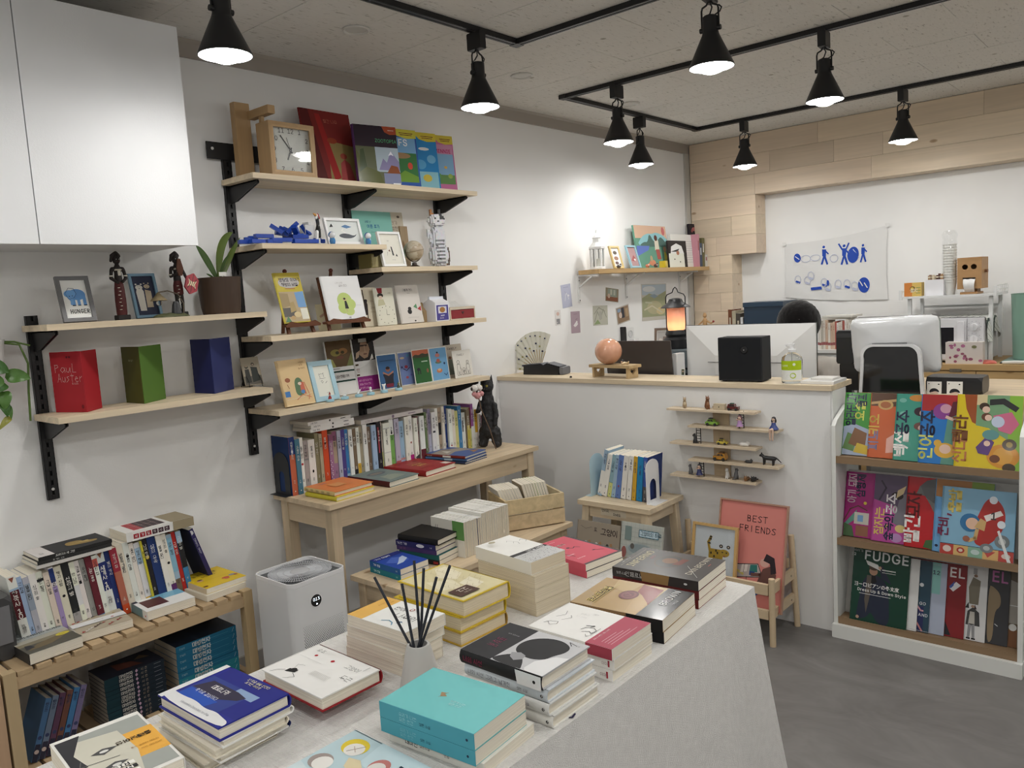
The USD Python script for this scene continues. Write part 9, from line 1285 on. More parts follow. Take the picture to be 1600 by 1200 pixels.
mag('dark green fashion magazine with a person in navy coat holding up a card',1319,1415.6,868,.002,(.008,.045,.028),[('t',"men's",.04,.945,.042,(.42,.45,.44)),('t','12',.05,.885,.036,(.62,.66,.64),{'wt':.16}),('t','FUDGE',.28,.85,.125,(.66,.68,.68),{'wt':.15}),('p',[(.20,.04),(.26,.40),(.30,.58),(.42,.66),(.62,.64),(.74,.52),(.78,.30),(.80,0),(.60,0),(.46,.16),(.40,.06),(.24,.02)],(.018,.024,.045)),('p',[(.62,.62),(.80,.56),(.62,.80),(.56,.76)],(.020,.026,.048)),('p',[(.36,.64),(.48,.64),(.42,.30),(.38,.12),(.34,.3)],(.10,.085,.07)),('p',[(.44,.52),(.54,.56),(.50,.66),(.44,.66)],(.012,.012,.014)),('e',.47,.70,.075,.075,(.36,.22,.15)),('e',.47,.75,.085,.05,(.07,.045,.03)),('p',[(.32,.84),(.54,.80),(.60,.72),(.36,.78)],(.58,.58,.56)),('e',.58,.76,.03,.03,(.42,.28,.2)),('e',.235,.05,.03,.03,(.42,.28,.2)),('t','ヨーロピアンの冬支度',.14,.475,.056,(.70,.70,.68),{'wt':.13}),('t','Dress Up & Down Style',.20,.41,.038,(.66,.66,.64),{'wt':.16}),('r',.24,.375,.56,.008,(.5,.5,.5)),('r',.62,.73,.24,.016,(.5,.52,.5)),('r',.62,.70,.24,.010,(.4,.42,.4))])
# === behind the counter: till desk, cabinet, microwave, person
td=thing('till_desk','desk behind the magazine rack carrying the point-of-sale terminal','desk');b=MB().box((1.82,3.47,.93),(2.75,4.10,.952),PINE,.002);b.build('top','wood_x',td);b=MB().box((1.84,3.49,0),(2.73,4.08,.93),(.55,.55,.54),.002);b.build('body','satin',td)
ZTD=.9525;YP=3.60
o=thing('pos_terminal','white point-of-sale terminal seen from behind on an arched stand','till screen');TL_,TR_,BR_=ony(1333,499,YP),ony(1468,498,YP),ony(1485,586,YP)
u=TR_-TL_;w=norm(u);zb=BR_[2];hs=TL_[2]-zb
Tp_=frame((TL_[0]+.004,YP-.01,zb+.004),(TR_[0]-TL_[0],.03,.006),(-.0,-.14,1));h=hs/cos(.139)
prof=Polygon([(x,y)for x,y in[(.0,.02),(.008,.004),(.022,0),(w-.02,0),(w-.006,.005),(w,.02),(w,h-.025),(w-.008,h-.006),(w-.028,h),(.028,h),(.008,h-.006),(0,h-.025)]])
b=MB().prism(prof,-.030,-.012,(.025,.025,.028),Tp_);b.build('screen_bezel','satin',o)
V0=AR(prof.exterior.coords)[:-1];n=len(V0);c=V0.mean(0);rings=[(V0,-.0118),(V0,.004),(c+(V0-c)*.94,.016),(c+(V0-c)*.70,.030)];V=np.vstack([np.column_stack([a,np.full(n,z)])for a,z in rings]+[[(*c,.031)]]);F=[]
for i in range(3):
 for j in range(n):k=(j+1)%n;F+=[(i*n+j,i*n+k,(i+1)*n+k),(i*n+j,(i+1)*n+k,(i+1)*n+j)]
F+=[(3*n+j,3*n+(j+1)%n,4*n)for j in range(n)]
b=MB().add((V,AR(F)),(.66,.67,.68),35,Tp_);sh=b.build('back_shell','shiny',o)
b=MB()
for k in range(26):b.box((w*.26+k*.0052,h*.50,.0312),(w*.26+k*.0052+.0026,h*.57,.0322),(.18,.18,.19),0,Tp_)
for s in(.26,.66):
 for k in range(5):b.box((w*s+k*.006,h*.80,.0235),(w*s+k*.006+.003,h*.88,.0250),(.2,.2,.21),0,Tp_)
b.build('vent_slot','satin',sh,kind='stuff')
arch=Polygon([(-.128,0),(-.118,.15),*[(-.075+.045*cos(t),.165+.045*sin(t))for t in np.linspace(math.pi,math.pi/2,7)],*[(.075+.045*cos(t),.165+.045*sin(t))for t in np.linspace(math.pi/2,0,7)],(.132,0)]);xm=(at_x(1345,3.525,1.02)[0]+at_x(1441,3.525,1.02)[0])/2;ka=(at_x(1441,3.525,1.05)[0]-at_x(1345,3.525,1.05)[0])/.245;ztop=ony(1395,538,3.525)[2];ky=(ztop-ZTD)/.21
from shapely import affinity
arch=affinity.scale(arch,ka,ky,origin=(0,0));inner=affinity.scale(arch,.90,.955,origin=(0,0))
Ta=frame((xm,3.525,ZTD+.0005),(1,0,0),(0,0,1));b=MB().prism(arch.difference(inner),-.012,.012,(.68,.68,.69),Ta,40);b.build('stand_frame','shiny',o);b=MB().prism(affinity.scale(arch,.895,.95,origin=(0,0)),-.010,.004,(.008,.008,.010),Ta);b.build('stand_panel','shiny',o,'glossy black panel');b=MB().box((xm-.05,3.538,ZTD+.12),(xm+.05,YP-.035,ZTD+.18),(.03,.03,.03),.004);b.build('hinge','satin',o)
p0_,p1_=at_x(1312,3.60,1.08)[0],at_x(1335,3.60,1.08)[0];zc0,zc1=ony(1322,618,3.6)[2],ony(1322,516,3.6)[2];o=thing('card_reader','tall black card reader standing beside the till screen','card reader');b=MB().box((p0_-.004,3.57,(zc0+zc1)/2+.0),(p1_+.006,3.62,zc1),(.012,.012,.013),.010);b.build('head','satin',o);b=MB().box((p0_+.008,3.575,ZTD+.0005),(p1_+.024,3.64,(zc0+zc1)/2),(.010,.010,.011),.006);b.build('body','satin',o);b=MB().box((p0_,3.562,zc1-.03),(p1_,3.569,zc1-.012),(.03,.03,.032),.001);b.build('button','satin',o)
q0,q1=at_x(1442,3.52,1.0)[0],at_x(1531,3.52,1.0)[0];zk=ony(1485,589,3.585)[2];o=thing('receipt_printer','black rounded receipt printer at the foot of the till screen','printer');b=MB().box((q0,3.565,ZTD+.0005),(q1,3.70,zk),(.018,.018,.020),.018);b.build('body','satin',o)
for px0,px1,lab in((1448,1471,'playing card with a black-haired face propped on the receipt printer'),(1479,1504,'second playing card with a black-haired face, nearer the printer end')):
 P,Q=ony(px0,596,3.556),ony(px1,597,3.556);w=Q[0]-P[0];o=thing('playing_card',lab,'card',frame((P[0],3.556,P[2]-w*1.42),(1,0,0),(0,.06,1)));b=MB().box((0,0,0),(w,w*1.42,.0008),(.72,.71,.67));b.build('card','print',o);printed([('e',.5,.34,.30,.22,(.62,.46,.38)),('p',[(.14,.40),(.24,.60),(.5,.66),(.78,.58),(.86,.42),(.6,.50),(.4,.46)],(.02,.02,.025)),('e',.40,.34,.03,.025,K_),('e',.62,.34,.03,.025,K_),('e',.14,.88,.04,.03,K_),('e',.80,.86,.06,.04,K_),('r',.45,.22,.12,.02,(.5,.1,.1))],w,w*1.42,None,.0008).build('print','print',o)
CY,CZB=5.02,.918;OAK=(.52,.34,.15);cab=thing('wooden_cabinet','honey oak cabinet along the back wall under the microwave','cabinet');b=MB().box((1.30,CY-.012,CZB-.032),(3.2,5.565,CZB),OAK,.002);b.build('worktop','fine_x',cab);b=MB().box((1.32,CY+.006,.0),(3.18,5.56,CZB-.0325),(.40,.26,.12));b.build('body','fine_x',cab)
for x0,x1 in((1.322,1.94),(1.944,2.56),(2.564,3.178)):
 for z0,z1 in((.06,.45),(.456,CZB-.038)):b=MB().box((x0,CY-.010,z0),(x1,CY+.0055,z1),OAK,.002);b.build('drawer','fine_x',cab)
p=ony(1493,571,CY-.012);b=MB().box((p[0]-.03,CY-.0135,CZB-.043),(p[0]+.03,CY-.0105,CZB-.024),(.40,.38,.35),.001);b.build('hinge_plate','metal',cab)
MY=5.12;m0,m1=ony(1412,520,MY)[0]-.10,ony(1538,520,MY)[0]+.004;mt=ony(1470,497,MY)[2];mw=thing('microwave','white microwave oven with two round dials on the oak cabinet','microwave');b=MB().box((m0,MY,CZB+.0105),(m1,MY+.34,mt),(.70,.70,.72),.006);b.build('body','satin',mw)
xs1=ony(1491,520,MY)[0];xh0,xh1=ony(1498,520,MY)[0],ony(1508,520,MY)[0];xp0=ony(1512,520,MY)[0]
b=MB().box((m0+.01,MY-.012,CZB+.018),(xp0-.003,MY-.0005,mt-.006),(.70,.70,.72),.004);dr=b.build('door','satin',mw);b=MB().box((m0+.05,MY-.0132,CZB+.05),(xs1,MY-.0122,mt-.055),(.02,.02,.024));b.build('window','shiny',dr);b=MB().box((xh0,MY-.036,CZB+.07),(xh1,MY-.0135,mt-.022),(.74,.74,.77),.006);b.build('handle','satin',dr)
b=MB().box((xp0,MY-.010,CZB+.018),(m1-.004,MY-.0005,mt-.006),(.68,.68,.70),.003);pn=b.build('control_panel','satin',mw)
for py in(511,530):
 c=ony(1522,py,MY-.011);b=MB().add(lathe_mesh([(.0005,.014),(.019,.013),(.021,.0),(.026,0.0005),(.026,0)],28),(.72,.72,.74),40,frame(c+(0,-.0005,0),(1,0,0),(0,0,1)));b.box((-.003,-.018,.0135),(.003,.018,.018),(.6,.6,.62),.001,frame(c,(1,0,0),(0,0,1)));b.build('dial','satin',pn)
 b=MB()
 for k in range(8):t=radians(-30+240*k/7);b.box(c+(.034*cos(t)-.0025,-.0006,.034*sin(t)-.001),c+(.034*cos(t)+.0025,-.0001,.034*sin(t)+.001),(.2,.2,.25))
 b.build('dial_mark','print',pn,kind='stuff')
b=MB()
for x in(m0+.04,m1-.04):
 for y in(MY+.03,MY+.30):b.cyl((x,y,CZB+.0005),(x,y,CZB+.0104),.012,(.03,.03,.03),10)
b.build('foot','satin',mw,kind='stuff')
ckm=usdkit.material(stage,looks('checked_cloth'),{'tc':('texture_coordinate',{}),'s':('separate_xyz',{}),'a':('math',{'math_type':'pingpong','value2':.019}),'a2':('math',{'math_type':'less_than','value2':.0019}),'b':('math',{'math_type':'add'}),'b1':('math',{'math_type':'pingpong','value2':.019}),'b2':('math',{'math_type':'less_than','value2':.0019}),'m':('math',{'math_type':'maximum'}),'x':('mix_color',{'a':(.70,.70,.66),'b':(.06,.08,.07)}),'p':('principled_bsdf',{'roughness':.9})},[('tc.object','s.vector'),('s.x','a.value1'),('a.value','a2.value1'),('s.y','b.value1'),('s.z','b.value2'),('b.value','b1.value1'),('b1.value','b2.value1'),('a2.value','m.value1'),('b2.value','m.value2'),('m.value','x.fac'),('x.result','p.base_color')],surface='p.BSDF');M['check']=ckm
xs_c=np.concatenate([np.linspace(m0-.01,m1,12),[m1+.006,m1+.010,m1+.014,m1+.018]]);zs_c=np.concatenate([np.full(12,mt+.0035),[mt-.004,mt-.04,mt-.08,mt-.115]]);ys_c=np.linspace(MY-.004,MY+.30,10);V=[];
for i,(x,z)in enumerate(zip(xs_c,zs_c)):
 for j,y in enumerate(ys_c):drop=max(0,i-11);V.append((x+.004*drop*sin(j*1.1),y+.006*drop*(1 if j>4 else-1)*.6,z+.0015*sin(i*1.7+j*1.3)-(.006*drop*sin(j*.7+1)if drop else 0)))
V=AR(V);F=[];ny=10
for i in range(len(xs_c)-1):
 for j in range(ny-1):k=i*ny+j;F+=[(k,k+ny,k+ny+1),(k,k+ny+1,k+1)]
F=AR(F);V2=V-(0,0,.0012);b=MB().add((np.vstack([V,V2]),np.vstack([F,F[:,::-1]+len(V)])),(.7,.7,.7),True);tag(b.build('checked_cloth','check'),'white cloth with thin dark check lines draped over the microwave','cloth')
RY=5.16;ra,rb2=ony(1406,467,RY)[0],ony(1548,461,RY)[0];zr=(ony(1406,464,RY)[2]+ony(1500,461,RY)[2])/2;wr=thing('wire_rack','white metal rack shelf standing over the microwave','rack');RWc=(.72,.73,.73)
b=MB().box((ra,RY,zr-.012),(rb2+.03,5.50,zr),RWc,.003);b.build('shelf_plate','satin',wr)
for x in(ra+.045,rb2-.005):
 for y in(RY+.04,5.48):b=MB().box((x-.010,y-.010,CZB+.0005),(x+.010,y+.010,zr-.0125),RWc,.002);b.build('post','satin',wr)
b=MB().box((ra+.056,5.475,zr-.082),(rb2-.016,5.485,zr-.068),RWc,.002);b.build('cross_bar','satin',wr)
for x in(ra+.0,rb2+.018):b=MB().box((x-.004,RY-.006,zr-.018),(x+.012,RY+.006,zr+.040),RWc,.002);b.build('end_bracket','satin',wr)
for x,s in((rb2+.03,1),):
 b=MB()
 for z in(.0,.022,.045):b.tube([(x,RY,zr+z),(x,5.49,zr+z)],.0025,RWc,6)
 for k in range(7):y=RY+k*.055;b.tube([(x,y,zr),(x,y,zr+.045)],.002,RWc,6)
 b.build('side_rail','satin',wr,kind='stuff')
b=MB().tube([(ra,RY,zr+.03),(ra,5.49,zr+.03)],.0025,RWc,6);b.build('side_rail','satin',wr)
def on_rack(px,y=5.24):return at_x(px,y,zr)
p0_,p1_=on_rack(1413,5.22),on_rack(1440,5.22);hb=ony(1425,442,5.22)[2]-zr;o=thing('tea_box','small orange and yellow printed box at the rack end','box',Tm(p0_[0],5.22,zr+.0005));w=p1_[0]-p0_[0];b=MB().box((0,0,0),(w,.06,hb),(.60,.42,.12),.001);b.build('box','print',o)
printed([('r',0,0,.45,1,(.55,.20,.05)),('e',.48,.55,.16,.16,(.16,.10,.03)),('e',.46,.55,.10,.10,(.70,.50,.08)),('t','꿀차',.34,.30,.26,(.72,.66,.5),{'wt':.16}),('r',.68,.2,.26,.05,(.25,.3,.1)),('r',.68,.4,.26,.05,(.25,.3,.1)),('r',.68,.6,.26,.05,(.25,.3,.1))],w,hb,frame((0,0,0),(1,0,0),(0,0,1)),0).build('label','print',o)
p0_,p1_=on_rack(1446,5.20),on_rack(1474,5.20);hb=ony(1460,437,5.20)[2]-zr;w=p1_[0]-p0_[0];o=thing('stick_holder','white square holder filled with brown coffee sticks','holder',Tm(p0_[0],5.20,zr+.0005));b=MB()
for lo,hi in(((0,0,0),(w,.003,hb)),((0,.077,0),(w,.08,hb)),((0,.003,0),(.003,.077,hb)),((w-.003,.003,0),(w,.077,hb)),((.003,.003,0),(w-.003,.077,.003))):b.box(lo,hi,(.74,.74,.77))
b.build('box','satin',o)
random.seed(3)
for k in range(12):
 x,y=.010+(k%4)*(w-.02)/3.4,.014+(k//4)*.024;b=MB();c=[(.30,.18,.10),(.60,.52,.36),(.08,.03,.02),(.34,.20,.10)][k%4];b.box((x,y,.0035),(x+.013,y+.006,hb+.020+uni(0,.014)),c,.001);b.box((x,y-.0004,hb+.010),(x+.013,y-.0002,hb+.018),(.7,.62,.48));b.build('coffee_stick','satin',o)
c=on_rack(1484,5.26);k=norm(c-EYE)/FOCAL_PX;o=thing('cup_stack','tall stack of white paper cups in a clear sleeve','cups',Tm(*(c+(0,0,.0005))));rc_=8.5*k;nC=15;hz=(ony(1484,382,5.26)[2]-zr);step=(hz-.075)/(nC-1)
for j in range(nC):b=MB();z=j*step;b.lathe([(rc_*.72,z),(rc_*.97,z+.072),(rc_*1.03,z+.073),(rc_*1.03,z+.076),(rc_*.95,z+.075),(rc_*.70,z+.004),(.0005,z+.004)],(.74,.735,.70),22);b.build('paper_cup','print',o)
b=MB();zt_=hz+.006;pr=[(rc_*1.10,.001),(rc_*1.09,hz*.3),(rc_*1.12,hz*.6),(rc_*1.08,zt_),(rc_*.95,zt_+.02),(rc_*1.15,zt_+.05),(rc_*.8,zt_+.075)];v,f=lathe_mesh(pr,24);v[:,:2]*=(1+.10*(meshkit.noise(v*60)-.5)[:,None])*1.02;b.add((v,f),(1,1,1),40);b.build('sleeve','film',o)
p0_,p1_=ony(1497,440,5.22),ony(1541,440,5.22);wT=(p1_[0]-p0_[0]);zt0,zt1=ony(1520,441,5.22)[2],ony(1520,402,5.22)[2];o=thing('tissue_box','wooden box-headed tissue dispenser with two round holes and hanging tissue','tissue dispenser',Tm(p0_[0]+wT*.44,5.28,zr+.0005)@Rm('z',-3));col=(.40,.23,.10);hw_=wT*.44;z0,z1=zt0-zr,zt1-zr;z0=.030
face=Polygon([(-hw_,z0),(hw_,z0),(hw_,z1),(-hw_,z1)])
for sx in(-.36,.36):face=face.difference(Point(sx*hw_,z0+(z1-z0)*.70).buffer(hw_*.24))
face=face.difference(Polygon([(-hw_*.55,z0+(z1-z0)*.26),(hw_*.5,z0+(z1-z0)*.26),(hw_*.5,z0+(z1-z0)*.36),(-hw_*.55,z0+(z1-z0)*.36)]))
TF=AR([[1,0,0,0],[0,0,1,-.070],[0,1,0,0],[0,0,0,1.0]]);b=MB().prism(face,0,.008,col,TF);b.build('front','fine_x',o);b=MB()
for lo,hi in(((-hw_,-.0615,z0),(hw_,.07,z0+.008)),((-hw_,-.0615,z1-.008),(hw_,.07,z1)),((-hw_,-.0615,z0+.008),(-hw_+.008,.07,z1-.008)),((hw_-.008,-.0615,z0+.008),(hw_,.07,z1-.008)),((-hw_+.008,.062,z0+.008),(hw_-.008,.07,z1-.008))):b.box(lo,hi,col,.001)
b.build('case','fine_x',o);b=MB().box((-hw_*.7,-.085,0),(hw_*.7,.05,.012),(.34,.19,.08),.002);b.box((-hw_*.5,-.03,.012),(hw_*.5,.04,.0298),(.34,.19,.08),.001);b.build('base','fine_x',o)
for s in(-1,1):b=MB().cyl((s*(hw_+.0005),0,z0+(z1-z0)*.55),(s*(hw_+.016),0,z0+(z1-z0)*.55),.009,(.20,.09,.04),14);b.build('ear_knob','satin',o)
xs2=np.linspace(-hw_*.5,hw_*.5,8);b=MB();V=AR([(x*(1-.04*i),-.0705-.014*sin(i*.8)-.002*sin(x*300),z0+(z1-z0)*.31-i*(z1-z0)*.085+.002*sin(x*200+i))for i in range(6)for x in xs2]);F=AR([f for i in range(5)for j in range(7)for f in((i*8+j,(i+1)*8+j,(i+1)*8+j+1),(i*8+j,(i+1)*8+j+1,i*8+j+1))]);b.add((np.vstack([V,V+(0,.0008,0)]),np.vstack([F,F[:,::-1]+len(V)])),(.76,.76,.75),True);b.build('tissue','print',o,'white hanging tissue');b=MB().box((-hw_+.010,-.02,z0+.010),(hw_-.010,.05,z0+(z1-z0)*.62),(.6,.6,.58),.002);b.build('tissue_block','print',o)
p0_,p1_=ony(1480,560,5.04),ony(1535,560,5.04);w=p1_[0]-p0_[0];hF=ony(1510,535,5.04)[2]-CZB;o=thing('floral_tin','low box with pink and olive floral print on the oak cabinet','box',Tm(p0_[0]-.01,5.045,CZB+.0005));b=MB().box((0,0,0),(w+.01,.066,hF),(.66,.60,.56),.002);b.build('box','print',o);random.seed(8)
art=[it for k in range(16)for it in(('e',random.random()*.9+.05,random.random()*.8+.1,uni(.03,.07),uni(.03,.06),random.choice([(.44,.16,.28),(.36,.12,.22),(.20,.20,.10),(.30,.10,.15)])),)]
printed(art,w+.01,hF,frame((0,0,0),(1,0,0),(0,0,1)),0).build('floral_print','print',o)
p=ony(1542,552,5.05);o=thing('pink_cloth','small crumpled salmon pink cloth beside the floral box','cloth',Tm(p[0],5.085,CZB+.0005));g=trimesh.creation.icosphere(subdivisions=3,radius=1.0);gv=AR(g.vertices)*(.048,.032,.020);gv*=(1+.5*(meshkit.fbm(gv*40,3)-.5))[:,None];gv[:,2]=np.maximum(gv[:,2],0);b=MB().add((gv,AR(g.faces)),(.62,.17,.13),True);b.build('fold','fabric',o)
p0_=ony(1577,470,5.25);o=thing('mint_bin','tall mint green plastic container at the picture edge on the cabinet','container',Tm(p0_[0]+.115,5.25,CZB+.012));hM=ony(1580,459,5.25)[2]-CZB-.012;b=MB().lathe([(.0005,0),(.095,.002),(.105,hM-.004),(.108,hM),(.103,hM),(.092,.006),(.0005,.005)],(.20,.34,.27),36);b.build('body','satin',o)
o=thing('cutting_tray','black and mint tray under the mint green container','tray');xq=ony(1562,548,5.08)[0];b=MB().box((xq,5.08,CZB+.0005),(xq+.42,5.42,CZB+.006),(.02,.02,.022),.002);b.build('base','satin',o);b=MB().box((xq+.006,5.085,CZB+.0065),(xq+.41,5.41,CZB+.0115),(.24,.38,.34),.002);b.build('mat','satin',o)
o=thing('rolled_towel','rolled white towel lying at the cabinet front edge','towel');p=ony(1566,553,5.035);b=MB().tube([(p[0],5.04,CZB+.010),(p[0]+.06,5.041,CZB+.012),(p[0]+.18,5.044,CZB+.012),(p[0]+.26,5.046,CZB+.010)],[.008,.010,.0105,.008],(.68,.67,.62),12);b.build('roll','fabric',o)
P,Q,S=ony(1226,382,Y1-.004),ony(1387,352,Y1-.004),ony(1228,465,Y1-.004);w=Q[0]-P[0];h0=P[2]-S[2];wc=thing('wall_cloth','white cotton cloth with blue printed figures pinned to the back wall','wall hanging')
nx,nz=30,18;V=[]
zt_=lambda u:P[2]+(Q[2]-P[2])*u-.018*sin(math.pi*u);zb_=lambda u:S[2]+(ony(1385,468,Y1-.004)[2]-S[2])*u-.012*sin(math.pi*u)
for j in range(nz+1):
 for i in range(nx+1):u,t=i/nx,j/nz;x=P[0]+w*u+.010*sin(math.pi*t)*(1-2*u);z=zb_(u)*(1-t)+zt_(u)*t;V.append((x,Y1-.006-.004*sin(u*9+t*4)**2-.003*sin((u+t)*14)**2*(1-t),z))
V=AR(V);F=AR([f for j in range(nz)for i in range(nx)for f in((j*(nx+1)+i,j*(nx+1)+i+1,(j+1)*(nx+1)+i+1),(j*(nx+1)+i,(j+1)*(nx+1)+i+1,(j+1)*(nx+1)+i))]);b=MB().add((np.vstack([V,V+(0,.001,0)]),np.vstack([F,F[:,::-1]+len(V)])),(.74,.74,.73),True);b.build('cloth','fabric',wc)
BL_=(.03,.08,.42);BL2=(.50,.53,.66);art=[]
def cpx(x,y):return((x-1226)/160.0,1-(y-(381-(x-1226)*.16))/98.0)
def man(x,y,s):return[('e',*cpx(x,y-12*s),.014*s,.014*s,BL_),('p',[cpx(x-3*s,y-8*s),cpx(x+4*s,y-8*s),cpx(x+3*s,y+4*s),cpx(x-3*s,y+4*s)],BL_),('l',[cpx(x,y+4*s),cpx(x-4*s,y+17*s)],.02*s,BL_),('l',[cpx(x+1,y+4*s),cpx(x+5*s,y+16*s)],.02*s,BL_),('l',[cpx(x+2*s,y-6*s),cpx(x+7*s,y-1*s)],.014*s,BL_)]
art+=man(1290,394,.95)+man(1322,392,.95)+man(1351,390,.8)+[('l',[cpx(1319,386),cpx(1314,378)],.014,BL_),('l',[cpx(1325,386),cpx(1329,377)],.014,BL_)]
art+=[('e',*cpx(1246,404),.036,.05,BL_),('e',*cpx(1336,394),.055,.075,BL_),('e',*cpx(1352,437),.055,.07,BL_)]+[('l',[cpx(1336+dx,386+dy),cpx(1341+dx,392+dy)],.008,BL2)for dx,dy in((-6,4),(0,0),(4,6),(-2,10))]+[('l',[cpx(1350+dx,430+dy),cpx(1354+dx,436+dy)],.010,(.7,.7,.72))for dx,dy in((-4,2),(3,4))]+[('l',[cpx(1243,402),cpx(1249,406)],.010,(.7,.7,.72))]
for x,y,a_,b_ in((1260,404,.05,.06),(1276,401,.05,.05),(1306,400,.04,.06)):art+=[('l',[(cpx(x,y)[0]+a_*cos(t),cpx(x,y)[1]+b_*sin(t))for t in np.linspace(0,6.3,14)],.006,BL2)]
for x,y in((1246,442),(1262,441),(1268,432),(1290,440),(1296,446),(1312,440),(1326,438),(1338,440)):art+=[('l',[(cpx(x,y)[0]+.032*cos(t),cpx(x,y)[1]+.07*sin(t))for t in np.linspace(0,6.3,10)],.006,BL2),('l',[cpx(x-2,y+4),cpx(x+3,y+5)],.02,BL_ if x in(1246,1290,1326)else BL2)]
art+=[('l',[cpx(1270,454),cpx(1284,450)],.03,BL_),('e',*cpx(1296,440),.012,.03,BL_)]
pm=printed(art,w,(P[2]+Q[2])/2-(S[2]+ony(1385,468,Y1-.004)[2])/2)
for i,vv_ in enumerate(pm.V):
 hh_=(P[2]+Q[2])/2-(S[2]+ony(1385,468,Y1-.004)[2])/2;U_=np.clip(vv_[:,0]/w,0,1);T_=np.clip(vv_[:,1]/hh_,0,1);X=P[0]+w*U_+.010*np.sin(np.pi*T_)*(1-2*U_);ZB_=S[2]+(ony(1385,468,Y1-.004)[2]-S[2])*U_-.012*np.sin(np.pi*U_);ZT_=P[2]+(Q[2]-P[2])*U_-.018*np.sin(np.pi*U_);Yc=Y1-.006-.004*np.sin(U_*9+T_*4)**2-.003*np.sin((U_+T_)*14)**2*(1-T_)
 pm.V[i]=np.column_stack([X,Yc-.0016-vv_[:,2],ZB_*(1-T_)+ZT_*T_]);pm.N[i]=np.repeat([[0,-1.0,0]],len(X),0);pm.F[i]=pm.F[i]
pm.build('blue_print','fabric',wc)
for q_ in(P,Q):b=MB().box(q_+(-.012,-.0115,-.010),q_+(.014,-.0105,.014),(.76,.76,.75));b.build('tape','satin',wc)
bs=thing('back_shelf_unit','low white shelf unit at the back wall holding files and books','shelf unit');ZBS=ony(1300,546,5.14)[2];b=MB().box((.06,5.10,ZBS-.02),(1.29,5.398,ZBS),(.66,.66,.64),.002);b.build('top','satin',bs);b=MB().box((.08,5.12,0),(1.27,5.39,ZBS-.0205),(.6,.6,.58));b.build('body','satin',bs)
x0,x1=at_x(1163,5.15,1.15)[0],at_x(1224,5.15,1.15)[0];zt_=ony(1190,472,5.15)[2];o=thing('file_box','navy blue lidded file box on the low shelf at the back wall','box');b=MB().box((x0,5.15,ZBS+.0005),(x1,5.39,zt_-.012),(.015,.035,.065),.003);b.build('body','satin',o);b=MB().box((x0-.004,5.142,zt_-.03),(x1+.004,5.395,zt_),(.018,.042,.075),.003);b.build('lid','satin',o)
xx=at_x(1277,5.14,1.1)[0];random.seed(21);i=0
while xx<at_x(1326,5.14,1.1)[0]:
 t=uni(.009,.017);col=random.choice([(.62,.58,.52),(.66,.62,.55),(.40,.10,.08),(.55,.40,.30),(.45,.42,.36),(.7,.68,.64)]);h=ony(1300,500,5.14)[2]-ZBS-uni(0,.02);i+=1
 book('book',f'pale book, {ordinal(i)} of the row beside the seated person on the back shelf',frame((xx,5.15,ZBS+.0005),(0,1,0),(0,0,1)),.14,h,t-.0008,col,None,(),[('t',TITLES[i%22],.1,.2,.5,(.25,.1,.08),{'stack':True}),rr(.75,.1,(.3,.1,.1))],False,PAGE,'pale books on the back shelf');xx+=t
hB=ony(1300,500,5.14)[2]
for k,(dz,wd)in enumerate(((0,'lower'),(.013,'upper'))):o=thing('paper_stack',f'flat white paper pad lying on the back shelf books, {wd} one','paper',Tm(at_x(1280+4*k,5.16,hB)[0],5.165,hB+.0008+dz)@Rm('z',5-8*k));b=MB().box((0,0,0),(.19,.17,.012),(.68,.67,.64),.001);b.build('pad','pages',o)
for i,(pa,pb2,top,col,wd)in enumerate(((1138,1144,484,(.16,.06,.03),'brown'),(1144,1150,486,(.40,.36,.26),'tan'),(1150,1157,490,(.07,.06,.05),'black'),(1157,1161,496,(.6,.6,.6),'white'))):
 xa_,xb_=at_x(pa,5.16,1.1)[0],at_x(pb2,5.16,1.1)[0];h=ony(pa,top,5.16)[2]-ZBS;book('book',f'{wd} spined book just beside the navy file box',frame((xa_,5.165,ZBS+.0005),(0,1,0),(0,0,1)),.15,h,xb_-xa_-.001,col,None,(),[('r',.2,.3,.2,.4,(.5,.45,.35))],False)
p=at_x(1100,5.18,1.1);o=thing('wooden_mannequin','small jointed wooden mannequin sitting above the monitor edge','figurine',Tm(p[0],5.20,ZBS+.0005));zh=ony(1101,489,5.18)[2]-ZBS;b=MB()
b.add(chain([((0,0,.02),.016,(0,0,zh-.05),.015),((0,0,zh-.035),.006,(0,0,zh-.03),.006),((0,0,zh-.022),.014,(0,0,zh-.010),.011),((-.018,0,zh-.06),.006,(-.045,-.01,zh-.085),.005),((.018,0,zh-.06),.006,(.05,-.01,zh-.075),.005),((.05,-.01,zh-.075),.005,(.075,-.02,zh-.065),.005)],.008,4),(.50,.30,.14),True);b.build('body','fine_z',o)
b=MB().ball((.075,-.02,zh-.062),.008,(.30,.04,.04),1);b.build('bead','satin',o)
pe=thing('person','person with short black hair sitting behind the large white monitor','person');hx=at_x(1247,4.22,1.22)[0];hy=4.22;zt_=ony(1247,471,4.22)[2];zc=zt_-.115
def P3(x,y,z):return AR([hx+x,hy+y,z])
sk=(.55,.36,.27);bones=[(P3(0,.0,zc+.02),.085,P3(0,-.022,zc+.005),.080),(P3(0,-.045,zc-.045),.056,P3(0,-.055,zc-.075),.036),(P3(0,.01,zc-.07),.055,P3(0,.02,zc-.14),.055),(P3(0,-.093,zc-.02),.014,P3(0,-.085,zc+.015),.011)]
sh_z=zc-.22;hip=.50
b=MB().add(chain(bones,.012,8),sk,True)
for s in(-1,1):b.ball(P3(s*.086,-.002,zc-.012),(.012,.022,.032),sk,2)
b.build('head','satin',pe)
b=MB()
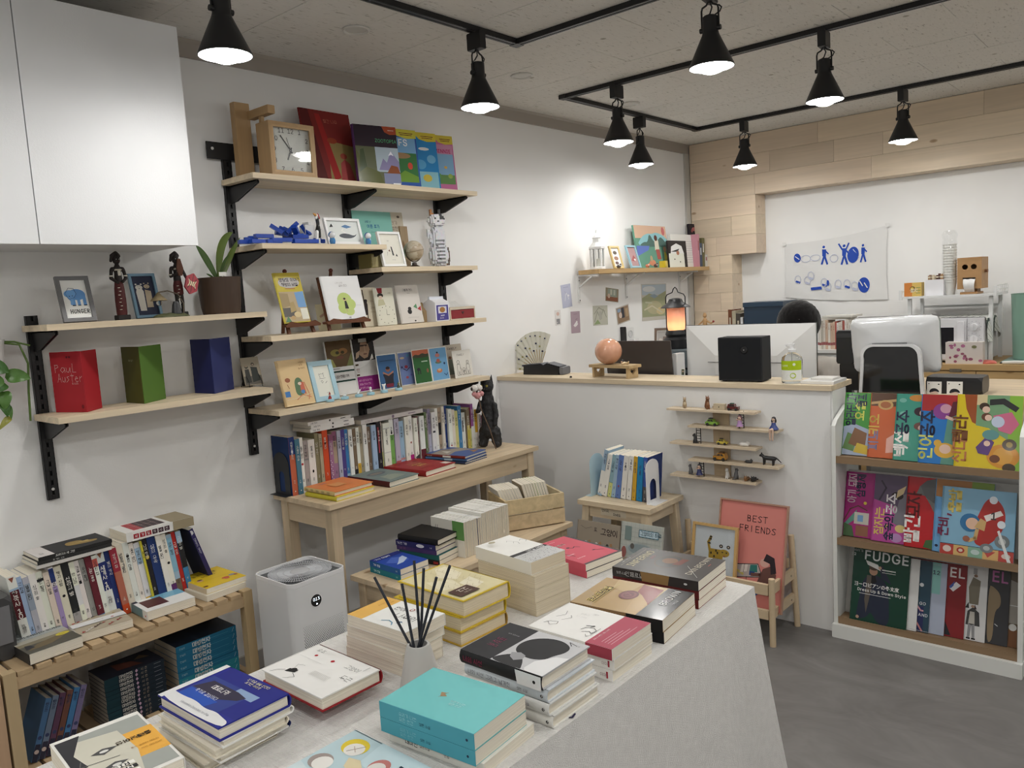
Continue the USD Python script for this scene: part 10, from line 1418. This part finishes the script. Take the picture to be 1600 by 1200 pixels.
for s in(-1,1):b.ball(P3(s*.032,-.090,zc+.004),(.012,.008,.007),(.75,.73,.70),2);b.ball(P3(s*.032,-.0965,zc+.004),(.0055,.003,.0055),(.03,.02,.015),1);b.box(P3(s*.032-.016,-.103,zc+.022),P3(s*.032+.016,-.094,zc+.027),(.02,.015,.012),.001)
b.ball(P3(0,-.093,zc-.052),(.020,.008,.006),(.42,.16,.14),2);b.build('face','satin',pe,'eyes, brows and mouth')
hv_=trimesh.creation.icosphere(subdivisions=4,radius=1.0);gv=AR(hv_.vertices);f_=AR(hv_.faces);gv=gv*(.110,.122,.118);gv*=(1+.05*(meshkit.noise(gv*(260,40,40))-.5))[:,None];keep=~((gv[:,1]<-.045)&(gv[:,2]<-.005))&(gv[:,2]>-.10);f2=f_[keep[f_].all(1)];b=MB().add((gv+P3(0,.008,zc+.004),f2),(.006,.005,.005),True);b.build('hair','fabric',pe,'short black hair')
bd=[(P3(0,.03,sh_z-.02),.085,P3(0,.05,hip+.12),.105),(P3(-.13,.03,sh_z-.02),.062,P3(.13,.03,sh_z-.02),.062),(P3(0,.05,hip+.1),.115,P3(0,.05,hip),.12)]
for s in(-1,1):bd+=[(P3(s*.16,.03,sh_z-.02),.060,P3(s*.20,-.03,sh_z-.26),.050),(P3(s*.20,-.03,sh_z-.26),.048,P3(s*.12,-.26,max(.79,sh_z-.36)),.034)]
b=MB().add(chain(bd,.022,10),(.44,.41,.37),True);b.build('shirt','fabric',pe,'beige grey shirt')
lg=[]
for s in(-1,1):lg+=[(P3(s*.09,.04,hip-.01),.085,P3(s*.10,-.38,hip+.0),.065),(P3(s*.10,-.38,hip),.062,P3(s*.10,-.36,.08),.042)]
b=MB().add(chain(lg,.022,8),(.03,.035,.05),True);b.build('trousers','fabric',pe);b=MB()
for s in(-1,1):b.add(chain([(P3(s*.10,-.34,.035),.034,P3(s*.10,-.46,.028),.027)],.015,4),(.05,.05,.05),True)
b.build('shoe','satin',pe)
for s in(-1,1):
 w_=P3(s*.12,-.26,max(.79,sh_z-.36));hn=[(w_,.026,w_+(-s*.01,-.06,-.006),.024),(w_+(-s*.01,-.05,-.006),.024,w_+(-s*.018,-.085,-.010),.018)]
 for k in range(4):q_=w_+(-s*.01+(k-1.5)*.017,-.085,-.008);hn+=[(q_,.0085,q_+(0,-.035-.006*(k in(1,2)),-.006),.0075),(q_+(0,-.035-.006*(k in(1,2)),-.006),.0075,q_+(0,-.055-.008*(k in(1,2)),-.020),.0065)]
 hn+=[(w_+(-s*.02,-.03,0),.011,w_+(-s*.045,-.055,-.008),.009),(w_+(-s*.045,-.055,-.008),.009,w_+(-s*.045,-.080,-.014),.0075)]
 b=MB().add(chain(hn,.005,4),sk,True);b.build('hand','satin',pe)
oc=thing('office_chair','desk chair under the person behind the monitor','chair');b=MB().box((hx-.22,hy-.16,hip-.19),(hx+.22,hy+.22,hip-.125),(.03,.03,.032),.02);b.build('seat','fabric',oc);b=MB().box((hx-.20,hy+.225,hip+.0),(hx+.20,hy+.265,hip+.42),(.03,.03,.032),.015);b.build('backrest','fabric',oc);b=MB().cyl((hx,hy+.03,.09),(hx,hy+.03,hip-.191),.025,(.05,.05,.05),16);b.build('column','satin',oc);b=MB().box((hx-.02,hy+.24,hip-.16),(hx+.02,hy+.2645,hip+.0),(.05,.05,.05),.003);b.build('back_bar','satin',oc)
for k in range(5):a_=radians(72*k+18);b=MB().tube([(hx,hy+.03,.085),(hx+.26*cos(a_),hy+.03+.26*sin(a_),.06),(hx+.26*cos(a_),hy+.03+.26*sin(a_),.005)],.018,(.04,.04,.04),8);b.build('leg','satin',oc)
